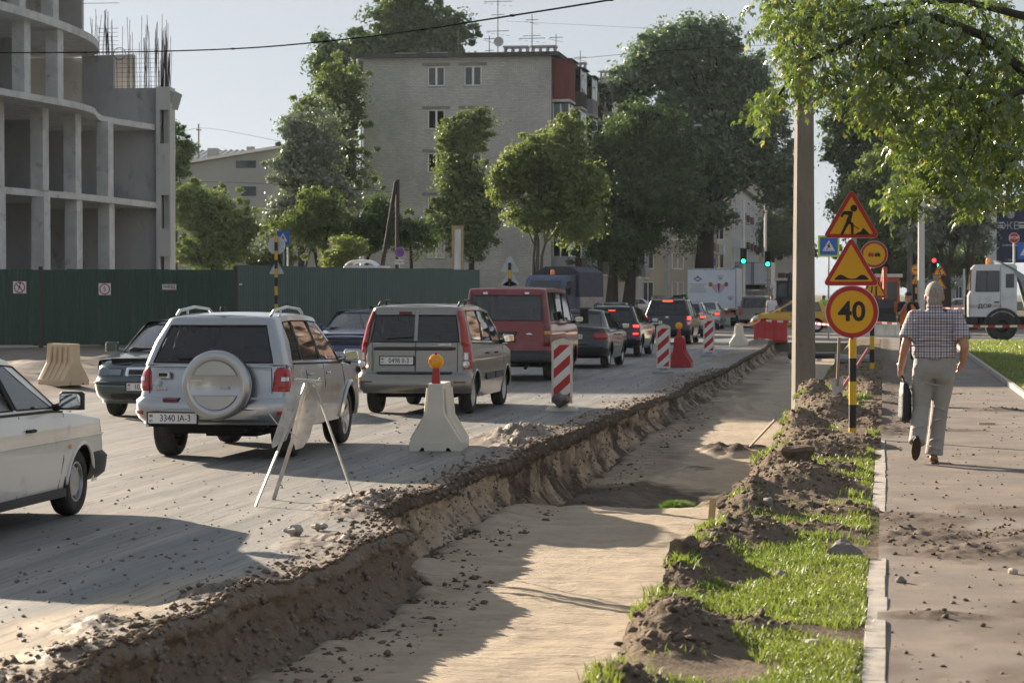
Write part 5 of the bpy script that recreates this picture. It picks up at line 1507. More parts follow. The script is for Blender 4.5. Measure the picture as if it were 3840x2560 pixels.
        if s.handle:
            for (y, z) in s.handles:
                for sg in (1, -1):
                    x = s.hw(z); MB().tube([(sg * (x + .004), y - .085, z), (sg * (x + .028), y - .06, z), (sg * (x + .03), y + .06, z), (sg * (x + .004), y + .085, z)], .013, 6).build('door_handle', s.handle_mat, s.t)
        if s.mirror:
            for sg in (1, -1):
                y = s.mir_y; z = s.ztop(y) + .10; x = s.hw(.9)
                m_ = MB(); m_.rbox((sg * (x + .14), y, z), (.21, .10, .15), .04, 3); m_.tube([(sg * (x - .05), y + .03, z - .07), (sg * (x + .07), y, z - .04)], .03, 6)
                o = m_.build('wing_mirror', s.mirror_mat or s.paint, s.t, 40)
                MB().rbox((0, 0, 0), (.17, .115, .006), .03, 3).build('mirror_glass', 'mirror_glass', o, 40)
                g = [q for q in o.children][0]; g.location = (sg * (x + .14), y - .055, z); g.rotation_euler = (math.pi / 2, 0, sg * .12)
        if s.rails:
            for sg in (1, -1):
                a, b = s.rails; xr = ip(s.cab_w, 1.) - .06
                s.strip('roof_rail', [(sg * xr, a, ip(s.roof, a) + .03), (sg * xr, a + .12, ip(s.roof, a) + .085), (sg * xr, (a + b) / 2, ip(s.roof, (a + b) / 2) + .10), (sg * xr, b - .15, ip(s.roof, b) + .085), (sg * xr, b, ip(s.roof, b) + .03)], s.rail_mat, .018, 6)
                s.strip('rail_foot', [(sg * xr, (a + b) / 2 - .3, ip(s.roof, (a + b) / 2) + .02), (sg * xr, (a + b) / 2 - .3, ip(s.roof, (a + b) / 2) + .09)], s.rail_mat, .016, 6)
        if s.seats:
            yb = s.cab_r[0][1]; yf = s.cab_f[0][1]; span = yf - yb; zt = s.ztop((yb + yf) / 2)
            rows = s.seat_rows if hasattr(s, 'seat_rows') else (.62, .28)
            for r_ in rows:
                for xx in ((-.36, .36) if r_ > .5 else (-.42, 0, .42)):
                    sm = MB(); y = yb + span * r_
                    sm.rbox((xx, y, zt + .06), (.44, .12, .26), .05, 3); sm.rbox((xx, y - .03, zt + .28), (.26, .09, .17), .04, 3); sm.cyl((xx - .06, y - .02, zt + .17), (xx - .06, y - .02, zt + .26), .008, n=5); sm.cyl((xx + .06, y - .02, zt + .17), (xx + .06, y - .02, zt + .26), .008, n=5)
                    sm.build('seat', 'seat_cloth', s.t, 40)
            sw = MB(); sw.tube([(-.36 + .18 * math.cos(a / 12 * 6.283), yf - .75 + .05 * math.sin(a / 12 * 6.283), zt + .02 + .17 * math.sin(a / 12 * 6.283)) for a in range(13)], .014, 5); sw.build('steering_wheel', 'interior', s.t)
            MB().rbox((0, yf - .42, zt + .02), (1.3, .5, .1), .05, 2).build('dashboard', 'interior', s.t, 40)
        return s.t
    mirror_mat = None; handle_mat = 'rubber'; rail_mat = 'metal_grey'; handles = (); mir_y = 2.6

def spot(c, px, py, side=1, axle='r', z=-.15):
    """where the car stands: from the pixel where one tyre meets the road"""
    p = at(px, py, z); return (p.x - side * (c.hw(c.rt) - c.tyre_w / 2 - .01), p.y - (c.ya_r if axle == 'r' else c.ya_f), z)

def rear_detail_wiper(c, x0, x1, z):
    c.strip('wiper', [(x0, ip(c.cab_r, .1) + .0, z), (x1, ip(c.cab_r, .14) - .02, z + .03)], 'rubber', .010, 5)

# ---- silver off-roader with the spare wheel on its tail
c = Car(L=4.16, paint=paint('silver', (.40, .41, .425), .85, .28, .05), rt=.352, ya_r=.80, ya_f=3.29, arch=.065, tyre_w=.235,
        Wz=[(.2, .78), (.42, .835), (.62, .86), (.8, .86), (.97, .84), (1.1, .81)], yr=[(.3, .10), (.42, .02), (.5, 0), (.70, 0), (.74, .05), (.8, .07), (1.1, .12)],
        yf=[(.2, 4.0), (.4, 4.14), (.6, 4.16), (.8, 4.08), (.95, 3.98)], top=[(0, 1.07), (2.9, 1.01), (3.2, 1.0), (3.8, .93), (4.16, .80)], zb=.33, zbr=.40, zbf=.30,
        cab_r=[(0, .12), (.5, .24), (1, .42)], cab_f=[(0, 3.30), (1, 2.42)], cab_w=[(0, .81), (.5, .735), (1, .615)], roof=[(0, 1.55), (.5, 1.58), (1.2, 1.61), (2., 1.60), (2.6, 1.555)],
        wins=[(.62, 1.02, .78, 1.06), (1.12, 1.92, 1.12, 1.80), (2.00, 2.95, 1.88, 2.35)], glass_r=(.70, .53), glass_f=(.70, .56), rear_t=(.05, .86), glass='car_glass_dark', rc_r=.17,
        seams=([(1.98, .40), (1.98, .8), (1.98, 1.03)], [(2.98, .42), (2.98, .8), (2.93, 1.0)], [(1.10, .98), (1.12, .85), (1.22, .72), (1.26, .42)], [(.55, 1.05), (.40, .80)]), handles=((1.28, .93), (2.16, .92)), handle_mat='paint_silver',
        rails=(.60, 2.05), rail_mat='galv', mir_y=2.86, flare='paint_silver', mirror_mat='paint_silver', phase=.2, spokes=6)
RAV = spot(c, 640, 1706, -1)
t = c.build('off_road_car', 'silver off-road car with round spare wheel cover on its tailgate', 'car', RAV, -.005)
def shp(u, v, uu, z): return uu, z
c.patch('tail_light', 'r', .69, 1.02, .75, 1.045, .03, 'lamp_red', both=True, shape=lambda u, v, uu, z: (uu + .02 * v, z))
c.patch('tail_light_lens', 'r', .78, .87, .885, .93, .036, 'lamp_clear', both=True, edge=0)
c.patch('bumper', 'r', -1.15, 1.15, .42, .71, .06, 'paint_silver', (40, 6), edge=.22)
c.patch('bumper_step', 'r', -.62, .62, .43, .60, .085, 'paint_silver', (24, 5), edge=.2)
c.patch('reflector', 'r', -.55, -.33, .645, .70, .066, 'lamp_red_dark', edge=.1)
c.patch('reflector', 'r', .74, .90, .50, .565, .07, 'lamp_red', edge=.1, both=True)
for x in (-.72, .70): c.strip('seam', [(x, .08, .72), (x, .07, .9), (x * .99, .09, 1.03)], 'rubber', .006)
c.strip('seam', [(-.72, .07, 1.04), (.7, .07, 1.04)], 'rubber', .005)
c.plate('r', -.40, .475, '3340 IA-3', w=.56).location.y -= .085
sp = thing  # spare wheel: tyre behind a shell with two grooves
cx, cz, rr = .14, .85, .375
w_ = MB(); w_.lathe([(0, -.02), (rr - .03, -.02), (rr, -.05), (rr, -.16), (rr - .03, -.19), (0, -.19)], (cx, 0, cz), 'y', 48); sw = w_.build('spare_wheel', 'tyre', t, 40)
w_ = MB(); w_.lathe([(rr + .012, -.10), (rr + .014, -.19), (rr + .002, -.222), (rr - .03, -.235), (rr * .76, -.238), (rr * .74, -.230), (0, -.236)], (cx - .01, 0, cz), 'y', 56); cv = w_.build('cover', 'paint_silver', sw, 50)
mat('cover_shade', (.40, .41, .42), .4, .6)
for sg in (1, -1):
    poly = [(rr * .72 * math.cos(R(a)), sg * rr * .72 * math.sin(R(a))) for a in range(24, 157, 6)]
    m_ = MB(); m_.prism([(cx - .01 + x, cz + z) for x, z in poly], -.2415, -.236, 'y'); m_.build('cover_panel', 'paint_silver', sw, 0)
    m_ = MB(); m_.tube([(cx - .01 + rr * .66 * q, -.243, cz + sg * rr * .30) for q in (-1, 1)], .006, 5); m_.build('cover_groove', 'cover_shade', sw)
    m_ = MB(); m_.tube([(cx - .01 + x, -.243, cz + z) for x, z in poly], .005, 5); m_.build('cover_groove', 'cover_shade', sw)
MB().box((cx - .22, -.241, cz + .055), (.14, .006, .017)).build('cover_badge', 'lamp_clear', sw, 0)
text_mesh('4x4', .055, 'cover_shade', 'cover_text', sw, (cx + .10, -.2385, cz - .03), sx=1.5)
text_mesh('RAV4', .055, 'chrome', 'badge_text', t, (-.60, .068, .80), sx=1.2, bold=.001); 
m_ = MB()
for (a, b) in ((.040, .028), (.012, .027), (.026, .011)): m_.tube([(-.63 + a * math.cos(q / 16 * 6.283), .066, .865 + (.006 if a == .026 else 0) + b * math.sin(q / 16 * 6.283)) for q in range(17)], .004, 5)
m_.build('badge', 'chrome', t)
MB().rbox((-.545, .062, .955), (.16, .05, .075), .02, 2).build('tailgate_handle', 'paint_silver', t, 40); MB().box((-.545, .036, .955), (.10, .01, .035)).build('handle_recess', 'rubber', t, 0)
rear_detail_wiper(c, -.05, -.42, 1.13)
MB().tube([(.0, .55, 1.69), (-.02, .35, 1.9), (-.03, .30, 2.0)], [.006, .004, .002], 5).build('aerial', 'rubber', t); MB().rbox((0, .57, 1.69), (.05, .12, .05), .02, 2).build('aerial_foot', 'rubber', t, 40)
m_ = MB(); m_.b2((-.55, .35, .28), (.5, .50, .40)); m_.cyl((.35, .1, .34), (.35, .7, .34), .035, n=8); m_.b2((-.85 + .2, .74, .30), (.65, .86, .40)); m_.b2((-.3, .9, .22), (.3, 2., .34)); m_.build('chassis', 'underbody', t, 0)
c.patch('headlight', 'f', .50, 1.0, .72, .86, .02, 'lamp_clear', both=True); c.patch('bumper', 'f', -1.0, 1.0, .34, .60, .04, 'paint_silver', (24, 5))
MB().rbox((1. - .108, 3.72, .80), (.012, .07, .035), .003, 1).build('side_repeater', 'lamp_amber', t, 0)

# ---- grey-brown tall estate with upright red lights
c = Car(L=4.45, paint=paint('greige', (.27, .255, .225), .6, .30, .08), rt=.315, ya_r=.70, ya_f=3.60, arch=.05, tyre_w=.195,
        Wz=[(.2, .80), (.4, .86), (.6, .875), (.85, .875), (1.0, .86), (1.15, .84)], yr=[(.25, .08), (.36, .01), (.5, 0), (.60, .03), (.66, .09), (1.15, .12)],
        yf=[(.2, 4.35), (.45, 4.45), (.65, 4.40), (.85, 4.25)], top=[(0, 1.10), (3.0, 1.03), (3.4, 1.02), (4.0, .90), (4.45, .72)], zb=.24, zbr=.33,
        cab_r=[(0, .12), (1, .26)], cab_f=[(0, 3.5), (1, 2.7)], cab_w=[(0, .84), (.5, .79), (1, .69)], roof=[(0, 1.62), (.6, 1.655), (1.8, 1.66), (2.8, 1.57)],
        wins=[(.50, 1.40, .56, 1.40), (1.50, 2.25, 1.48, 2.15), (2.33, 3.20, 2.22, 2.68)], glass_r=(.70, .61), glass_f=(.72, .6), rear_t=(.04, .80), glass='car_glass_dark', rc_r=.15, br=.04,
        seams=([(1.45, .28), (1.45, 1.06)], [(2.3, .28), (2.3, 1.04)], [(3.22, .3), (3.22, .75), (3.18, 1.0)]), handles=((1.62, .92), (2.48, .91)), rails=(.45, 2.1), rail_mat='rubber', mir_y=3.0, mirror_mat='rubber', spokes=10, phase=.6)
P_ = at(1604, 1545); t = c.build('estate_car', 'grey-brown tall estate car with upright red tail lights and roof rails', 'car', spot(c, 1752, 1548), -.01)
for sg in (1, -1):
    def f(u, v):
        z = .70 + .90 * v
        if z > 1.10:
            tt = (z - 1.10) / .555; x = ip(c.cab_w, tt) - .14 + .13 * u * (1.05); y = ip(c.cab_r, tt) - .012 + .05 * u * u + (.06 * u ** 3)
            w = 1 - .55 * v; x = ip(c.cab_w, tt) + .006 - (1 - u) * .15 * w; return (sg * x, y, z)
        x, y, _ = c.ring((c.hw(z) - .10 + .20 * u), z, 'r', .012)
        return (sg * x, y, z)
    m_ = MB(); m_.grid(f, 8, 22); tl = m_.build('tail_light', 'lamp_red', t, 60)
    m_ = MB(); m_.lathe([(0, -.02), (.05, -.015), (.058, 0)], (sg * .815, .085, .78), 'y', 18); m_.build('reversing_lens', 'lamp_clear', tl)
    m_ = MB(); m_.rbox((sg * .815, .085, .90), (.075, .03, .11), .01, 2); m_.build('indicator_lens', 'lamp_clear', tl, 40)
c.patch('bumper', 'r', -1.1, 1.1, .34, .66, .045, 'paint_greige', (36, 6), edge=.2)
c.patch('bumper_trim', 'r', -.62, .62, .62, .665, .06, 'bumper_dark', (20, 3), edge=.1)
c.patch('tailgate_trim', 'r', -.66, .66, .985, 1.045, .03, 'bumper_dark', (20, 4), edge=.2)
c.patch('reflector', 'r', .62, .82, .485, .525, .05, 'lamp_red_dark', edge=.1, both=True)
for x in (.02,): c.strip('seam', [(x, .075, .67), (x, .085, .9), (x, .105, 1.1)], 'rubber', .006); c.strip('seam', [(x, .12, 1.13), (x, .2, 1.45), (x, .235, 1.6)], 'paint_greige', .03, 6)
for x in (-.66, .68): c.strip('seam', [(x, .085, .67), (x, .10, 1.1)], 'rubber', .006)
c.plate('r', -.27, .83, '0498 II-3')
text_mesh('LADA', .05, 'chrome', 'badge_text', t, (-.58, .095, 1.085), sx=1.2); text_mesh('LARGUS', .045, 'chrome', 'badge_text', t, (.48, .095, 1.08), sx=1.2)
rear_detail_wiper(c, -.45, -.03, 1.17); MB().rbox((-.16, .232, 1.565), (.2, .03, .04), .012, 2).build('brake_light', 'lamp_red_dark', t, 40)
for y in (1.9, 2.75):
    for sg in (1, -1): MB().box((sg * .885, y, .55), (.02, .75, .10)).build('door_moulding', 'bumper_dark', t, 0)
c.patch('headlight', 'f', .45, .95, .62, .80, .02, 'lamp_clear', both=True)

# ---- white hatchback at the left picture edge
c = Car(L=4.0, paint=paint('white', (.70, .69, .65), .0, .3, .0), rt=.283, ya_r=.78, ya_f=3.24, arch=.045, tyre_w=.17, rim='steel',
        Wz=[(.2, .76), (.35, .79), (.6, .815), (.75, .82), (.88, .80), (.95, .78)], yr=[(.25, .1), (.45, 0), (.6, 0), (.7, .06), (.95, .1)], yf=[(.2, 3.90), (.35, 3.98), (.5, 4.0), (.6, 3.96), (.75, 3.9)],
        top=[(0, .92), (.6, .92), (2.6, .895), (3.1, .86), (3.7, .79), (4.0, .68)], zb=.21, zbr=.30, zbf=.26, cab_r=[(0, .12), (1, .75)], cab_f=[(0, 2.95), (1, 2.12)], cab_w=[(0, .785), (1, .57)], roof=[(0, 1.30), (1., 1.365), (1.8, 1.355), (2.2, 1.32)],
        wins=[(.5, .95, .85, .98), (1.02, 1.72, 1.03, 1.62), (1.80, 2.78, 1.70, 2.08)], glass_r=(.65, .5), glass_f=(.68, .5), rc_f=.14, bf=.10, seams=([(1.76, .25), (1.76, .9)], [(2.72, .25), (2.78, .5), (2.78, .88)], [(.95, .5), (1.0, .9)]),
        handles=((1.95, .78), (1.1, .79)), mir_y=2.62, mirror_mat='rubber', phase=.1)
t = c.build('white_hatchback', 'white angular hatchback cut off by the left picture edge', 'car', spot(c, 255, 1929, 1, 'f'), .0)
for sg in (1, -1):
    c.strip('body_line', [c.side(y, .665, .002, sg) for y in (.3, 1, 2, 3, 3.75)], 'paint_white', .008); c.strip('seam', [c.side(y, .66, .001, sg) for y in (.3, 1, 2, 3, 3.75)], 'rubber', .004)
    MB().b2((sg * .74, 1.15, .19), (sg * .80, 2.86, .26)).build('sill', 'bumper_dark', t, 0)
    MB().b2((sg * .60, 2.86, .16), (sg * .79, 2.88, .36)).build('mud_flap', 'rubber', t, 0)
    MB().rbox((sg * .818, 2.92, .60), (.014, .05, .035), .004, 1).build('side_repeater', 'lamp_amber', t, 0)
c.patch('bumper', 'f', -1.12, 1.12, .28, .52, .05, 'bumper_dark', (30, 5), edge=.15); c.patch('bumper', 'r', -1.12, 1.12, .32, .54, .05, 'bumper_dark', (30, 5), edge=.15)
c.patch('headlight', 'f', .45, .76, .54, .66, .015, 'lamp_clear', both=True)

# ---- dark green oncoming car
c = Car(L=4.5, paint=paint('bottle', (.085, .11, .112), .8, .2, .0), rt=.315, ya_r=.90, ya_f=3.60, arch=.05,
        Wz=[(.2, .78), (.4, .84), (.6, .865), (.8, .86), (.95, .82)], yr=[(.25, .1), (.5, 0), (.95, .1)], yf=[(.2, 4.42), (.4, 4.5), (.52, 4.5), (.6, 4.46), (.74, 4.36), (.85, 4.2)], top=[(0, .98), (.6, .98), (3.0, .94), (3.3, .93), (4.0, .86), (4.35, .76), (4.5, .70)],
        cab_r=[(0, .3), (1, 1.1)], cab_f=[(0, 3.35), (1, 2.35)], cab_w=[(0, .80), (1, .60)], roof=[(0, 1.36), (1.3, 1.43), (2.3, 1.40)], wins=[(.9, 1.3, 1.2, 1.35), (1.4, 2.05, 1.42, 1.95), (2.15, 3.05, 2.05, 2.3)], glass_r=(.65, .5), glass_f=(.74, .56), rc_f=.25, bf=.14,
        seams=([(2.1, .28), (2.1, .94)], [(3.1, .3), (3.1, .9)]), handles=((2.25, .82),), mir_y=2.95, rim='steel', phase=.4)
P_ = at(520, 1556); t = c.build('dark_saloon', 'dark green oncoming car with chrome rimmed grille behind the off-road car', 'car', (at(410, 1556).x + .76, at(410, 1556).y + c.ya_f, -.15), math.pi + .02)
c.patch('headlight', 'f', .36, .86, .62, .755, .02, 'lamp_glass', both=True, edge=.1); c.patch('headlight_bowl', 'f', .38, .82, .63, .745, .006, 'lamp_clear', both=True, edge=.1)
c.patch('grille_frame', 'f', -.34, .34, .62, .765, .035, 'chrome', (16, 6), edge=.12); c.patch('grille', 'f', -.315, .315, .635, .745, .042, 'black', (14, 5), edge=.05)
m_ = MB(); m_.lathe([(0, .02), (.045, .012), (.05, 0)], (0, c.ring(0, .77, 'f')[1] + .01, .765), 'y', 16); m_.build('badge', 'chrome', t)
c.patch('bumper', 'f', -1.0, 1.0, .26, .60, .05, 'paint_bottle', (30, 6), edge=.2); c.patch('bumper_grille', 'f', -.6, .6, .27, .40, .056, 'black', (20, 4), edge=.1); c.patch('bumper_trim', 'f', -1.0, 1.0, .49, .56, .07, 'bumper_dark', (30, 4), edge=.2)
c.plate('f', .0, .475, '1055 IK-3').location.y += .05
for x0 in (-.5, .1): c.strip('wiper', [(x0, 3.30, 1.0), (x0 + .45, 3.24, 1.03)], 'rubber', .010, 5)

# ---- violet blue oncoming car with passengers
c = Car(L=4.35, paint=paint('violet', (.045, .06, .14), .4, .25, .0), rt=.295, ya_r=.85, ya_f=3.33, arch=.045,
        Wz=[(.2, .78), (.4, .83), (.6, .85), (.85, .85), (.95, .82)], yr=[(.25, .1), (.5, 0), (.95, .1)], yf=[(.2, 4.25), (.4, 4.35), (.55, 4.33), (.72, 4.26)], top=[(0, .99), (2.9, .95), (3.2, .94), (3.9, .87), (4.2, .78), (4.35, .74)],
        cab_r=[(0, .3), (1, .9)], cab_f=[(0, 3.15), (1, 2.35)], cab_w=[(0, .80), (1, .61)], roof=[(0, 1.38), (1.3, 1.43), (2.3, 1.40)], wins=[(.9, 1.3, 1.1, 1.35), (1.4, 2.05, 1.42, 1.95), (2.15, 2.9, 2.05, 2.3)], glass_r=(.65, .5), glass_f=(.74, .58), rc_f=.16, bf=.08,
        seams=([(2.1, .28), (2.1, .94)],), mir_y=2.8, phase=.9)
t = c.build('blue_saloon', 'violet blue oncoming car with lit headlight beside the off-road car', 'car', (-12.85, 61.0, -.15), math.pi + .01)
VIOLET = t
c.patch('headlight', 'f', .46, .88, .60, .75, .02, 'lamp_clear', both=True, edge=.1); c.patch('headlight_bulb', 'f', .55, .72, .635, .72, .03, 'lamp_white_lit', edge=.2, n=(6, 5)); c.patch('grille', 'f', -.42, .42, .62, .73, .02, 'black', (16, 5), edge=.1)
c.patch('bumper', 'f', -1.0, 1.0, .26, .56, .05, 'paint_violet', (30, 6), edge=.2); c.patch('bonnet_guard', 'f', -.6, .6, .745, .80, .03, 'black', (16, 4), edge=.2); c.plate('f', 0, .42, '2217 IB-3').location.y += .04

# ---- pale car hidden behind it
c = Car(L=4.3, paint=paint('pale', (.36, .38, .40), .5, .3), rt=.30, ya_r=.85, ya_f=3.33, Wz=[(.2, .78), (.6, .85), (.95, .82)], yr=[(.25, .1), (.5, 0), (.95, .1)], yf=[(.2, 4.2), (.5, 4.3), (.72, 4.2)], top=[(0, .99), (3.2, .96), (4.3, .76)],
        cab_r=[(0, .3), (1, .7)], cab_f=[(0, 3.15), (1, 2.3)], cab_w=[(0, .80), (1, .62)], roof=[(0, 1.42), (1.3, 1.48), (2.3, 1.44)], wins=[(.9, 1.3, 1.1, 1.35), (1.4, 2.05, 1.42, 1.95), (2.15, 2.9, 2.05, 2.3)], glass_r=(.65, .5), glass_f=(.74, .58), mir_y=2.8)
c.build('pale_saloon', 'pale grey oncoming car whose roof shows behind the blue one', 'car', (-14.9, 74.5, -.15), math.pi)
# ---- red van
def vanbox(L, hw, H, **k):
    d = dict(L=L, rt=.33, ya_r=.95, ya_f=L - .95, Wz=[(.2, hw - .1), (.45, hw - .01), (.8, hw), (1.1, hw - .01), (1.3, hw - .03)], yr=[(.3, .06), (.42, 0), (.55, 0), (.6, .05), (1.3, .08)], yf=[(.2, L - .1), (.5, L), (.8, L - .05), (1.0, L - .2)],
             zb=.30, zbr=.42, rc_r=.10, br=.02)
    d.update(k); return d
c = Car(**vanbox(4.7, .96, 1.95, paint=paint('red', (.22, .018, .022), .1, .38, .10), top=[(0, 1.22), (3.6, 1.18), (3.9, 1.16), (4.4, 1.0), (4.7, .85)], cab_r=[(0, .08), (1, .16)], cab_f=[(0, 4.0), (1, 3.2)], cab_w=[(0, .93), (1, .83)], roof=[(0, 1.94), (1.5, 1.97), (3.2, 1.93)],
        wins=[(.35, 1.15, .36, 1.15), (1.3, 2.2, 1.3, 2.2), (2.3, 3.5, 2.3, 3.1)], glass_r=(.78, .72), glass_f=(.8, .74), rear_t=(.10, .83), mir_y=3.45, mirror_mat='rubber', seams=([(2.25, .35), (2.25, 1.2)], [(1.22, .35), (1.22, 1.2)]), rim='steel', handles=((2.45, 1.02),), seat_rows=(.72, .45)))
t = c.build('red_van', 'dark red van with large rear window in the queue', 'van', spot(c, 2058, 1425), -.015)
c.patch('bumper', 'r', -1.12, 1.12, .40, .66, .08, 'bumper_dark', (30, 5), edge=.15)
c.patch('tail_light', 'r', .80, .97, .72, 1.20, .015, 'lamp_red_dark', both=True, edge=.05); c.patch('tail_light_lens', 'r', .81, .96, .98, 1.08, .02, 'lamp_amber', both=True, edge=.05)
c.plate('r', -.22, .86, '7461 EP-3'); MB().rbox((-.15, .05, 1.02), (.78, .03, .07), .02, 2).build('plate_lamp', 'bumper_dark', t, 40)
m_ = MB(); m_.ball((.5, .062, 1.0), (.07, .012, .028), 16, 6); m_.build('badge', 'chrome', t)
for x in (-.72, .72): MB().rbox((x * .62, .11, 1.87), (.10, .04, .05), .01, 1).build('hinge', 'chrome', t, 0); c.strip('seam', [(x * 1.14, .07, .68), (x * 1.14, .08, 1.2)], 'rubber', .007); c.strip('seam', [(x * 1.14, .085, 1.2), (x * 1.05, .15, 1.9)], 'rubber', .007)
MB().tube([(.45, .2, .35), (.42, .02, .28)], .035, 8).build('exhaust', 'metal_dark', t)
for sg in (1, -1): m_ = MB(); m_.rbox((sg * 1.2, 3.5, 1.36), (.2, .1, .34), .05, 3); m_.build('big_mirror', 'rubber', t, 40)
c.strip('side_rail', [(.965, y, .98) for y in (.3, 2.2)], 'rubber', .012)

# ---- saloons and estates farther along the queue
def saloon(pt, **k):
    d = dict(L=4.5, paint=pt, rt=.315, ya_r=.98, ya_f=3.62, arch=.05, Wz=[(.2, .78), (.42, .845), (.62, .86), (.82, .85), (1.0, .80)], yr=[(.25, .12), (.42, .02), (.55, 0), (.72, .03), (1.0, .07)], yf=[(.2, 4.35), (.45, 4.5), (.6, 4.45), (.8, 4.3)],
             top=[(0, .99), (.45, 1.01), (.75, .98), (2.9, .93), (3.3, .93), (4.0, .85), (4.5, .68)], cab_r=[(0, .62), (1, 1.42)], cab_f=[(0, 3.4), (1, 2.55)], cab_w=[(0, .80), (1, .58)], roof=[(.6, 1.34), (1.4, 1.40), (2.0, 1.42), (2.6, 1.38)],
             wins=[(1.22, 1.60, 1.60, 1.72), (1.66, 2.25, 1.78, 2.15), (2.32, 3.1, 2.22, 2.5)], glass_r=(.66, .5), glass_f=(.7, .52), rear_t=(.10, .92), seams=([(2.28, .3), (2.28, .93)], [(1.45, .5), (1.5, .95)]), handles=((1.75, .84), (2.5, .83)), mir_y=2.95, rc_r=.2, br=.08)
    d.update(k); return Car(**d)
def estate(pt, **k):
    d = dict(L=4.6, paint=pt, rt=.315, ya_r=.92, ya_f=3.62, arch=.05, Wz=[(.2, .78), (.42, .85), (.62, .87), (.82, .86), (1.05, .82)], yr=[(.25, .1), (.42, .01), (.55, 0), (.66, .03), (1.05, .10)], yf=[(.2, 4.45), (.45, 4.6), (.6, 4.55), (.8, 4.4)],
             top=[(0, 1.0), (2.9, .95), (3.4, .94), (4.1, .86), (4.6, .70)], cab_r=[(0, .12), (1, .50)], cab_f=[(0, 3.5), (1, 2.65)], cab_w=[(0, .81), (1, .60)], roof=[(0, 1.40), (.7, 1.46), (1.8, 1.47), (2.7, 1.41)],
             wins=[(.62, 1.3, .82, 1.32), (1.4, 2.1, 1.42, 2.02), (2.18, 3.15, 2.1, 2.6)], glass_r=(.69, .52), glass_f=(.7, .54), rear_t=(.06, .88), seams=([(2.14, .3), (2.14, .95)], [(1.35, .5), (1.38, .98)]), handles=((1.5, .85), (2.35, .84)), mir_y=3.0, rc_r=.18, br=.05)
    d.update(k); return Car(**d)
GQ = 'cars queueing along the trench'
c = saloon(paint('ink', (.012, .016, .014), .3, .25, .05)); t = c.build('black_saloon', 'blackish saloon with red tail lights just ahead of the red van', 'car', spot(c, 2268, 1379), -.02, GQ)
c.patch('tail_light', 'r', .52, .98, .72, .90, .02, 'lamp_red', both=True, edge=.1); c.patch('bumper', 'r', -1.1, 1.1, .32, .60, .05, 'paint_ink', (30, 5), edge=.2); c.plate('r', 0, .80, '8412 BM-3'); c.strip('seam', [(-.66, .05, .96), (.66, .05, .96)], 'rubber', .006)
text_mesh('VECTRA', .04, 'chrome', 'badge_text', t, (.42, .045, .92))
c = estate(paint('navy', (.010, .011, .022), .3, .25, .05), rails=(.55, 2.2), rail_mat='rubber', glass='car_glass'); t = c.build('dark_estate', 'navy black estate car with roof rails and thin aerial', 'car', spot(c, 2389, 1336), -.02, GQ)
c.patch('tail_light', 'r', .64, .95, .62, .98, .02, 'lamp_red_dark', both=True, edge=.1); c.patch('brake_light', 'r', .66, .86, .86, .95, .03, 'lamp_red_lit', both=True, edge=.1); c.patch('fog_light', 'r', .66, .84, .66, .71, .03, 'lamp_red_lit', both=True, edge=.1)
c.patch('bumper', 'r', -1.1, 1.1, .32, .60, .05, 'paint_navy', (30, 5), edge=.2); c.plate('r', 0, .76, '5120 IA-3'); MB().tube([(0, .6, 1.5), (0, .5, 1.95)], .006, 5).build('aerial', 'rubber', t); MB().box((0, .45, 1.36), (.2, .02, .03)).build('brake_light', 'lamp_red_lit', t, 0)
c = estate(paint('black', (.010, .010, .014), .3, .22, .03), rails=(.5, 2.0), rail_mat='rubber', roof=[(0, 1.56), (.7, 1.62), (1.8, 1.64), (2.7, 1.56)], top=[(0, 1.06), (2.9, .99), (3.4, .97), (4.1, .86), (4.6, .70)], cab_w=[(0, .83), (1, .64)], glass_r=(.72, .57), glass='car_glass_dark', cab_r=[(0, .10), (1, .38)])
t = c.build('black_people_carrier', 'tall black people carrier with brake lights on', 'car', spot(c, 2580, 1289), -.02, GQ)
c.patch('tail_light', 'r', .70, .98, .66, 1.05, .02, 'lamp_red', both=True, edge=.1); c.patch('brake_light', 'r', .72, .94, .88, 1.03, .03, 'lamp_red_lit', both=True, edge=.1); c.patch('reversing_lens', 'r', .74, .86, .70, .84, .03, 'lamp_clear', both=True, edge=.1)
c.patch('bumper', 'r', -1.1, 1.1, .32, .60, .05, 'paint_black', (30, 5), edge=.2); c.plate('r', -.42, .80, '7903 IE-3', w=.5); MB().box((0, .36, 1.58), (.36, .03, .05)).build('brake_light', 'lamp_red_lit', t, 0)
m_ = MB(); m_.ball((.0, .055, .98), (.07, .012, .05), 16, 6); m_.build('badge', 'chrome', t)
c = estate(paint('steel', (.30, .34, .40), .6, .28), L=3.85, ya_r=.72, ya_f=3.14, yf=[(.2, 3.7), (.45, 3.85), (.6, 3.8), (.8, 3.65)], top=[(0, .98), (2.4, .92), (2.9, .91), (3.4, .84), (3.85, .68)], cab_f=[(0, 2.95), (1, 2.05)], wins=[(.5, .95, .75, 1.0), (1.05, 2.6, 1.1, 2.0)], mir_y=2.45, handles=((1.3, .82),), seams=([(1.0, .4), (1.0, .95)],), cab_r=[(0, .1), (1, .55)])
t = c.build('small_hatchback', 'small blue silver hatchback with a lit red tail light', 'car', spot(c, 2634, 1262), -.02, GQ)
c.patch('tail_light', 'r', .60, .96, .74, .95, .02, 'lamp_red', both=True, edge=.1); c.patch('brake_light', 'r', .64, .90, .80, .92, .03, 'lamp_red_lit', both=True, edge=.1); c.patch('bumper', 'r', -1.1, 1.1, .32, .62, .05, 'paint_steel', (30, 5), edge=.2); MB().box((0, .5, 1.40), (.25, .03, .05)).build('brake_light', 'lamp_red_lit', t, 0)
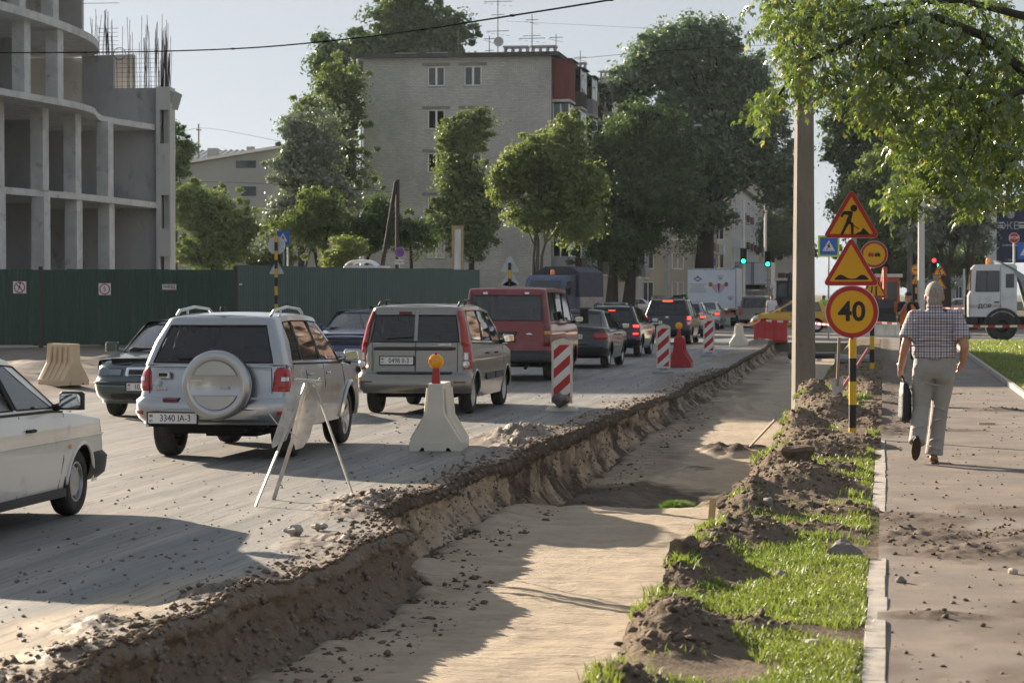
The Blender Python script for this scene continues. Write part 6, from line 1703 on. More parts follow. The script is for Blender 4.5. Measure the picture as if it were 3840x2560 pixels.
c = saloon(paint('silver2', (.42, .43, .44), .6, .3)); t = c.build('silver_saloon', 'silver saloon next to the printed truck in the queue', 'car', spot(c, 2690, 1236), -.02, GQ)
c.patch('tail_light', 'r', .50, .98, .72, .92, .02, 'lamp_red', both=True, edge=.1); c.patch('bumper', 'r', -1.1, 1.1, .32, .60, .05, 'paint_silver2', (30, 5), edge=.2); c.patch('brake_light', 'r', .6, .9, .76, .88, .03, 'lamp_red_lit', edge=.1)
c = saloon(paint('bluegrey', (.20, .24, .30), .5, .3)); t = c.build('blue_grey_saloon', 'blue grey saloon seen over the roof of the black people carrier', 'car', (-12.2, 112.0, -.15), math.pi, 'oncoming cars')
c = saloon(paint('deepblue', (.03, .05, .12), .4, .28)); t = c.build('deep_blue_saloon', 'dark blue car glimpsed between the red van and the black saloon', 'car', (-12.3, 84.0, -.15), math.pi, 'oncoming cars'); c.patch('headlight', 'f', .4, .85, .6, .72, .02, 'lamp_clear', both=True)
c = Car(**vanbox(4.5, .9, 1.7, paint=paint('taupe', (.16, .14, .13), .5, .3), top=[(0, 1.05), (3.2, 1.0), (3.6, .98), (4.1, .88), (4.5, .75)], cab_r=[(0, .08), (1, .25)], cab_f=[(0, 3.6), (1, 2.8)], cab_w=[(0, .86), (1, .70)], roof=[(0, 1.66), (1.5, 1.70), (2.8, 1.64)], wins=[(.4, 1.2, .5, 1.2), (1.3, 2.1, 1.3, 2.1), (2.2, 3.2, 2.2, 2.7)], glass_r=(.72, .6), glass_f=(.75, .62), mir_y=3.1, rt=.32))
t = c.build('people_carrier', 'grey brown people carrier right of the printed truck', 'car', (-6.9, 131., -.15), -.01, GQ); c.patch('tail_light', 'r', .72, .96, .7, 1.05, .02, 'lamp_red', both=True, edge=.1)
c = saloon(paint('darkteal', (.05, .07, .08), .4, .3)); c.build('grey_saloon', 'dark grey car in front of the plain box truck', 'car', (-6.3, 150., -.15), -.01, GQ)
c.patch('tail_light', 'r', .5, .95, .74, .9, .02, 'lamp_red', both=True)
# parked and distant
GP = 'parked and distant cars'
for i, (nm, lb, px, py, Y, rz, col) in enumerate((
        ('parked_car', 'white car parked in front of the grey corner house', 2470, 1072, 200, 1.9, (.7, .7, .7)), ('parked_car', 'blue grey car parked behind the grey lamp pole', 2560, 1075, 205, 1.7, (.25, .3, .4)),
        ('parked_car', 'silver car crossing behind the white truck at right', 3590, 1083, 190, math.pi / 2, (.55, .56, .57)), ('parked_car', 'distant white car behind the rightmost road sign post', 3710, 1085, 215, math.pi / 2, (.7, .7, .7)),
        ('distant_car', 'distant blue car in the traffic right of the concrete pole', 3170, 1090, 230, .05, (.25, .35, .5)), ('distant_car', 'distant pale car far right of the concrete pole', 3420, 1085, 240, math.pi, (.5, .52, .55)), ('distant_car', 'distant silver car behind the white shirted pedestrian', 2905, 1090, 215, 0, (.5, .5, .5)))):
    c = saloon(paint('far%d' % i, col, .4, .3)); x = atY(px, py, Y).x
    t = c.build(nm, lb, 'car', (x + (2.2 if abs(rz - math.pi / 2) < .3 else 0), Y, -.15), rz, GP); c.patch('tail_light', 'r', .5, .95, .74, .9, .02, 'lamp_red', both=True)
c = Car(**vanbox(4.2, .86, 1.8, paint=paint('mint', (.04, .30, .22), .2, .35), top=[(0, 1.1), (3., 1.05), (3.4, 1.0), (3.9, .88), (4.2, .75)], cab_r=[(0, .08), (1, .2)], cab_f=[(0, 3.3), (1, 2.6)], cab_w=[(0, .83), (1, .72)], roof=[(0, 1.76), (1.5, 1.8), (2.6, 1.72)], wins=[(.4, 1.2, .5, 1.2), (1.3, 2.0, 1.3, 2.0), (2.1, 3.0, 2.1, 2.5)], glass_r=(.7, .6), glass_f=(.72, .6), mir_y=2.8, rt=.31))
c.build('mint_van', 'mint green van parked behind the printed truck', 'van', (atY(2620, 1080, 190).x + .6, 190, -.15), math.pi / 2 - .35)
# ---- yellow car crossing
c = estate(paint('yellow', (.62, .38, .015), .0, .32, .05), L=4.0, ya_r=.74, ya_f=3.20, yf=[(.2, 3.85), (.45, 4.0), (.6, 3.95), (.8, 3.8)], top=[(0, 1.0), (2.5, .93), (2.95, .92), (3.5, .84), (4.0, .66)], cab_f=[(0, 3.1), (1, 2.05)], wins=[(.5, .95, .7, 1.0), (1.05, 1.75, 1.1, 1.7), (1.83, 2.75, 1.78, 2.05)], mir_y=2.5, handles=((1.2, .85), (1.95, .83)), seams=([(1.79, .3), (1.79, .93)], [(2.72, .3), (2.75, .9)], [(1.0, .5), (1.0, .96)]), cab_r=[(0, .1), (1, .5)], bf=.14, rc_f=.3)
x = at(2822, 1245).x
t = c.build('yellow_car', 'bright yellow hatchback crossing behind the concrete pole', 'car', (at(2822, 1240).x + 4.0, 118.0, -.15), math.pi / 2)
c.patch('headlight', 'f', .42, .92, .60, .76, .02, 'lamp_clear', both=True); c.patch('bumper', 'f', -1.0, 1.0, .24, .50, .04, 'paint_yellow', (30, 5)); c.patch('fog_lamp', 'f', .5, .66, .36, .46, .05, 'lamp_clear', both=True); c.patch('grille', 'f', -.35, .35, .38, .48, .045, 'black')

# ---- box trucks seen from behind
def box_truck(name, label, x, Y, w, h, zf, ln, m_box, label_print=False):
    t = thing(name, label, 'truck', (x, Y, -.15), -.01)
    b = MB(); b.rbox((0, ln / 2, zf + h / 2), (w, ln, h), .03, 2); bx = b.build('cargo_box', m_box, t, 30)
    fr = MB()
    for q in (-1, 1): fr.box((q * (w / 2 - .03), -.004, zf + h / 2), (.06, .03, h - .01)); fr.box((0, -.004, zf + (h - .04 if q > 0 else .04)), (w - .12, .03, .06))
    fr.build('box_frame', 'metal_grey', bx, 0)
    if not label_print:
        for q in (-.07, .07): MB().tube([(q, -.03, zf + .02), (q, -.03, zf + h)], .018, 6).build('lock_rod', 'metal_dark', bx)
        MB().box((0, -.01, zf + h / 2), (.02, .02, h - .15)).build('door_gap', 'rubber', bx, 0)
        for q in (-1, 1):
            for zz in (.2, .8): MB().box((q * (w / 2 - .15), -.02, zf + h * zz), (.3, .02, .05)).build('hinge', 'metal_dark', bx, 0)
    ch = MB(); ch.b2((-.5, .2, zf - .35), (.5, ln + 1.5, zf - .002)); ch.build('chassis', 'underbody', t, 0)
    bm_ = MB(); bm_.b2((-w / 2 + .05, -.05, zf - .45), (w / 2 - .05, .06, zf - .3)); bm_.build('bumper', 'metal_grey', t, 0)
    for q in (-1, 1):
        MB().rbox((q * (w / 2 - .3), -.06, zf - .22), (.38, .04, .13), .01, 1).build('tail_light', 'lamp_red', t, 0)
        for yy in (1.2, ln + 1.1):
            ww = MB(); ww.lathe([(.2, -.13), (.40, -.14), (.45, -.1), (.45, .1), (.40, .14), (.2, .13), (.16, .05), (0, .05)], (q * (w / 2 - .25), yy, .45), 'x', 22); ww.build('wheel', 'tyre', t, 40)
    MB().box((.2, -.06, zf - .38), (.5, .02, .11)).build('number_plate', 'plate_white', t, 0)
    cbx = MB(); cbx.prism([(ln + .1, .6), (ln + 2.0, .6), (ln + 2.0, 1.4), (ln + 1.5, 2.2), (ln + .1, 2.25)], -w / 2 + .15, w / 2 - .15, 'x'); cbx.build('cab', 'white_paint', t, 0)
    return t, bx
mat('truck_white', (.70, .74, .80), .4, col2=(.62, .68, .78), scale=1.2); mat('print_blue', (.05, .07, .35), .5); mat('print_sky', (.35, .45, .75), .5); mat('print_brown', (.28, .13, .06), .5); mat('print_pink', (.75, .35, .25), .5); mat('print_grey', (.35, .38, .45), .5)
TX = atY(2668, 1100, 136).x; zf = atY(2668, 1160, 136).z + .15; TH = atY(2668, 1006, 136).z + .15 - zf; TW = 2.8
t, bx = box_truck('printed_truck', 'white delivery truck with printed rear showing ice cream and a blue emblem', TX, 136, TW, TH, zf, 4.6, 'truck_white', True)
def sx(px): return (px - 2666) / 189 * TW
def sz(py): return zf + (1160 - py) / 154 * TH
def pr(name, poly, m, d=.012): o = MB().prism([(sx(a), sz(b)) for a, b in poly], -d - .003, -.004, 'y').build(name, m, bx, 0); return o
pr('printed_emblem', [(2597, 1046), (2614, 1036), (2631, 1046), (2614, 1056)], 'print_blue'); pr('printed_emblem', [(2602, 1046), (2614, 1042), (2626, 1046), (2614, 1050)], 'plate_white', .016); pr('printed_emblem', [(2611, 1036), (2614, 1032), (2617, 1036)], 'print_blue')
q_ = random.Random(4)
for r_ in range(9): pr('printed_border', [(2574 + r_ * 20, 1007), (2594 + r_ * 20, 1007), (2588 + r_ * 20, 1010 + q_.random() * 6), (2578 + r_ * 20, 1010 + q_.random() * 4)], 'print_sky')
for r_ in range(6): w_ = q_.uniform(20, 36); pr('printed_line', [(2614 - w_, 1064 + r_ * 6), (2614 + w_, 1064 + r_ * 6), (2614 + w_, 1066.5 + r_ * 6), (2614 - w_, 1066.5 + r_ * 6)], 'print_grey')
pr('printed_cone', [(2656, 1062), (2668, 1060), (2690, 1094), (2684, 1098)], 'print_sky'); pr('printed_cone', [(2728, 1062), (2716, 1060), (2696, 1094), (2702, 1098)], 'print_sky', .013); pr('printed_cone', [(2672, 1068), (2690, 1064), (2692, 1092), (2680, 1088)], 'print_pink', .014); pr('printed_cone', [(2712, 1068), (2694, 1064), (2694, 1092), (2704, 1088)], 'print_pink', .015); pr('printed_cone', [(2689, 1062), (2699, 1062), (2695, 1100), (2693, 1100)], 'print_blue', .016)
for (a, b) in ((2662, 1066), (2722, 1066)): pr('printed_scoop', [(a + 8 * math.cos(q / 10 * 6.28), b + 9 * math.sin(q / 10 * 6.28)) for q in range(10)], 'print_brown', .017)
for (a, b, s_) in ((2700, 1044, 9), (2738, 1120, 8)):
    pr('printed_paw', [(a + s_ * math.cos(q / 10 * 6.28), b + s_ * .7 * math.sin(q / 10 * 6.28)) for q in range(10)], 'print_grey')
    for k in (-1.1, -.4, .4, 1.1): pr('printed_paw', [(a + k * s_ + 2.6 * math.cos(q / 6 * 6.28), b - s_ * 1.25 + abs(k) * 3 + 3 * math.sin(q / 6 * 6.28)) for q in range(6)], 'print_grey')
TX = atY(2822, 1100, 168).x; zf = atY(2822, 1068, 168).z + .15; TH = atY(2822, 982, 168).z + .15 - zf
box_truck('plain_box_truck', 'plain white box truck with double rear doors under the green light', TX, 168, 2.5, TH, zf, 5.5, 'truck_white')
TX = atY(2882, 1100, 225).x; box_truck('far_white_truck', 'far white van truck right of the plain box truck', TX, 225, 2.1, 2.0, 1.0, 3.6, 'truck_white')

# ---- blue pickup with tarpaulin, facing the camera
mat('tarp', (.05, .055, .08), .7, col2=(.07, .075, .10), scale=2, bump=.4, bscale=4)
paint('van_blue', (.035, .07, .15), .2, .35, .08)
x0 = atY(2086, 1040, 106).x
t = thing('blue_pickup', 'blue pickup with orange roof beacon and dark tarpaulin load bed', 'truck', (x0, 106, .30), math.pi - .26); t.scale = (1.04,) * 3
cbm = MB(); 
prof = [(1.9, .45), (2.25, .5), (2.3, .9), (2.1, 1.05), (1.55, 1.2), (1.05, 1.95), (.8, 2.12), (.1, 2.15), (0, 2.0), (0, .45)]
cbm.prism(prof, -.92, .92, 'x'); cb_ = cbm.build('cab', 'paint_van_blue', t, 30)
MB().add([(-.78, 1.545, 1.26), (.78, 1.545, 1.26), (.70, 1.10, 1.90), (-.70, 1.10, 1.90)], [(0, 1, 2, 3)]).build('windscreen', 'pane_dark', cb_, 0)
for sg in (1, -1): MB().add([(sg * .925, .2, 1.25), (sg * .925, 1.42, 1.25), (sg * .925, 1.02, 1.85), (sg * .925, .2, 1.85)], [(0, 1, 2, 3)]).build('side_window', 'pane_dark', cb_, 0); MB().rbox((sg * .6, 2.30, .85), (.36, .04, .18), .03, 2).build('headlight', 'lamp_clear', t, 40); MB().rbox((sg * 1.08, 1.2, 1.45), (.16, .1, .26), .03, 2).build('wing_mirror', 'rubber', t, 40)
MB().b2((-.9, 2.28, .42), (.9, 2.38, .66)).build('bumper', 'bumper_dark', t, 0)
bc = MB(); bc.lathe([(.09, 0), (.09, .12), (.07, .2), (0, .22)], (-.05, .5, 2.15), 'z', 14); bc.build('beacon', 'orange_lamp', t)
bed = MB(); bed.b2((-1.05, -2.9, .75), (1.05, -.12, 1.2)); bed.build('load_bed', 'metal_grey', t, 0)
tp = MB(); tp.prism([(-1.03, 1.201), (1.03, 1.201), (1.0, 2.25), (.55, 2.5), (-.55, 2.5), (-1.0, 2.25)], -2.88, -.1, 'y'); tp.build('tarpaulin', 'tarp', t, 30)
for (xx, yy) in ((.8, 1.6), (-.8, 1.6), (.8, -2.), (-.8, -2.)):
    w_ = MB(); w_.lathe([(.18, -.1), (.32, -.11), (.36, -.07), (.36, .07), (.32, .11), (.18, .1), (0, .06)], (xx, yy, .36), 'x', 20); w_.build('wheel', 'tyre', t, 40)
MB().b2((-.4, -2.7, .45), (.4, 1.5, .72)).build('chassis', 'underbody', t, 0)

# ---- white tipper truck at the right edge
paint('tipper', (.74, .75, .76), .0, .35, .06)
mat('tipper_body', (.33, .36, .40), .5, .3, dirt=((.2, .18, .16), 2., .5, .75))
YT = 96.0
xf = atY(3632, 1200, YT).x; k_ = YT / F_PX
t = thing('tipper_truck', 'white tipper truck with orange beacon standing on the cross street', 'truck', (xf, YT, -.15), 0)
cabp = [(.02, .95), (.0, 1.05), (.0, 1.75), (.10, 1.95), (.14, 2.85), (.26, 2.98), (1.75, 3.02), (1.85, 2.9), (1.85, .95)]
mb = MB(); mb.prism(cabp, 0, 2.4, 'y')
cab_ = mb.build('cab', 'paint_tipper', t, 30)
for yy, s_ in ((-.006, 1), (2.406, -1)):
    MB().add([(.28, yy, 1.95), (1.16, yy, 1.95), (1.16, yy, 2.72), (.32, yy, 2.72)], [(0, 1, 2, 3)]).build('side_window', 'house_glass', cab_, 0)
    MB().box((.70, yy + s_ * .004, 2.33), (.05, .006, .8)).build('window_bar', 'rubber', cab_, 0)
fr = MB(); fr.tube([(.27, -.01, 1.94), (1.17, -.01, 1.94), (1.17, -.01, 2.73), (.31, -.01, 2.73), (.27, -.01, 1.94)], .018, 5); fr.build('seal', 'rubber', cab_)
MB().add([(1.42, -.006, 2.08), (1.74, -.006, 2.08), (1.74, -.006, 2.62), (1.42, -.006, 2.62)], [(0, 1, 2, 3)]).build('rear_side_window', 'pane_dark', cab_, 0)
MB().add([(-.006, .15, 2.0), (-.006, 2.25, 2.0), (.12, 2.25, 2.8), (.12, .15, 2.8)], [(0, 1, 2, 3)]).build('windscreen', 'pane_dark', cab_, 0)
for xx in (1.22, .05): MB().tube([(xx, -.006, 1.0), (xx, -.006, 2.9)], .008, 4).build('seam', 'rubber', cab_)
MB().rbox((1.08, -.02, 1.52), (.2, .03, .05), .01, 1).build('door_handle', 'rubber', cab_, 0); MB().rbox((1.5, -.015, 1.17), (.16, .02, .06), .01, 1).build('side_marker', 'lamp_amber', cab_, 0)
text_mesh('ДОР', .2, 'plate_ink', 'door_text', cab_, (.62, -.012, 1.36), sx=1.2, bold=.006); text_mesh('БЕЛ', .15, 'plate_red', 'door_text', cab_, (.22, -.012, 1.35)); text_mesh('СТРОЙ', .13, 'plate_red', 'door_text', cab_, (1.03, -.012, 1.35))
mb = MB(); mb.b2((-.18, .05, .45), (.35, 2.35, .95)); mb.build('bumper', 'bumper_dark', t, 0)
mb = MB(); mb.lathe([(.0, .1), (.02, .0), (.10, -.0), (.10, .14), (.07, .24), (0, .26)], (1.05 - .25, 1.2, 3.0), 'z', 14); mb.build('beacon', 'orange_lamp', t)
MB().rbox((-.12, -.14, 1.35), (.1, .12, .8), .03, 2).build('wing_mirror', 'rubber', t, 40); MB().tube([(.1, -.05, 2.7), (-.1, -.14, 2.5), (-.12, -.14, 1.8)], .015, 5).build('mirror_arm', 'rubber', t)
for yy in (.12, 2.1):
    for xx in (1.30, 5.3):
        w_ = MB(); w_.lathe([(.25, -.16), (.5, -.17), (.56, -.12), (.58, -.06), (.58, .06), (.56, .12), (.5, .17), (.25, .16), (.2, .05), (0, .05)], (xx, yy, .58), 'y', 28); w_.build('wheel', 'tyre', t, 40)
mg = MB(); mg.grid(lambda u, v: (1.30 - .72 * math.cos(math.pi * u), -.06 + .5 * v, .58 + .72 * math.sin(math.pi * u)), 14, 1); mg.grid(lambda u, v: (1.30 - (.60 + .12 * v) * math.cos(math.pi * u), -.06, .58 + (.60 + .12 * v) * math.sin(math.pi * u)), 14, 1); mg.build('mudguard', 'bumper_dark', t, 40)
MB().b2((.4, .7, .6), (7.2, 1.7, .94)).build('chassis', 'underbody', t, 0)
tb = MB(); tb.prism([(2.3, 1.15), (7.2, 1.15), (7.4, 2.6), (2.1, 2.6), (1.15, 3.15), (1.0, 3.15), (1.6, 2.9), (2.0, 2.3)], -.05, 2.45, 'y'); tb = tb.build('tipper_body', 'tipper_body', t, 0)
for zz in (1.5, 1.95, 2.4): MB().b2((2.25, -.11, zz), (7.2, -.052, zz + .1)).build('body_rib', 'tipper_body', tb, 0)
TIPPER = t
# ------------------------------------------------------------------ road works furniture
mat('plastic_white', (.70, .67, .58), .5, col2=(.62, .58, .49), scale=3, dirt=((.33, .29, .23), 3., .62, .85), spec=.4)
mat('plastic_beige', (.64, .50, .33), .6, col2=(.58, .44, .28), scale=3, dirt=((.30, .23, .2), 5., .62, .82))
mat('plastic_red', (.42, .03, .035), .45, col2=(.36, .03, .03), scale=3, dirt=((.3, .1, .08), 3., .62, .85))
mat('sign_yellow', (.78, .40, .015), .45, spec=.4, dirt=((.6, .32, .03), 3., .6, .85)); mat('sign_red', (.45, .022, .025), .45); mat('sign_white', (.72, .72, .70), .45); mat('sign_black', (.012, .012, .013), .5); mat('sign_blue', (.02, .13, .50), .45)
mat('sign_lime', (.62, .80, .02), .45); mat('sign_back', (.55, .57, .58), .5, .2, dirt=((.35, .34, .32), 3., .6, .8)); mat('band_yellow', (.72, .42, .03), .55, dirt=((.4, .28, .1), 4., .58, .8)); mat('band_black', (.02, .02, .02), .6)
mat('amber_lens', (.95, .42, .01), .15, coat=.6); mat('grey_rubber', (.28, .29, .30), .8, dirt=((.4, .36, .3), 4., .5, .8))
mat('rust_metal', (.56, .555, .54), .6, .15, col2=(.40, .385, .36), scale=9, dirt=((.20, .11, .06), 7., .58, .72)); mat('navy', (.018, .028, .075), .5)

def barrier(name, label, loc, rz, m, lamp=None, ln=1.15, sc=1.):
    """hollow plastic barrier with sloping sides, feet and a ribbed flank"""
    t = thing(name, label, 'barrier', loc, rz)
    prof = [(-.31, .0), (-.20, .0), (-.17, .04), (.17, .04), (.20, 0), (.31, 0), (.315, .10), (.12, .42), (.10, .46), (.085, .80), (-.085, .80), (-.10, .46), (-.12, .42), (-.315, .10)]
    prof = [(x * sc, z * sc) for x, z in prof]
    b = MB(); 
    ys = (0, .012, .03, ln - .03, ln - .012, ln)
    ins = (.02, .006, 0, 0, .006, .02)
    k = len(prof); vs = []
    for y, i_ in zip(ys, ins): vs += [(x * (1 - i_), y, max(z - i_ * .5, 0) if z > .3 else z) for x, z in prof]
    fs = [list(range(k))[::-1], [5 * k + i for i in range(k)]]
    for j in range(5):
        for i in range(k): fs.append((j * k + i, j * k + (i + 1) % k, (j + 1) * k + (i + 1) % k, (j + 1) * k + i))
    b.add(vs, fs); b.build('shell', m, t, 28)
    for q in range(4):
        yy = .16 + q * (ln - .32) / 3
        for sg in (1, -1):
            r_ = MB(); r_.tube([(sg * (.305 * sc), yy, .12 * sc), (sg * .135 * sc, yy, .41 * sc), (sg * .10 * sc, yy, .74 * sc)], .028, 6); r_.build('rib', m, t)
    MB().box((0, -.006, .055), (.26, .02, .10)).build('end_lug', m, t, 0)
    if lamp: warning_lamp(t, (0, .09, .80 * sc))
    return t
def warning_lamp(t, at_):
    m_ = MB(); m_.box((at_[0], at_[1], at_[2] + .09), (.10, .09, .18), taper=.75); m_.build('lamp_base', 'plastic_red', t, 0)
    m_ = MB(); m_.lathe([(0, -.035), (.05, -.034), (.085, -.02), (.092, 0), (.085, .02), (.05, .034), (0, .035)], (at_[0], at_[1], at_[2] + .26), 'y', 28); o = m_.build('lamp_lens', 'amber_lens', t, 60)
    for q in range(-3, 4): MB().tube([(at_[0] + q * .022, at_[1] - .036, at_[2] + .26 - .07), (at_[0] + q * .022, at_[1] - .037, at_[2] + .26 + .07)], .003, 4).build('lens_rib', 'amber_lens', o)
    MB().rbox((at_[0], at_[1], at_[2] + .355), (.03, .05, .03), .008, 1).build('lamp_cap', 'plastic_red', t, 0)
p = at(1632, 1692); barrier('water_barrier', 'white plastic barrier with amber warning lamp beside the trench', (p.x, p.y, -.15), .06, 'plastic_white', 1, ln=.85)
p = at(2545, 1377); barrier('water_barrier', 'red plastic barrier with amber warning lamp between the striped boards', (p.x, p.y, -.15), .02, 'plastic_red', 1, ln=.9, sc=.98)
p = at(2768, 1300); barrier('water_barrier', 'small white plastic barrier left of the red one near the trench end', (p.x, p.y, -.15), 0, 'plastic_white', ln=.9, sc=1.)
p = at(2952, 1284); barrier('water_barrier', 'red plastic barrier standing across the trench end by the pole', (p.x, p.y, -.15), math.pi / 2, 'plastic_red', ln=1.25, sc=1.05)
p = at(352, 1462); barrier('water_barrier', 'faded beige plastic barrier on the dirt beside the dark oncoming car', (p.x - .35, p.y, -.06), 1.0, 'plastic_beige', ln=.8, sc=1.0)
p = at(3375, 1262, -.05); barrier('water_barrier', 'pale plastic barrier behind the worker at the end of the footway', (p.x, p.y, -.05), math.pi / 2, 'plastic_white', ln=1.5, sc=.62)

def board(name, label, loc, rz=0., m_base='grey_rubber'):
    t = thing(name, label, 'guide board', loc, rz)
    w, z0, z1 = .33, .12, 1.12
    outl = [(-w / 2, z0), (w / 2, z0), (w / 2, z1 - .04), (w / 2 - .03, z1 - .01), (.04, z1 + .02), (.0, z1 + .035), (-.04, z1 + .02), (-w / 2 + .03, z1 - .01), (-w / 2, z1 - .04)]
    MB().prism(outl, 0, .06, 'y').build('board', 'plastic_white', t, 30)
    iw, a0, a1 = w - .07, z0 + .05, z1 - .07
    MB().b2((-iw / 2, -.004, a0), (iw / 2, -.001, a1)).build('reflective_face', 'sign_white', t, 0)
    # diagonal red stripes clipped to the face
    st = .30
    for k in range(-1, 5):
        lo = a0 - .26 + k * st
        poly = clip_poly([(-iw / 2, lo), (iw / 2, lo + .24), (iw / 2, lo + .24 + .15), (-iw / 2, lo + .15)], -iw / 2, iw / 2, a0, a1)
        if len(poly) > 2: MB().prism(poly, -.0075, -.0045, 'y').build('stripe', 'sign_red', t, 0)
    bs = MB(); bs.add(*frustum(.50, .34, .42, .26, 0, .075)); bs.rbox((0, .03, .10), (.2, .12, .06), .02, 2); bs.build('base', m_base, t, 0)
    return t
def frustum(w0, d0, w1, d1, z0, z1):
    v = [(-w0 / 2, -d0 / 2, z0), (w0 / 2, -d0 / 2, z0), (w0 / 2, d0 / 2, z0), (-w0 / 2, d0 / 2, z0), (-w0 / 2, -d0 / 2, z0 + (z1 - z0) * .5), (w0 / 2, -d0 / 2, z0 + (z1 - z0) * .5), (w0 / 2, d0 / 2, z0 + (z1 - z0) * .5), (-w0 / 2, d0 / 2, z0 + (z1 - z0) * .5),
         (-w1 / 2, -d1 / 2, z1), (w1 / 2, -d1 / 2, z1), (w1 / 2, d1 / 2, z1), (-w1 / 2, d1 / 2, z1)]
    f = [(3, 2, 1, 0), (8, 9, 10, 11)]
    for o in (0, 4):
        for i in range(4): f.append((o + i, o + (i + 1) % 4, o + 4 + (i + 1) % 4, o + 4 + i))
    return v, f
def clip_poly(P, x0, x1, y0, y1):
    for ax, lim, sg in ((0, x0, 1), (0, x1, -1), (1, y0, 1), (1, y1, -1)):
        out = []
        for i in range(len(P)):
            a, b = P[i], P[(i + 1) % len(P)]
            da, db = (a[ax] - lim) * sg, (b[ax] - lim) * sg
            if da >= 0: out.append(a)
            if (da >= 0) != (db >= 0):
                t = da / (da - db); out.append((a[0] + (b[0] - a[0]) * t, a[1] + (b[1] - a[1]) * t))
        P = out
        if not P: break
    return P
p = at(2107, 1540); board('guide_board', 'red and white striped guide board with a stone on its white foot', (p.x, p.y, -.15), .05, 'plastic_white')
rock('boulder', 'brown rock weighing down the foot of the nearest striped board', (p.x + .03, p.y - .17, .03), (.15, .11, .11), 'stone', 55, .3)
p = at(2487, 1400); board('guide_board', 'middle red and white striped guide board before the red lamp barrier', (p.x, p.y, -.15), .03)
p = at(2658, 1336); board('guide_board', 'farthest red and white striped guide board beside the silver hatchback', (p.x, p.y, -.15), .03)
p = at(2962, 1180, -.1); o = board('guide_board', 'small far striped board behind the yellow car', (p.x, 150, -.15), 0)

# ---- the trestle with the back of a hinged sign
A_, B_, C_ = at(958, 1898), at(1026, 1873), at(1333, 1884)
T1, T2 = atY(1108, 1424, 20.9), atY(1204, 1432, 20.9)
t = thing('sign_trestle', 'rusty metal trestle with a folded sign seen from behind', 'sign stand', ((A_.x + C_.x) / 2, 20.9, -.15))
O_ = Vector(t.location)
def bar(name, a, b, w=.036, d=.014, m='rust_metal'):
    a, b = Vector(a) - O_, Vector(b) - O_; dr = (b - a); ln = dr.length
    o = MB().box((0, 0, ln / 2), (w, d, ln)).build(name, m, t, 0)
    o.location = a; o.rotation_mode = 'QUATERNION'; o.rotation_quaternion = dr.to_track_quat('Z', 'Y')
    return o
bar('leg', A_, T1.lerp(T2, .42)); bar('leg', B_, T1.lerp(T2, .62)); bar('leg', C_, T1.lerp(T2, .70)); bar('top_bar', T1, T2, .03, .03)
bar('cross_brace', atY(1095, 1573, 20.9), atY(1190, 1568, 20.9), .03, .012)
def plate(name, pix, Y0, dY, m='rust_metal', th=.012):
    P = [atY(a, b, Y0 + dY * (b - 1425) / 300) - O_ for a, b in pix]; k = len(P)
    mb = MB(); mb.add([tuple(q) for q in P] + [(q.x, q.y + th, q.z) for q in P], [list(range(k)), list(range(k, 2 * k))[::-1]] + [(i, (i + 1) % k, k + (i + 1) % k, k + i) for i in range(k)])
    return mb.build(name, m, t, 0)
plate('sign_panel', [(1101, 1422), (1136, 1428), (1108, 1560), (1072, 1650), (1022, 1680), (1018, 1664)], 20.86, -.10)
plate('sign_panel', [(1150, 1446), (1206, 1432), (1186, 1540), (1160, 1640), (1135, 1678), (1108, 1686), (1102, 1660), (1122, 1540)], 20.94, .06)
plate('sign_panel', [(1136, 1450), (1152, 1446), (1120, 1560), (1102, 1640), (1090, 1640)], 20.92, -.02, 'rust_metal')
w_ = MB(); w_.tube([atY(a, b, 20.7) - O_ for a, b in ((1005, 1545), (1040, 1590), (1075, 1605), (1115, 1645))], .006, 5); w_.tube([atY(a, b, 20.9) - O_ for a, b in ((1135, 1425), (1128, 1395), (1138, 1375))], .004, 5); w_.tube([atY(a, b, 20.9) - O_ for a, b in ((1190, 1430), (1200, 1415), (1215, 1425))], .004, 5); w_.build('wire', 'rust_metal', t)

# ---- road signs
def striped_post(t, x, y, z0, z1, r=.038, band=.29, start=0):
    pst = None; z = z0; k = start
    while z < z1 - 1e-3:
        e = min(z + band, z1); MB().cyl((x, y, z), (x, y, e), r, n=14).build('post_band', 'band_yellow' if k % 2 == 0 else 'band_black', t); z = e; k += 1
def tri(s, r=.05, n=5, cz=0.):
    """rounded triangle, side s, centred"""
    h = s * math.sqrt(3) / 2; vs = [(0, h * 2 / 3), (-s / 2, -h / 3), (s / 2, -h / 3)]; out = []
    for i, (x, z) in enumerate(vs):
        k = math.hypot(x, z); cx_, cz_ = x * (1 - 2 * r / k), z * (1 - 2 * r / k); a0 = math.degrees(math.atan2(z, x))
        for j in range(n + 1): a = R(a0 - 60 + 120 * j / n); out.append((cx_ + r * math.cos(a), cz_ + r * math.sin(a)))
    return [(x, z + cz) for x, z in out]
def face(t, poly, y, m, name, d=.002): return MB().prism(poly, y - d, y, 'y').build(name, m, t, 0)
def sh(poly, dx, dz, k=1.): return [(x * k + dx, z * k + dz) for x, z in poly]
def tri_sign(t, c, s, y, back=False, name='triangle_sign'):
    pl = MB().prism(sh(tri(s, s * .06), *c), y, y + .012, 'y').build(name, 'sign_back' if back else 'sign_white', t, 30)
    if not back:
        face(pl, sh(tri(s * .985, s * .055), *c), y - .001, 'sign_red', 'sign_border'); face(pl, sh(tri(s * .75, s * .012), *c), y - .0035, 'sign_yellow', 'sign_face')
    return pl
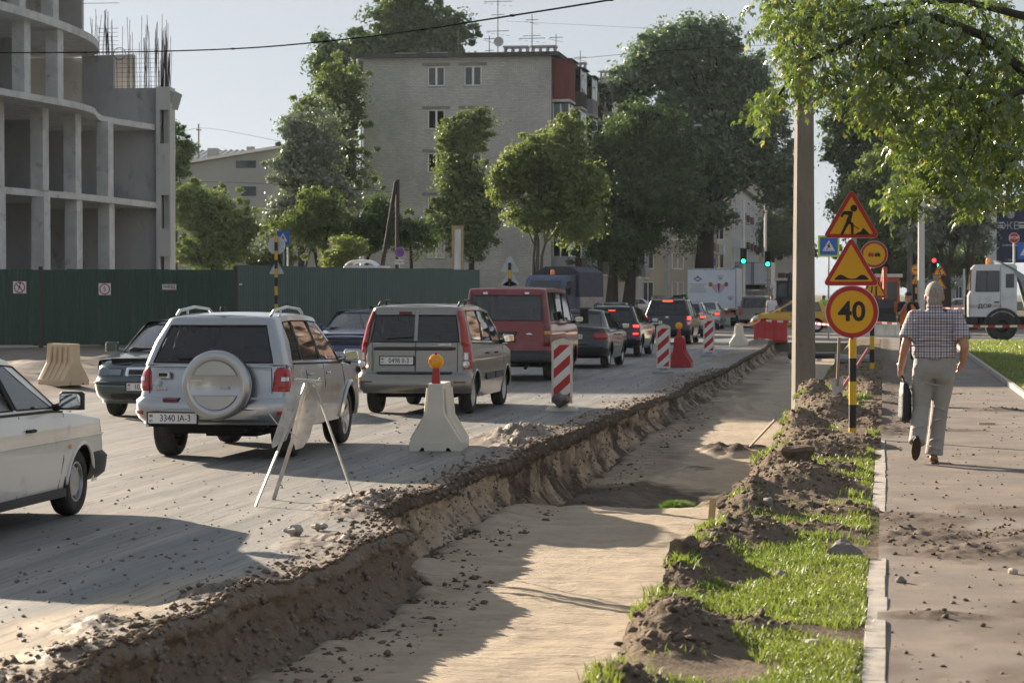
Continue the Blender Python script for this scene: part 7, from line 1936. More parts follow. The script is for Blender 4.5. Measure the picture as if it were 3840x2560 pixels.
def round_sign(t, c, r, y, back=False, name='round_sign', ring='sign_red', fc='sign_yellow'):
    pl = MB().prism(circ(r, 40, *c), y, y + .012, 'y').build(name, 'sign_back' if back else 'sign_white', t, 30)
    if not back: face(pl, circ(r * .97, 40, *c), y - .001, ring, 'sign_border'); face(pl, circ(r * .80, 40, *c), y - .0035, fc, 'sign_face')
    return pl
def digger(pl, c, k, y):
    """the man with the shovel"""
    f = lambda P, nm='symbol': face(pl, sh(P, c[0], c[1], k), y, 'sign_black', nm)
    f(circ(.062, 16, .075, .245)); f([(-.17, .10), (-.13, .17), (-.10, .195), (.03, .195), (.06, .17), (.045, .10), (.02, .0), (-.06, .03), (-.02, .12), (-.10, .13), (-.135, .075)])
    f([(-.06, .04), (.02, .005), (.06, -.02), (.075, -.06), (.07, -.24), (.025, -.24), (.02, -.06), (-.06, -.02)]); f([(-.055, .02), (.0, -.02), (-.06, -.12), (-.12, -.24), (-.17, -.23), (-.105, -.09)])
    f([(-.13, .075), (-.115, .065), (.17, -.125), (.16, -.14)]); f([(.09, -.24), (.14, -.20), (.20, -.18), (.245, -.11), (.30, -.16), (.37, -.24)])
def bump(pl, c, k, y): face(pl, sh([(-.28, -.19), (-.28, -.165), (-.22, -.11), (-.17, -.10), (-.12, -.12), (-.06, -.16), (.0, -.17), (.08, -.165), (.14, -.12), (.18, -.10), (.24, -.11), (.30, -.17), (.30, -.19)], c[0], c[1], k), y, 'sign_black', 'symbol')
def cars_sym(pl, c, k, y):
    for dx, m in ((-.115, 'sign_red'), (.125, 'sign_black')):
        P = [(-.11, -.03), (-.10, .03), (-.07, .04), (-.055, .09), (.055, .09), (.07, .04), (.10, .03), (.11, -.03), (.11, -.07), (.07, -.07), (.07, -.10), (.04, -.10), (.04, -.07), (-.04, -.07), (-.04, -.10), (-.07, -.10), (-.07, -.07), (-.11, -.07)]
        face(pl, sh(P, c[0] + dx * k, c[1], k), y, m, 'symbol'); face(pl, sh([(-.045, .045), (-.04, .078), (.04, .078), (.045, .045)], c[0] + dx * k, c[1], k), y - .002, 'sign_yellow', 'symbol')
def narrow(pl, c, k, y):
    face(pl, sh([(-.16, -.22), (-.10, -.22), (-.04, .0), (-.04, .12), (-.09, .12), (-.09, .0)], *c, k), y, 'sign_black', 'symbol'); face(pl, sh([(.05, -.22), (.11, -.22), (.11, .12), (.05, .12)], *c, k), y, 'sign_black', 'symbol')
def walker(pl, c, k, y, blue='sign_blue'):
    face(pl, sh([(0, .33), (-.34, -.26), (.34, -.26)], *c, k), y, 'sign_white', 'symbol')
    f = lambda P: face(pl, sh(P, c[0], c[1], k), y - .002, 'sign_black', 'symbol')
    f(circ(.035, 10, .03, .16)); f([(-.05, .10), (.04, .12), (.06, .0), (.10, -.10), (.06, -.12), (.01, -.04), (-.05, -.13), (-.11, -.20), (-.14, -.17), (-.07, -.08), (-.03, .02), (-.09, -.01), (-.10, .03)])
    for q in range(5): f([(-.26 + q * .12, -.23), (-.22 + q * .12, -.23), (-.20 + q * .12, -.19), (-.24 + q * .12, -.19)])

# the near post with three signs
YS = 28.4; P0 = at(3197, 1643, 0.)
YS = P0.y
t = thing('road_sign_post', 'black and yellow post with roadworks, bump and 40 limit signs', 'road sign', (P0.x, YS, 0), 0)
k_ = lambda px, py: (atY(px, py, YS).x - P0.x, atY(px, py, YS).z)
striped_post(t, 0, 0, -.15, k_(3197, 1270)[1], .045, .275, 0)
MB().cyl((0, .0, k_(3197, 1270)[1]), (0, 0, k_(3197, 800)[1]), .04, n=12).build('post', 'metal_grey', t)
s1 = k_(3302, 800)[0] - k_(3084, 800)[0]
c1 = k_(3193, 827); pl = tri_sign(t, (c1[0], k_(3193, 893)[1] + s1 * math.sqrt(3) / 6), s1, -.052); digger(pl, (c1[0] - .02, k_(3193, 893)[1] + s1 * .29 - .005), s1 * .95, -.0575)
c2 = k_(3192, 1000); pl = tri_sign(t, (c2[0], k_(3192, 1071)[1] + s1 * math.sqrt(3) / 6), s1, -.055); bump(pl, (c2[0], k_(3192, 1071)[1] + s1 * .29), s1, -.0605)
c3 = k_(3195, 1169); r3 = (k_(3296, 1169)[0] - k_(3095, 1169)[0]) / 2; pl = round_sign(t, c3, r3, -.054)
text_mesh('40', r3 * 1.02, 'sign_black', 'sign_text', pl, (c3[0], -.060, c3[1] - .005), sx=1.0, bold=.008)
MB().tube([(c3[0] - .012, -.065, c3[1] - r3 * .98), (c3[0] + .012, -.065, c3[1] - r3 * .98)], .01, 6).build('bolt', 'metal_dark', t)

# the second post behind it
P0 = at(3270, 1393, 0.); YS = P0.y
t = thing('road_sign_post', 'second striped post with no overtaking and road narrows signs', 'road sign', (P0.x, YS, 0), 0)
striped_post(t, 0, 0, -.1, k_(3270, 1000)[1], .05, .295, 0)
c = k_(3278, 954); r_ = 50 * YS / F_PX; pl = round_sign(t, c, r_, -.06); cars_sym(pl, c, r_ * 2 * .98, -.0655)
s2 = 105 * YS / F_PX; cz_ = k_(3275, 1116)[1] + s2 * math.sqrt(3) / 6; pl = tri_sign(t, (k_(3277, 1116)[0], cz_), s2, -.058); narrow(pl, (k_(3277, 1116)[0], cz_), s2, -.0635)

# crossing sign with lime border
def square_sign(name, label, px, py, Y, size, ground_z, rz=0., lime=False, dz=0.):
    c = atY(px, py, Y); t = thing(name, label, 'road sign', (c.x, Y, ground_z), rz)
    MB().cyl((0, .03, 0), (0, .03, c.z - ground_z), .035, n=8).build('post', 'metal_grey', t)
    z = c.z - ground_z; b_ = size / 2
    if lime: MB().b2((-b_ * 1.22, -.004, z - b_ * 1.22), (b_ * 1.22, .004, z + b_ * 1.22)).build('lime_border', 'sign_lime', t, 0)
    pl = MB().b2((-b_, -.012, z - b_), (b_, -.006, z + b_)).build('blue_plate', 'sign_blue', t, 0); walker(pl, (0, z), size * 1.05, -.0145)
    return t
square_sign('crossing_sign', 'lime bordered blue pedestrian crossing sign beside the concrete pole', 3108, 923, 97, .70, -.15, .08, True)
square_sign('crossing_sign', 'blue pedestrian crossing sign cut by the right picture edge', 3848, 940, 112, .75, -.1)
square_sign('crossing_sign', 'small blue crossing sign behind the round sign back at left', 1062, 892, 92, .55, -.15, -.2)
square_sign('crossing_sign', 'far blue crossing sign under the forked poplar', 2670, 983, 215, .65, -.15)
# post with sign backs in front of the fence
def post_with_backs(name, label, px, py_top, Y, items):
    c = atY(px, py_top, Y); t = thing(name, label, 'road sign', (c.x, Y, -.15), 0)
    striped_post(t, 0, 0, 0, c.z + .15, .055, .30)
    for kind, dy, s in items:
        z = atY(px, dy, Y).z + .15
        if kind == 'o': round_sign(t, (0, z), s, .07, True)
        else: tri_sign(t, (0, z), s, .07, True)
post_with_backs('striped_sign_post', 'striped post with round and triangular sign backs before the green fence', 1035, 882, 80, (('o', 920, .31), ('t', 1010, .55)))
post_with_backs('striped_sign_post', 'striped post with two white triangle sign backs behind the red van', 1911, 985, 86, (('t', 998, .72), ('t', 1050, .72), ('o', 1085, .3)))
# signs farther right
def far_sign(name, label, px, Y, items, post_top):
    x = atY(px, 1000, Y).x; t = thing(name, label, 'road sign', (x, Y, -.1)); striped_post(t, 0, 0, 0, atY(px, post_top, Y).z + .1, .05, .3)
    for kind, py, s in items:
        z = atY(px, py, Y).z + .1
        if kind == 'd': pl = tri_sign(t, (0, z), s, -.06); digger(pl, (0, z - .02), s * .95, -.0655)
        if kind == 'b': pl = tri_sign(t, (0, z), s, -.062); bump(pl, (0, z), s, -.0675)
        if kind == 'n': pl = tri_sign(t, (0, z), s, -.062); narrow(pl, (0, z), s, -.0675)
        if kind == 'x': pl = round_sign(t, (0, z), s, -.06); face(pl, [(-s * .5, z - s * .12), (s * .5, z - s * .12), (s * .5, z + s * .12), (-s * .5, z + s * .12)], -.0655, 'sign_red', 'symbol')
far_sign('far_roadworks_sign', 'far roadworks and bump triangles left of the white truck', 3524, 118, (('d', 1018, .70), ('b', 1068, .70)), 1020)
far_sign('far_roadworks_sign', 'far round sign and triangle half hidden by the pale concrete post', 3436, 120, (('x', 1012, .27), ('n', 1053, .62)), 1012)
x = atY(3803, 900, 110).x; t = thing('stop_sign', 'red octagonal STOP sign above the white truck', 'road sign', (x, 110, -.1)); z = atY(3803, 892, 110).z + .1
MB().cyl((0, .04, 0), (0, .04, z), .05, n=8).build('post', 'galv', t); pl = MB().prism(circ(.245, 8, 0, z, 22.5, 382.5), -.01, 0, 'y').build('octagon', 'sign_white', t, 0); face(pl, circ(.225, 8, 0, z, 22.5, 382.5), -.0115, 'sign_red', 'sign_face'); text_mesh('STOP', .17, 'sign_white', 'sign_text', pl, (0, -.016, z), bold=.004)
x = atY(1498, 946, 106).x; t = thing('no_stopping_sign', 'round blue and red no stopping sign with plate above the fence', 'road sign', (x, 106, -.1)); z = atY(1498, 946, 106).z + .1
MB().cyl((0, .05, 0), (0, .05, z), .03, n=8).build('post', 'metal_grey', t); pl = round_sign(t, (0, z), .225, 0, False, fc='sign_blue')
for a in (45, -45): MB().box((0, -.006, z), (.36, .003, .045), (0, R(a), 0)).build('symbol', 'sign_red', pl, 0)
z2 = atY(1498, 982, 106).z + .1; MB().b2((-.21, -.005, z2 - .11), (.21, .005, z2 + .11)).build('distance_plate', 'sign_white', t, 0); text_mesh('↑50м↑', .13, 'sign_black', 'sign_text', t, (0, -.008, z2))
# notices on the fence
def notice(name, label, pa, pb, qa, qb):
    a, b = at(pa, 1306), at(pb, 1306); Y = (a.y + b.y) / 2 - .10
    u, v = atY(pa, qa, Y), atY(pb, qb, Y); t = thing(name, label, 'sign', ((u.x + v.x) / 2, Y, 0), 0)
    w, z0, z1 = (v.x - u.x) / 2, v.z, u.z
    MB().b2((-w, 0, z0), (w, .012, z1)).build('plate', 'sign_white', t, 0); return t, w, (z0 + z1) / 2, (z1 - z0) / 2
t, w, z, h = notice('fence_notice', 'square no pedestrians notice at the left end of the fence', 49, 98, 1055, 1100)
MB().prism(circ(w * .85, 28, 0, z), -.004, -.001, 'y').build('red_ring', 'sign_red', t, 0); MB().prism(circ(w * .68, 28, 0, z), -.007, -.0045, 'y').build('white_disc', 'sign_white', t, 0)
face(t, sh([(-.05, .10), (.04, .12), (.06, .0), (.10, -.10), (.06, -.12), (.01, -.04), (-.05, -.13), (-.11, -.20), (-.14, -.17), (-.07, -.08), (-.03, .02), (-.09, -.01), (-.10, .03)], 0, z, w * 2.6), -.008, 'sign_black', 'symbol'); face(t, circ(.035, 10, .02, z + .13), -.008, 'sign_black', 'symbol'); MB().box((0, -.011, z), (w * 1.5, .002, w * .16), (0, R(45), 0)).build('red_bar', 'sign_red', t, 0)
t, w, z, h = notice('fence_notice', 'square white notice with number 5 on the dark fence', 370, 415, 1062, 1106)
MB().prism(circ(w * .88, 28, 0, z), -.004, -.001, 'y').build('red_ring', 'sign_red', t, 0); MB().prism(circ(w * .70, 28, 0, z), -.007, -.0045, 'y').build('white_disc', 'sign_white', t, 0); text_mesh('5', w * 1.05, 'sign_black', 'notice_text', t, (0, -.009, z))
t, w, z, h = notice('fence_notice', 'small white exit notice lettered in Cyrillic on the fence', 608, 661, 1064, 1088)
for q in (-1, 1): MB().b2((-w * .97, -.003, z + q * h * .85 - .012), (w * .97, -.001, z + q * h * .85 + .012)).build('red_edge', 'sign_red', t, 0)
text_mesh('ВЫЕЗД', h * 1.05, 'sign_black', 'notice_text', t, (0, -.004, z), bold=.004)
notice('fence_notice', 'tiny white label on the fence beside the brown corner post', 897, 908, 1063, 1069)

# ---- poles, lamps, wires
mat('pole_concrete', (.165, .145, .125), .95, col2=(.22, .195, .165), scale=3, stretch=(1, 1, .35), bump=.8, bscale=16, dirt=((.12, .105, .09), 6., .54, .7))
P0 = at(3014, 1500, 0.); t = MB(); H_ = 9.5
def ringp(w, d, z): return [(-w / 2, -d / 2 + .05, z), (-w / 2 + .05, -d / 2, z), (w / 2 - .05, -d / 2, z), (w / 2, -d / 2 + .05, z), (w / 2, d / 2, z), (-w / 2, d / 2, z)]
vs = ringp(.34, .36, -.5) + ringp(.19, .21, H_)
t.add(vs, [list(range(6))[::-1], list(range(6, 12))] + [(i, (i + 1) % 6, 6 + (i + 1) % 6, 6 + i) for i in range(6)])
o = t.build('utility_pole', 'pole_concrete', None, 20); o.location = (P0.x, P0.y, 0); o.rotation_euler = (0, 0, R(14)); tag(o, 'thick weathered concrete utility pole at the trench side', 'pole')
mat('cable_black', (.006, .006, .006), 1., spec=0.)
def cable(name, label, pts, r):
    P = [atY(a, b, Y) for a, b, Y in pts]; out = []
    for i in range(len(P) - 1):
        a, b, c, d = P[max(i - 1, 0)], P[i], P[i + 1], P[min(i + 2, len(P) - 1)]
        for k in range(6):
            u = k / 6; out.append(.5 * ((2 * b) + (c - a) * u + (2 * a - 5 * b + 4 * c - d) * u * u + (3 * b - a - 3 * c + d) * u ** 3))
    out.append(P[-1]); mb = MB(); mb.tube(out, r, 6)
    if r > .015:
        for q in range(6, len(out) - 3, 5): mb.tube([out[q] - Vector((.05, 0, 0)), out[q] + Vector((.05, 0, 0))], r * 1.5, 6)
    return tag(mb.build(name, 'cable_black'), label, 'cable')
cable('overhead_cable', 'thick black cable sagging across the sky over the road', [(-80, 199, 78), (320, 197, 74), (640, 192, 70), (1000, 176, 66), (1450, 130, 60), (1850, 70, 54), (2290, 0, 48), (2700, -75, 42)], .019)
cable('thin_wire', 'thin wire from the roof aerials towards the maple', [(2130, 224, 150), (2500, 190, 140), (2900, 168, 130), (3100, 150, 125)], .012)
cable('thin_wire', 'faint wire in the sky above the big poplar', [(1900, 80, 150), (2300, 100, 150), (2900, 130, 150)], .007)
cable('thin_wire', 'thin wire above the corrugated roof at left', [(640, 545, 190), (745, 480, 197), (1050, 530, 180)], .012)
cable('thin_wire', 'thin wire between shrubs and the brick gable', [(655, 678, 130), (1000, 690, 125), (1480, 720, 110)], .009)
def mast(name, label, px, py0, py1, Y, r0, r1, m, arm=None):
    a, b = atY(px, py0, Y), atY(px, py1, Y); t = thing(name, label, 'pole', (a.x, Y, min(a.z, -.1)))
    MB().cyl((0, 0, 0), (b.x - a.x, 0, b.z + .1), r0, r1, 10).build('shaft', m, t)
    if arm:
        pts = [atY(u, v, Y) for u, v in arm]; MB().tube([(p.x - a.x, 0, p.z + .1) for p in pts], r1 * .8, 8).build('arm', m, t); e = pts[-1]
        MB().rbox((e.x - a.x, 0, e.z + .1), (.45, .2, .12), .05, 2).build('lamp_head', 'metal_grey', t, 40)
    return t
mast('lamp_pole', 'grey street lamp pole with its arm sticking out of the round tree', 2500, 1105, 520, 150, .17, .11, 'metal_grey', [(2500, 520), (2530, 498), (2580, 480), (2618, 470)])
mast('lamp_pole', 'slim white pole above the plain box truck', 2870, 1060, 770, 240, .14, .12, 'white_paint')
mast('lamp_pole', 'slim white pole carrying the left green traffic light', 2789, 1060, 750, 162.4, .11, .10, 'white_paint')
mast('lamp_pole', 'slim white pole in front of the beige street house', 2620, 1060, 760, 260, .12, .1, 'white_paint')
mast('lamp_pole', 'brownish lamp pole with arched arm under the maple', 3412, 1100, 470, 140, .17, .10, 'pole_concrete', [(3420, 480), (3416, 440), (3400, 415), (3372, 402)])
mast('lamp_pole', 'pale tapering concrete lamp post behind the walking man', 3455, 1095, 300, 112, .17, .13, 'concrete_pale')
mast('marker_post', 'short white post in front of the silver car at right', 3615, 1090, 1008, 150, .07, .06, 'white_paint')
mast('lamp_pole', 'grey sign pole standing on the fence side shrubbery', 1080, 985, 830, 118, .06, .05, 'galv')
mat('green_lit', (.02, 1., .45), .3, emit=1.6); mat('red_lit', (1., .03, .04), .3, emit=1.5)
def traffic_light(name, label, px, py, Y, lit, pole=True):
    c = atY(px, py, Y); t = thing(name, label, 'traffic light', (c.x, Y, -.15)); s = Y / F_PX; z = c.z + .15
    hb = MB(); dz = 13 * s
    zc = z + dz * 1.5 if lit == 'g' else z - dz * 1.5
    hb.rbox((0, .12, zc), (24 * s, .22, dz * 4.4), .04, 2); hb.build('housing', 'black', t, 30)
    for q, m in ((1, 'g'), (0, 'a'), (-1, 'r')):
        zz = z + (dz * 1.5 * (1 - q)) if lit == 'g' else z - dz * 1.5 * (1 + q)
        MB().prism(circ(7.5 * s, 20, 0, zz), -.02, .012, 'y').build('lens', ('green_lit' if (lit == 'g' and m == 'g') else 'red_lit' if (lit == 'r' and m == 'r') else 'underbody'), t, 0)
    if pole: MB().cyl((0, .2, 0), (0, .2, zc), .06, n=8).build('pole', 'metal_grey', t)
traffic_light('traffic_light', 'green traffic light on the slim white pole left of the box truck', 2788, 979, 162, 'g', False)
traffic_light('traffic_light', 'green traffic light just right of the plain box truck', 2879, 990, 166, 'g')
traffic_light('traffic_light', 'red traffic light left of the bare forked trunk', 3503, 976, 150, 'r')
traffic_light('traffic_light', 'small green traffic light above the far roadworks triangle', 3514, 996, 165, 'g')
# timber poles and the framed board behind the fence
mat('wood_dark', (.035, .028, .024), .9, col2=(.06, .05, .04), scale=5, stretch=(1, 1, .2))
a, b = atY(1490, 1000, 110), atY(1491, 674, 110); t = thing('timber_pole', 'tall dark timber pole with a slanting prop behind the fence', 'pole', (a.x, 110, -.1))
MB().cyl((0, 0, 0), (b.x - a.x, 0, b.z + .1), .12, .09, 8).build('shaft', 'wood_dark', t); c, d = atY(1395, 1040, 110), atY(1487, 680, 110); MB().cyl((c.x - a.x, -.1, 0), (d.x - a.x, -.12, d.z + .1), .11, .09, 8).build('prop', 'wood_dark', t)
a, b = atY(1695, 1020, 99), atY(1738, 846, 99); t = thing('framed_board', 'tall narrow white board in a wooden frame at the fence end', 'board', ((a.x + b.x) / 2, 99, -.1)); w = (b.x - a.x) / 2; z1 = b.z + .1
MB().b2((-w, -.05, 0), (-w + .1, .05, z1)).b2((w - .1, -.05, 0), (w, .05, z1)).build('side_rail', 'wood_pale', t, 0); MB().b2((-w + .1, -.048, z1 - .12), (w - .1, .048, z1)).build('top_rail', 'wood_pale', t, 0); MB().grid(lambda u, v: (-w + .1 + (2 * w - .2) * u, -.0 + .03 * math.sin(v * 9 + u * 3), .2 + (z1 - .34) * v), 6, 24).build('sheet', 'white_paint', t, 180)
# white van roof peeping over the fence
x0, x1 = atY(1287, 990, 104).x, atY(1412, 990, 104).x; zt = atY(1350, 974, 104).z; t = thing('white_van', 'white van roof peeping over the oblique green fence', 'van', ((x0 + x1) / 2, 104, -.1)); w = (x1 - x0) / 2
mb = MB(); mb.grid(lambda u, v: ((2 * u - 1) * w * (1 - .12 * v ** 3), .6 - .6 * math.cos(math.pi * v) * (1), zt + .1 - .28 * abs(2 * u - 1) ** 4 - .12 * (2 * v - 1) ** 4), 16, 8); mb.build('roof', 'white_paint', t, 180); mb = MB(); mb.b2((-w * .95, -.02, .3), (w * .95, 3.2, zt - .15)); mb.build('body', 'white_paint', t, 0)
for sg in (1, -1): MB().lathe([(.2, -.1), (.33, -.08), (.33, .08), (.2, .1)], (sg * w * .8, .6, .33), 'x', 14).build('wheel', 'tyre', t)
# the dark hoarding with an emblem at the right edge
YB = 128; a, b = atY(3702, 985, YB), atY(3900, 757, YB); t = thing('billboard', 'navy billboard with pale emblem and white side strip at the right edge', 'billboard', ((a.x + b.x) / 2, YB, -.1)); w = (b.x - a.x) / 2; z0, z1 = a.z + .1, b.z + .1
fx = lambda px: atY(px, 900, YB).x - (a.x + b.x) / 2
MB().b2((-w, 0, z0), (w, .15, z1)).build('panel', 'navy', t, 0); MB().b2((-w + .0, -.008, z0), (fx(3737), -.002, z1 - .2)).build('white_strip', 'sign_white', t, 0); MB().b2((-w - .05, -.01, z0), (-w - .002, .15, z1)).build('red_edge', 'sign_red', t, 0)
zz = lambda py: atY(3780, py, YB).z + .1
for py in (835, 846, 853): MB().b2((fx(3737), -.006, zz(py + 2.5)), (fx(3900), -.002, zz(py - 2))).build('white_line', 'sign_white', t, 0)
MB().b2((fx(3762), -.009, zz(868)), (fx(3822), -.007, zz(826))).build('emblem_field', 'navy', t, 0); text_mesh('ЖВ', .55, 'metal_grey', 'emblem_text', t, (fx(3792), -.012, zz(848)), sx=1.05, bold=.004)
MB().prism(circ(.2, 20, fx(3790), zz(805)), -.012, -.004, 'y').build('emblem', 'metal_grey', t, 0); text_mesh('zhelezny-vek', .17, 'sign_white', 'board_text', t, (fx(3790), -.01, zz(919))); text_mesh('г. Брест', .15, 'sign_white', 'board_text', t, (fx(3790), -.01, zz(975)))
for px in (3720, 3850): MB().cyl((fx(px), .1, 0), (fx(px), .1, z0), .09, n=8).build('post', 'metal_grey', t)
# red and white tape
def tape(name, label, pts, w=.075):
    t = MB(); P = []
    for i in range(len(pts) - 1):
        a, b = atY(*pts[i]), atY(*pts[i + 1]); n = max(2, int((b - a).length / .25))
        for k in range(n):
            u = k / n; P.append(a.lerp(b, u) - Vector((0, 0, .12 * math.sin(math.pi * u) * min(1, (b - a).length / 6))))
    P.append(atY(*pts[-1]))
    for i in range(len(P) - 1):
        t.cur = i % 2; d = Vector((0, 0, w / 2)); t.add([P[i] - d, P[i + 1] - d, P[i + 1] + d, P[i] + d], [(0, 1, 2, 3)])
    return tag(t.build(name, ['sign_red', 'sign_white'], None, 0), label, 'tape')
tape('barrier_tape', 'red and white tape strung from the pale barrier across to the tipper truck', [(2770, 1212, 83), (2852, 1199, 92), (3000, 1204, 91), (3270, 1206, 84), (3460, 1208, 82), (3900, 1219, 80)])
tape('barrier_tape', 'short red and white tape behind the walking man', [(3500, 1150, 104), (3640, 1154, 102)])
tape('barrier_tape', 'low piece of red and white tape left of the tipper wheel', [(3545, 1240, 94), (3640, 1228, 93)])
# spade, red bar, leaning handle, pipes
def stick(name, label, a, b, r, m, cat='tool'):
    mb = MB(); mb.cyl(a, b, r, r * .9, 8); return tag(mb.build(name, m), label, cat)
a = Vector((-1.55, 30.4, -.6)); b = atY(2908, 1572, 32.6); stick('shovel_handle', 'wooden handle leaning from the trench onto the spoil heap', at(2785, 1702, -.8), b, .02, 'wood_grey')
p = on_verge(3140, 1560); t = thing('spade', 'upright spade with wooden handle stuck in the heap behind the sign post', 'spade', p); q1 = atY(3147, 1265, p[1]); MB().cyl((0, 0, .12), (q1.x - p[0], 0, q1.z - p[2]), .022, .02, 8).build('handle', 'wood_grey', t); MB().add([(-.08, .01, .22), (.08, -.01, .22), (.07, 0, .02), (0, 0, -.1), (-.07, 0, .02)], [(0, 1, 2, 3, 4)]).build('blade', 'rust_metal', t, 0)
mat('red_bar', (.30, .05, .04), .6); stick('red_bar', 'red painted bar leaning beside the striped post', Vector(on_verge(3135, 1495)) + Vector((0, 0, .02)), atY(3255, 1308, 44), .03, 'red_bar', 'bar')
p = at(2990, 1342, -.5); stick('pipe', 'dark pipe lying across the far end of the trench', (-3.2, p.y, -.42), (-1.4, p.y - 1, -.38), .12, 'metal_dark', 'pipe')
p = on_verge(3190, 1378); stick('pipe', 'short grey pipe lying on the verge behind the sign post', (p[0] - .35, p[1], p[2] + .1), (p[0] + .4, p[1] + .1, p[2] + .1), .10, 'grey_rubber', 'pipe')
for i, (u, v) in enumerate((((2990, 1478), (3008, 1452)), ((2996, 1480), (3022, 1458)))): Y = P0.y * 0 + 36.5; stick('peg', ('pale peg', 'second pale peg')[i] + ' stuck in the heap at the foot of the concrete pole', atY(*u[:2], Y), atY(*v[:2], Y), .012, 'white_paint', 'peg')
# machines beyond the trench
def digger_machine(name, label, px, Y, m_cab, s=1.):
    x = atY(px, 1100, Y).x; t = thing(name, label, 'tractor', (x, Y, -.15)); 
    cb_ = MB(); cb_.prism([(-.8, 1.0), (.8, 1.0), (.75, 2.6), (-.75, 2.6)], 0, 1.5, 'y'); cb_.build('cab', m_cab, t, 0); MB().b2((-.65, -.01, 1.5), (.65, -.004, 2.4)).build('rear_window', 'pane_dark', t, 0); MB().b2((-.9, -.1, 2.6), (.9, 1.6, 2.75)).build('roof', 'concrete_pale', t, 0); MB().b2((-.5, 1.5, .8), (.5, 3.2, 1.7)).build('bonnet', m_cab, t, 0); MB().b2((-.6, -.3, .5), (.6, 3., 1.0)).build('chassis', 'metal_dark', t, 0)
    for sx_ in (-1, 1):
        for (yy, r_) in ((.4, .75), (2.7, .5)): w_ = MB(); w_.lathe([(.3, -.2), (r_ - .06, -.22), (r_, -.15), (r_, .15), (r_ - .06, .22), (.3, .2), (0, .1)], (sx_ * .95, yy, r_), 'x', 22); w_.build('wheel', 'tyre', t, 40)
    ar = MB(); ar.tube([(0, -.2, 1.0), (0, -.8, 2.3), (.1, -1.3, 3.0)], .12, 6); ar.tube([(.1, -1.3, 3.0), (.1, -1.7, 1.6)], .1, 6); ar.build('digging_arm', m_cab, t); bk = MB(); bk.prism([(-1.9, 1.6), (-1.5, 1.6), (-1.5, 1.1), (-1.8, .95), (-2.1, 1.2)], -.3, .5, 'x'); bk.build('bucket', 'metal_dark', t, 0)
    return t
mat('machine_dark', (.05, .045, .04), .6, dirt=((.15, .1, .05), 3, .5, .8)); mat('machine_orange', (.45, .08, .02), .5, dirt=((.2, .1, .06), 3, .5, .8))
digger_machine('backhoe', 'dark backhoe half hidden behind the concrete pole', 2960, 142, 'machine_dark'); digger_machine('tractor', 'orange tractor behind the 40 limit sign', 3310, 112, 'machine_orange')
# soil heaps and the round blue sign at the junction
mb = MB(); mb.ball((0, 0, 0), (2.2, 1.6, .75), 24, 12, .15, 8); o = mb.build('soil_heap', 'verge_soil', None, 60); o.location = (atY(3600, 1100, 125).x, 125, -.15); tag(o, 'low heap of sandy soil between the worker and the tipper truck', 'soil heap')
x = atY(2925, 1140, 128).x; t = thing('direction_sign', 'round blue arrow sign leaning behind the pedestrian in white', 'road sign', (x, 128, -.15)); pl = MB().prism(circ(.45, 28, 0, .62), -.01, 0, 'y').build('disc', 'sign_white', t, 0); face(pl, circ(.42, 28, 0, .62), -.0115, 'sign_blue', 'sign_face'); MB().box((.05, -.017, .62), (.5, .003, .07), (0, R(-40), 0)).build('arrow', 'sign_white', pl, 0); MB().box((0, .12, .3), (.06, .2, .7), (.3, 0, 0)).build('prop', 'metal_grey', t, 0)
MB().b2((-.5, 0, 0), (.5, .45, 1.6)).build('switch_cabinet', 'concrete_pale', None, 0); o = bpy.data.objects['switch_cabinet']; o.location = (atY(2465, 1050, 190).x, 190, -.15); MB().b2((-.54, -.04, 1.6), (.54, .5, 1.68)).build('lid', 'metal_grey', o, 0); MB().b2((-.42, -.015, .15), (.42, -.002, 1.5)).build('door', 'concrete_pale', o, 0); tag(o, 'pale switch cabinet beside the far parked white car', 'cabinet')
# ------------------------------------------------------------------ people
mat('skin', (.50, .27, .19), .55, col2=(.44, .22, .15), scale=9, spec=.4); mat('hair_grey', (.42, .385, .34), .85, col2=(.26, .23, .20), scale=60, stretch=(1, 1, .3), bump=.6, bscale=160); mat('hair_brown', (.12, .08, .05), .8)
mat('trouser_grey', (.33, .31, .285), .85, col2=(.28, .265, .245), scale=6, bump=.5, bscale=9, sheen=.2); mat('shoe_brown', (.24, .115, .05), .45, col2=(.17, .08, .035), scale=9); mat('sole', (.05, .035, .025), .8); mat('bag_black', (.018, .018, .02), .55, bump=.3, bscale=30)
mat('cloth_white', (.72, .72, .74), .9); mat('vest_orange', (.65, .20, .04), .8); mat('cloth_navy', (.02, .025, .035), .9); mat('cloth_green', (.02, .05, .03), .9); mat('vest_lime', (.35, .70, .05), .8); mat('cloth_red', (.35, .03, .05), .85); mat('cap_dark', (.03, .025, .03), .8)
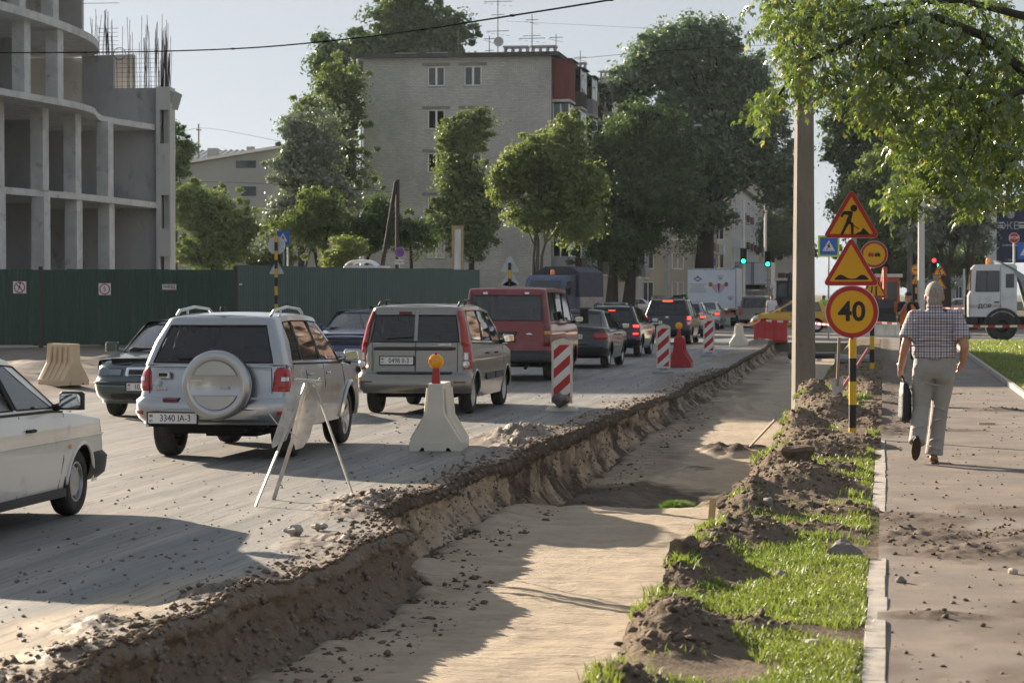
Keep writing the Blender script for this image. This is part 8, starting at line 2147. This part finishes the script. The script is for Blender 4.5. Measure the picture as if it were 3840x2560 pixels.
def plaid():
    m = bpy.data.materials.new('plaid_shirt'); m.use_nodes = True; N = m.node_tree.nodes; L = m.node_tree.links; b = N['Principled BSDF']; b.inputs['Roughness'].default_value = .85
    tc = N.new('ShaderNodeTexCoord'); sp = N.new('ShaderNodeSeparateXYZ'); L.new(tc.outputs['Object'], sp.inputs[0])
    def stripe(sock, per, w, ph):
        a = N.new('ShaderNodeMath'); a.operation = 'MULTIPLY_ADD'; a.inputs[1].default_value = 1 / per; a.inputs[2].default_value = ph; L.new(sock, a.inputs[0])
        f = N.new('ShaderNodeMath'); f.operation = 'FRACT'; L.new(a.outputs[0], f.inputs[0])
        g = N.new('ShaderNodeMath'); g.operation = 'LESS_THAN'; g.inputs[1].default_value = w; L.new(f.outputs[0], g.inputs[0]); return g.outputs[0]
    def mix(fac, a, c):
        x = N.new('ShaderNodeMix'); x.data_type = 'RGBA'
        mu = N.new('ShaderNodeMath'); mu.operation = 'MULTIPLY'; mu.inputs[1].default_value = .62; L.new(fac, mu.inputs[0]); L.new(mu.outputs[0], x.inputs[0])
        if isinstance(a, tuple): x.inputs[6].default_value = a
        else: L.new(a, x.inputs[6])
        x.inputs[7].default_value = (*c, 1); return x.outputs[2]
    s = (.62, .60, .62, 1)
    for sock in (sp.outputs[0], sp.outputs[2]):
        s = mix(stripe(sock, .056, .30, 0.), s, (.03, .04, .12)); s = mix(stripe(sock, .056, .22, .45), s, (.20, .08, .06))
    L.new(s, b.inputs['Base Color']); MATS['plaid_shirt'] = m
plaid()
def remesh(name, mb, m, parent, voxel=.012, it=6, fac=.5):
    me = bpy.data.meshes.new('tmp'); me.from_pydata(mb.v, [], mb.f)
    bm = bmesh.new(); bm.from_mesh(me); bmesh.ops.recalc_face_normals(bm, faces=bm.faces); bm.to_mesh(me); bm.free()
    o = bpy.data.objects.new('tmp', me); COL.objects.link(o)
    r_ = o.modifiers.new('r', 'REMESH'); r_.mode = 'VOXEL'; r_.voxel_size = voxel
    s_ = o.modifiers.new('s', 'SMOOTH'); s_.iterations = it; s_.factor = fac
    dg = bpy.context.evaluated_depsgraph_get(); me2 = bpy.data.meshes.new_from_object(o.evaluated_get(dg)); bpy.data.objects.remove(o)
    me2.materials.clear(); me2.materials.append(MATS[m]); me2.polygons.foreach_set('use_smooth', [True] * len(me2.polygons)); me2.name = name
    q = bpy.data.objects.new(name, me2); COL.objects.link(q); q.parent = parent
    return q
def limb(mb, pts, rad, n=10):
    """tapered limb with round ends"""
    mb.tube(pts, rad, n)
    for p, r_ in zip(pts, rad): mb.ball(p, r_ * 1.0, 10, 7)
def loft(mb, rings, n=18):
    """closed loft of ellipses (x, y, z, half width, half depth)"""
    vs = []
    for (x, y, z, a, b) in rings:
        for k in range(n):
            t = 2 * math.pi * k / n; c, s = math.cos(t), math.sin(t)
            vs.append((x + a * math.copysign(abs(c) ** .85, c), y + b * math.copysign(abs(s) ** .85, s), z))
    fs = [list(range(n))[::-1], [(len(rings) - 1) * n + k for k in range(n)]]
    for j in range(len(rings) - 1):
        for k in range(n): fs.append((j * n + k, j * n + (k + 1) % n, (j + 1) * n + (k + 1) % n, (j + 1) * n + k))
    mb.add(vs, fs)
def hand(mb, w, d, side, curl=.6, s=1.):
    """palm, four bent fingers of different length and a thumb; d = direction of the hand"""
    w, d = Vector(w), Vector(d).normalized(); a = Vector((0, 1, 0)); a = (a - d * a.dot(d)).normalized(); nrm = d.cross(a) * side
    pc = w + d * .05 * s; mb.tube([w - d * .01, w + d * .035 * s, w + d * .09 * s], [.026 * s, .038 * s, .034 * s], 8, flat=.55)
    for i, (off, l) in enumerate(((.028, .075), (.010, .085), (-.009, .08), (-.027, .062))):
        b = w + d * .088 * s + a * off * s; k1 = b + (d * math.cos(curl * .5) + nrm * math.sin(curl * .5)) * l * .5 * s; k2 = k1 + (d * math.cos(curl * 1.4) + nrm * math.sin(curl * 1.4)) * l * .35 * s; k3 = k2 + (d * math.cos(curl * 2.1) + nrm * math.sin(curl * 2.1)) * l * .25 * s
        mb.tube([b - d * .02, b, k1, k2, k3], [.010 * s, .010 * s, .0095 * s, .009 * s, .007 * s], 6)
    tb = w + d * .03 * s + a * .03 * s; mb.tube([tb, tb + (a * .7 + d * .6 + nrm * .3) * .035 * s, tb + (a * .6 + d * .9 + nrm * .6) * .062 * s], [.013 * s, .011 * s, .008 * s], 6)
def head(mb, c, s=1., ry=0.):
    """skull, jaw, nose, ears; the face looks along +Y"""
    c = Vector(c); mb.ball(c + Vector((0, -.008, .02)) * s, (.078 * s, .098 * s, .10 * s), 16, 12); mb.ball(c + Vector((0, .022, -.055)) * s, (.060 * s, .075 * s, .075 * s), 14, 10)
    mb.tube([c + Vector((0, .088, .012)) * s, c + Vector((0, .112, -.03)) * s], [.009 * s, .016 * s], 6); mb.ball(c + Vector((0, .075, -.092)) * s, (.025 * s, .022 * s, .018 * s), 8, 6); mb.ball(c + Vector((0, .092, -.062)) * s, (.026 * s, .010 * s, .010 * s), 8, 6)
    for q in (-1, 1): mb.ball(c + Vector((q * .081, -.005, -.012)) * s, (.012 * s, .024 * s, .036 * s), 8, 8); mb.ball(c + Vector((q * .035, .078, .022)) * s, (.022 * s, .016 * s, .010 * s), 8, 6)
    mb.tube([c + Vector((0, -.02, -.05)) * s, c + Vector((0, -.03, -.18)) * s], [.058 * s, .062 * s], 12)
def eyes(t, c, s=1.):
    for q in (-1, 1): MB().ball((c[0] + q * .032 * s, c[1] + .086 * s, c[2] + .006 * s), .012 * s, 8, 6).build('eye', 'cap_dark', t)

# ---- the man walking away with a black bag
P0 = at(3502, 1736, 0.)
t = thing('person', 'man in checked shirt and grey trousers walking away along the footway', 'person', (P0.x, P0.y, 0.0))
hx = .0
b = MB(); head(b, (.0, .02, 1.69), 1.10)
LS, LE, LW = (-.20, .0, 1.475), (-.285, -.06, 1.20), (-.335, .01, .965); RS, RE, RW = (.215, 0, 1.475), (.30, -.10, 1.19), (.285, .04, 1.03)
limb(b, [LS, LE, LW], [.055, .048, .034]); limb(b, [LE, tuple((Vector(LE) * .65 + Vector(LW) * .35))], [.046, .047]); limb(b, [RS, RE, RW], [.055, .048, .034])
hand(b, LW, (-.03, .05, -1), 1, 1.0, 1.05); hand(b, RW, (-.35, .35, -.85), -1, .55, 1.05)
loft(b, [(0, 0, .95, .17, .11), (0, 0, 1.1, .17, .12), (0, 0, 1.3, .19, .12), (0, 0, 1.45, .17, .10), (0, -.01, 1.53, .07, .06)])
limb(b, [(-.10, 0, .95), (-.12, -.08, .55), (-.165, -.20, .27)], [.08, .06, .035]); limb(b, [(.09, 0, .95), (.05, .03, .52), (.0, .0, .13)], [.08, .06, .035])
remesh('body', b, 'skin', t, .0075, 4)
h = MB(); c = Vector((0, .02, 1.70)); h.ball(c + Vector((0, -.018, .03)), (.091, .110, .108), 20, 14, .03, 4); h.ball(c + Vector((0, -.055, -.045)), (.078, .062, .075), 16, 10)
cutf = [(f, m_) for f, m_ in zip(h.f, h.mi) if not (sum(h.v[i][1] for i in f) / len(f) > c.y + .055 and sum(h.v[i][2] for i in f) / len(f) < c.z + .075)]
h.f = [f for f, _ in cutf]; h.mi = [0] * len(h.f); h.build('hair', 'hair_grey', t, 180)
s = MB(); loft(s, [(.0, .0, 1.055, .205, .155), (0, .01, 1.10, .225, .175), (.0, .02, 1.20, .225, .170), (0, .0, 1.32, .225, .150), (0, -.01, 1.42, .215, .130), (.0, -.01, 1.49, .175, .105), (0, -.01, 1.535, .10, .075), (0, .0, 1.565, .072, .066), (0, .0, 1.60, .070, .068)], 22)
for S_, E_ in ((LS, LE), (RS, RE)):
    S_, E_ = Vector(S_), Vector(E_); e2 = S_.lerp(E_, .78); s.tube([S_ + Vector((-S_.x * .45, 0, .015)), S_, S_.lerp(E_, .4), e2], [.075, .085, .090, .095], 14); s.ball(S_, .082, 12, 8)
q_ = random.Random(2)
for k in range(9): z = 1.09 + .05 * k; a = q_.uniform(-1, 1); s.tube([(-.19 + .05 * a, -.13 - .01 * k * 0, z), (0, -.168, z - .03 * a), (.19, -.13, z + .02 * a)], [.012, .010, .012], 6)
remesh('shirt', s, 'plaid_shirt', t, .010, 4)
col_ = MB(); col_.lathe([(.074, -.02), (.083, .0), (.078, .035), (.070, .036), (.066, -.01)], (0, .0, 1.575), 'z', 20); col_.build('collar', 'plaid_shirt', t)
p = MB(); loft(p, [(.0, .0, .86, .20, .14), (0, -.01, .92, .215, .165), (0, -.01, .98, .212, .16), (0, .0, 1.05, .205, .15), (0, 0, 1.085, .20, .148)], 20)
p.tube([(-.105, -.01, .95), (-.115, -.04, .78), (-.13, -.07, .56), (-.155, -.17, .35), (-.175, -.24, .21)], [.115, .108, .088, .084, .086], 14); p.tube([(.10, .0, .95), (.085, .01, .78), (.055, .035, .54), (.025, .01, .30), (.0, -.005, .085)], [.115, .108, .088, .086, .092], 14)
for q in (-1, 1): p.ball((q * .095, -.075, .90), (.10, .085, .105), 12, 8)
for (x, y, z, dz, l) in ((.0, -.15, .80, -.02, .1), (-.12, -.13, .60, .03, .07), (.07, -.05, .55, -.03, .07), (.05, -.07, .45, .03, .08), (.02, -.08, .25, .02, .08), (.0, -.085, .16, -.02, .08), (-.15, -.24, .38, .02, .07), (-.165, -.30, .27, -.02, .07)): p.tube([(x - l, y, z - dz), (x, y - .012, z), (x + l, y, z + dz)], [.006, .013, .006], 6)
remesh('trousers', p, 'trouser_grey', t, .010, 3)
bl = MB().lathe([(.205, -.018), (.210, 0), (.205, .018)], (0, 0, 0), 'z', 28).build('belt', 'bag_black', t); bl.location = (0, 0, 1.07); bl.scale = (1, .74, 1)
def shoe(x, y, z, pitch, yaw=0.):
    s = MB(); s.tube([(0, -.10, .045), (0, -.04, .05), (0, .06, .045), (0, .15, .035)], [.040, .045, .044, .034], 12, flat=.8); s.ball((0, -.09, .055), (.040, .045, .05), 12, 8); s.ball((0, .15, .034), (.040, .05, .03), 12, 8); o = remesh('shoe', s, 'shoe_brown', t, .009, 3)
    so = MB(); so.prism([(.045 * math.cos(a) * (1 if math.sin(a) < 0 else 1.05), -.02 + .165 * math.sin(a) + .04 * (math.sin(a) > 0) * math.sin(a)) for a in [q * .2618 for q in range(24)]], 0, .022, 'z'); so.build('sole', 'sole', o, 30)
    o.location = (x, y, z); o.rotation_euler = (pitch, 0, yaw)
shoe(.0, .03, .0, 0., -.08); shoe(-.18, -.22, .155, -.75, .05)
w_ = MB().lathe([(.036, -.012), (.040, 0), (.036, .012)], (0, 0, 0), 'z', 16).build('watch', 'galv', t); w_.location = (LW[0] + .004, LW[1] - .005, LW[2] + .035)
bg_ = thing('bag', 'black soft briefcase hanging from the walking man\'s left hand', 'bag', (P0.x - .29, P0.y + .03, .40), .06)
bb_ = MB(); bb_.ball((0, 0, .20), (.050, .20, .205), 18, 12); loft(bb_, [(.0, 0, .02, .05, .15), (0, 0, .06, .068, .19), (0, 0, .30, .062, .19), (-.01, 0, .42, .035, .15)], 18); remesh('case', bb_, 'bag_black', bg_, .011, 5); MB().tube([(-.01, -.10, .40), (-.03, -.06, .47), (-.035, .0, .49), (-.03, .06, .47), (-.01, .10, .40)], .012, 8).build('handle', 'bag_black', bg_); MB().tube([(.055, -.16, .34), (.07, .0, .36), (.055, .16, .34)], .006, 6).build('zip', 'metal_dark', bg_)

# ---- simpler figures farther off
def figure(label, loc, rz, top, legs, J=None, vest=None, hair='hair_brown', cap=False, short=False, seated=False, s=1.):
    t = thing('person', label, 'person', loc, rz)
    j = dict(LS=(-.19, 0, 1.44), LE=(-.25, -.03, 1.16), LW=(-.26, .08, .93), RS=(.19, 0, 1.44), RE=(.25, -.03, 1.16), RW=(.26, .08, .93), LK=(-.11, .02, .50), LA=(-.12, 0, .08), RK=(.11, .02, .50), RA=(.13, .0, .08), H=(0, .02, 1.63))
    j.update(J or {})
    b = MB(); head(b, j['H'], 1.05)
    for S_ in 'LR': limb(b, [j[S_ + 'S'], j[S_ + 'E'], j[S_ + 'W']], [.05, .043, .032], 8); d = Vector(j[S_ + 'W']) - Vector(j[S_ + 'E']); hand(b, j[S_ + 'W'], d, 1 if S_ == 'L' else -1, .7)
    loft(b, [(0, 0, .92, .15, .10), (0, 0, 1.2, .16, .11), (0, 0, 1.42, .15, .09), (0, 0, 1.5, .06, .06)], 12)
    if not seated:
        for S_, x in (('L', -.10), ('R', .10)): limb(b, [(x, 0, .92), j[S_ + 'K'], j[S_ + 'A']], [.07, .05, .04], 8)
    remesh('body', b, 'skin', t, .012, 3)
    c = MB(); loft(c, [(0, 0, .93, .185, .125), (0, 0, 1.1, .19, .13), (0, 0, 1.32, .20, .125), (0, 0, 1.43, .175, .10), (0, 0, 1.50, .075, .07)], 14)
    for S_ in 'LR': S0, E0, W0 = Vector(j[S_ + 'S']), Vector(j[S_ + 'E']), Vector(j[S_ + 'W']); c.tube([S0 * 1.0 - Vector((S0.x * .4, 0, 0)), S0, S0.lerp(E0, .75)] + ([] if short else [E0, E0.lerp(W0, .85)]), [.07, .075, .07] + ([] if short else [.062, .05]), 10); c.ball(S0, .072, 8, 6)
    remesh('shirt', c, top, t, .014, 3)
    if vest:
        v = MB(); loft(v, [(0, 0, .90, .20, .14), (0, 0, 1.1, .205, .145), (0, 0, 1.32, .205, .14), (0, 0, 1.44, .15, .11)], 14)
        v.f = [f for f in v.f if not (len(f) == 4 and sum(v.v[i][1] for i in f) / 4 > .10 and abs(sum(v.v[i][0] for i in f) / 4) < .07)]; v.mi = [0] * len(v.f); v.build('vest', vest, t, 60)
    if not seated:
        p = MB(); loft(p, [(0, 0, .84, .17, .12), (0, 0, .95, .185, .13)], 14)
        for S_, x in (('L', -.09), ('R', .09)): p.tube([(x, 0, .92), j[S_ + 'K'], j[S_ + 'A']], [.10, .078, .075], 10); p.ball((x, 0, .90), .10, 8, 6)
        remesh('trousers', p, legs, t, .014, 3)
        for S_ in 'LR': a = j[S_ + 'A']; sh_ = MB(); sh_.tube([(a[0], a[1] - .07, .04), (a[0], a[1] + .03, .05), (a[0], a[1] + .15, .035)], [.04, .045, .035], 8, flat=.8); sh_.build('shoe', 'sole', t)
    hh = MB(); H = Vector(j['H'])
    if cap: hh.ball(H + Vector((0, -.005, .06)), (.09, .108, .075), 14, 8); hh.prism([(H.x + .075 * math.cos(a), H.y + .07 + .10 * abs(math.sin(a))) for a in [q * .314 for q in range(11)]], H.z + .05, H.z + .062, 'z')
    else: hh.ball(H + Vector((0, -.02, .045)), (.088, .104, .09), 14, 8)
    hh.build('cap' if cap else 'hair', 'cap_dark' if cap else hair, t, 60); eyes(t, tuple(H), 1.05)
    return t
p = at(3405, 1358, 0.); figure('worker in orange vest and dark cap holding a hand to his mouth', (p.x, p.y, 0), math.pi + .15, 'cloth_navy', 'cloth_green', dict(RS=(.19, 0, 1.44), RE=(.23, .12, 1.20), RW=(.06, .17, 1.46), LE=(-.27, -.04, 1.18), LW=(-.24, .12, 1.0), RK=(.13, .02, .5), RA=(.17, 0, .08), LA=(-.14, 0, .08)), 'vest_orange', cap=True, short=True)
p = atY(2887, 1200, 122); figure('man in white T-shirt walking between the traffic and the yellow car', (p.x, 124, -.15), math.pi - .1, 'cloth_white', 'cloth_navy', dict(LK=(-.10, .15, .52), LA=(-.11, .22, .1), RK=(.10, -.08, .5), RA=(.11, -.25, .15)), short=True)
p = atY(3063, 1130, 118); figure('stooping worker in lime vest right of the concrete pole', (p.x, 132, -.15), .6, 'vest_lime', 'cloth_navy', short=False)
figure('driver in red shirt at the window of the white tipper truck', (xf + 1.0, YT + .8, 1.05 - .15 - .15), math.pi / 2, 'cloth_red', 'cloth_navy', dict(LE=(-.24, .14, 1.2), LW=(-.2, .42, 1.18), RE=(.24, .14, 1.2), RW=(.2, .42, 1.18)), short=True, seated=True)
VL = VIOLET.location
for i, (dx, dy, lb, m_) in enumerate(((-.36, 2.25, 'passenger in dark shirt beside the driver of the violet blue car', 'cloth_navy'), (.36, 2.25, 'driver in pale shirt behind the windscreen of the violet blue car', 'balcony_pale'), (.02, 1.45, 'back seat passenger in the middle of the violet blue car', 'cloth_green'))):
    figure(lb, (VL.x + dx, VL.y - dy, -.15 - .37), math.pi, m_, m_, dict(LE=(-.24, .14, 1.2), LW=(-.2, .35, 1.15), RE=(.24, .14, 1.2), RW=(.2, .35, 1.15)), seated=True)

# ------------------------------------------------------------------ the hazy evening air
hz = MB().b2((-2600, -480, -2.5), (2600, 2700, 46)).build('haze', None, None, 0)
hm = bpy.data.materials.new('haze'); hm.use_nodes = True; hn = hm.node_tree; hn.nodes.clear()
ho = hn.nodes.new('ShaderNodeOutputMaterial'); hv = hn.nodes.new('ShaderNodeVolumePrincipled')
hv.inputs['Color'].default_value = (.80, .89, 1., 1); hv.inputs['Density'].default_value = .00008; hv.inputs['Anisotropy'].default_value = .25
hn.links.new(hv.outputs[0], ho.inputs['Volume']); hz.data.materials.clear(); hz.data.materials.append(hm)
tag(hz, kind='stuff')
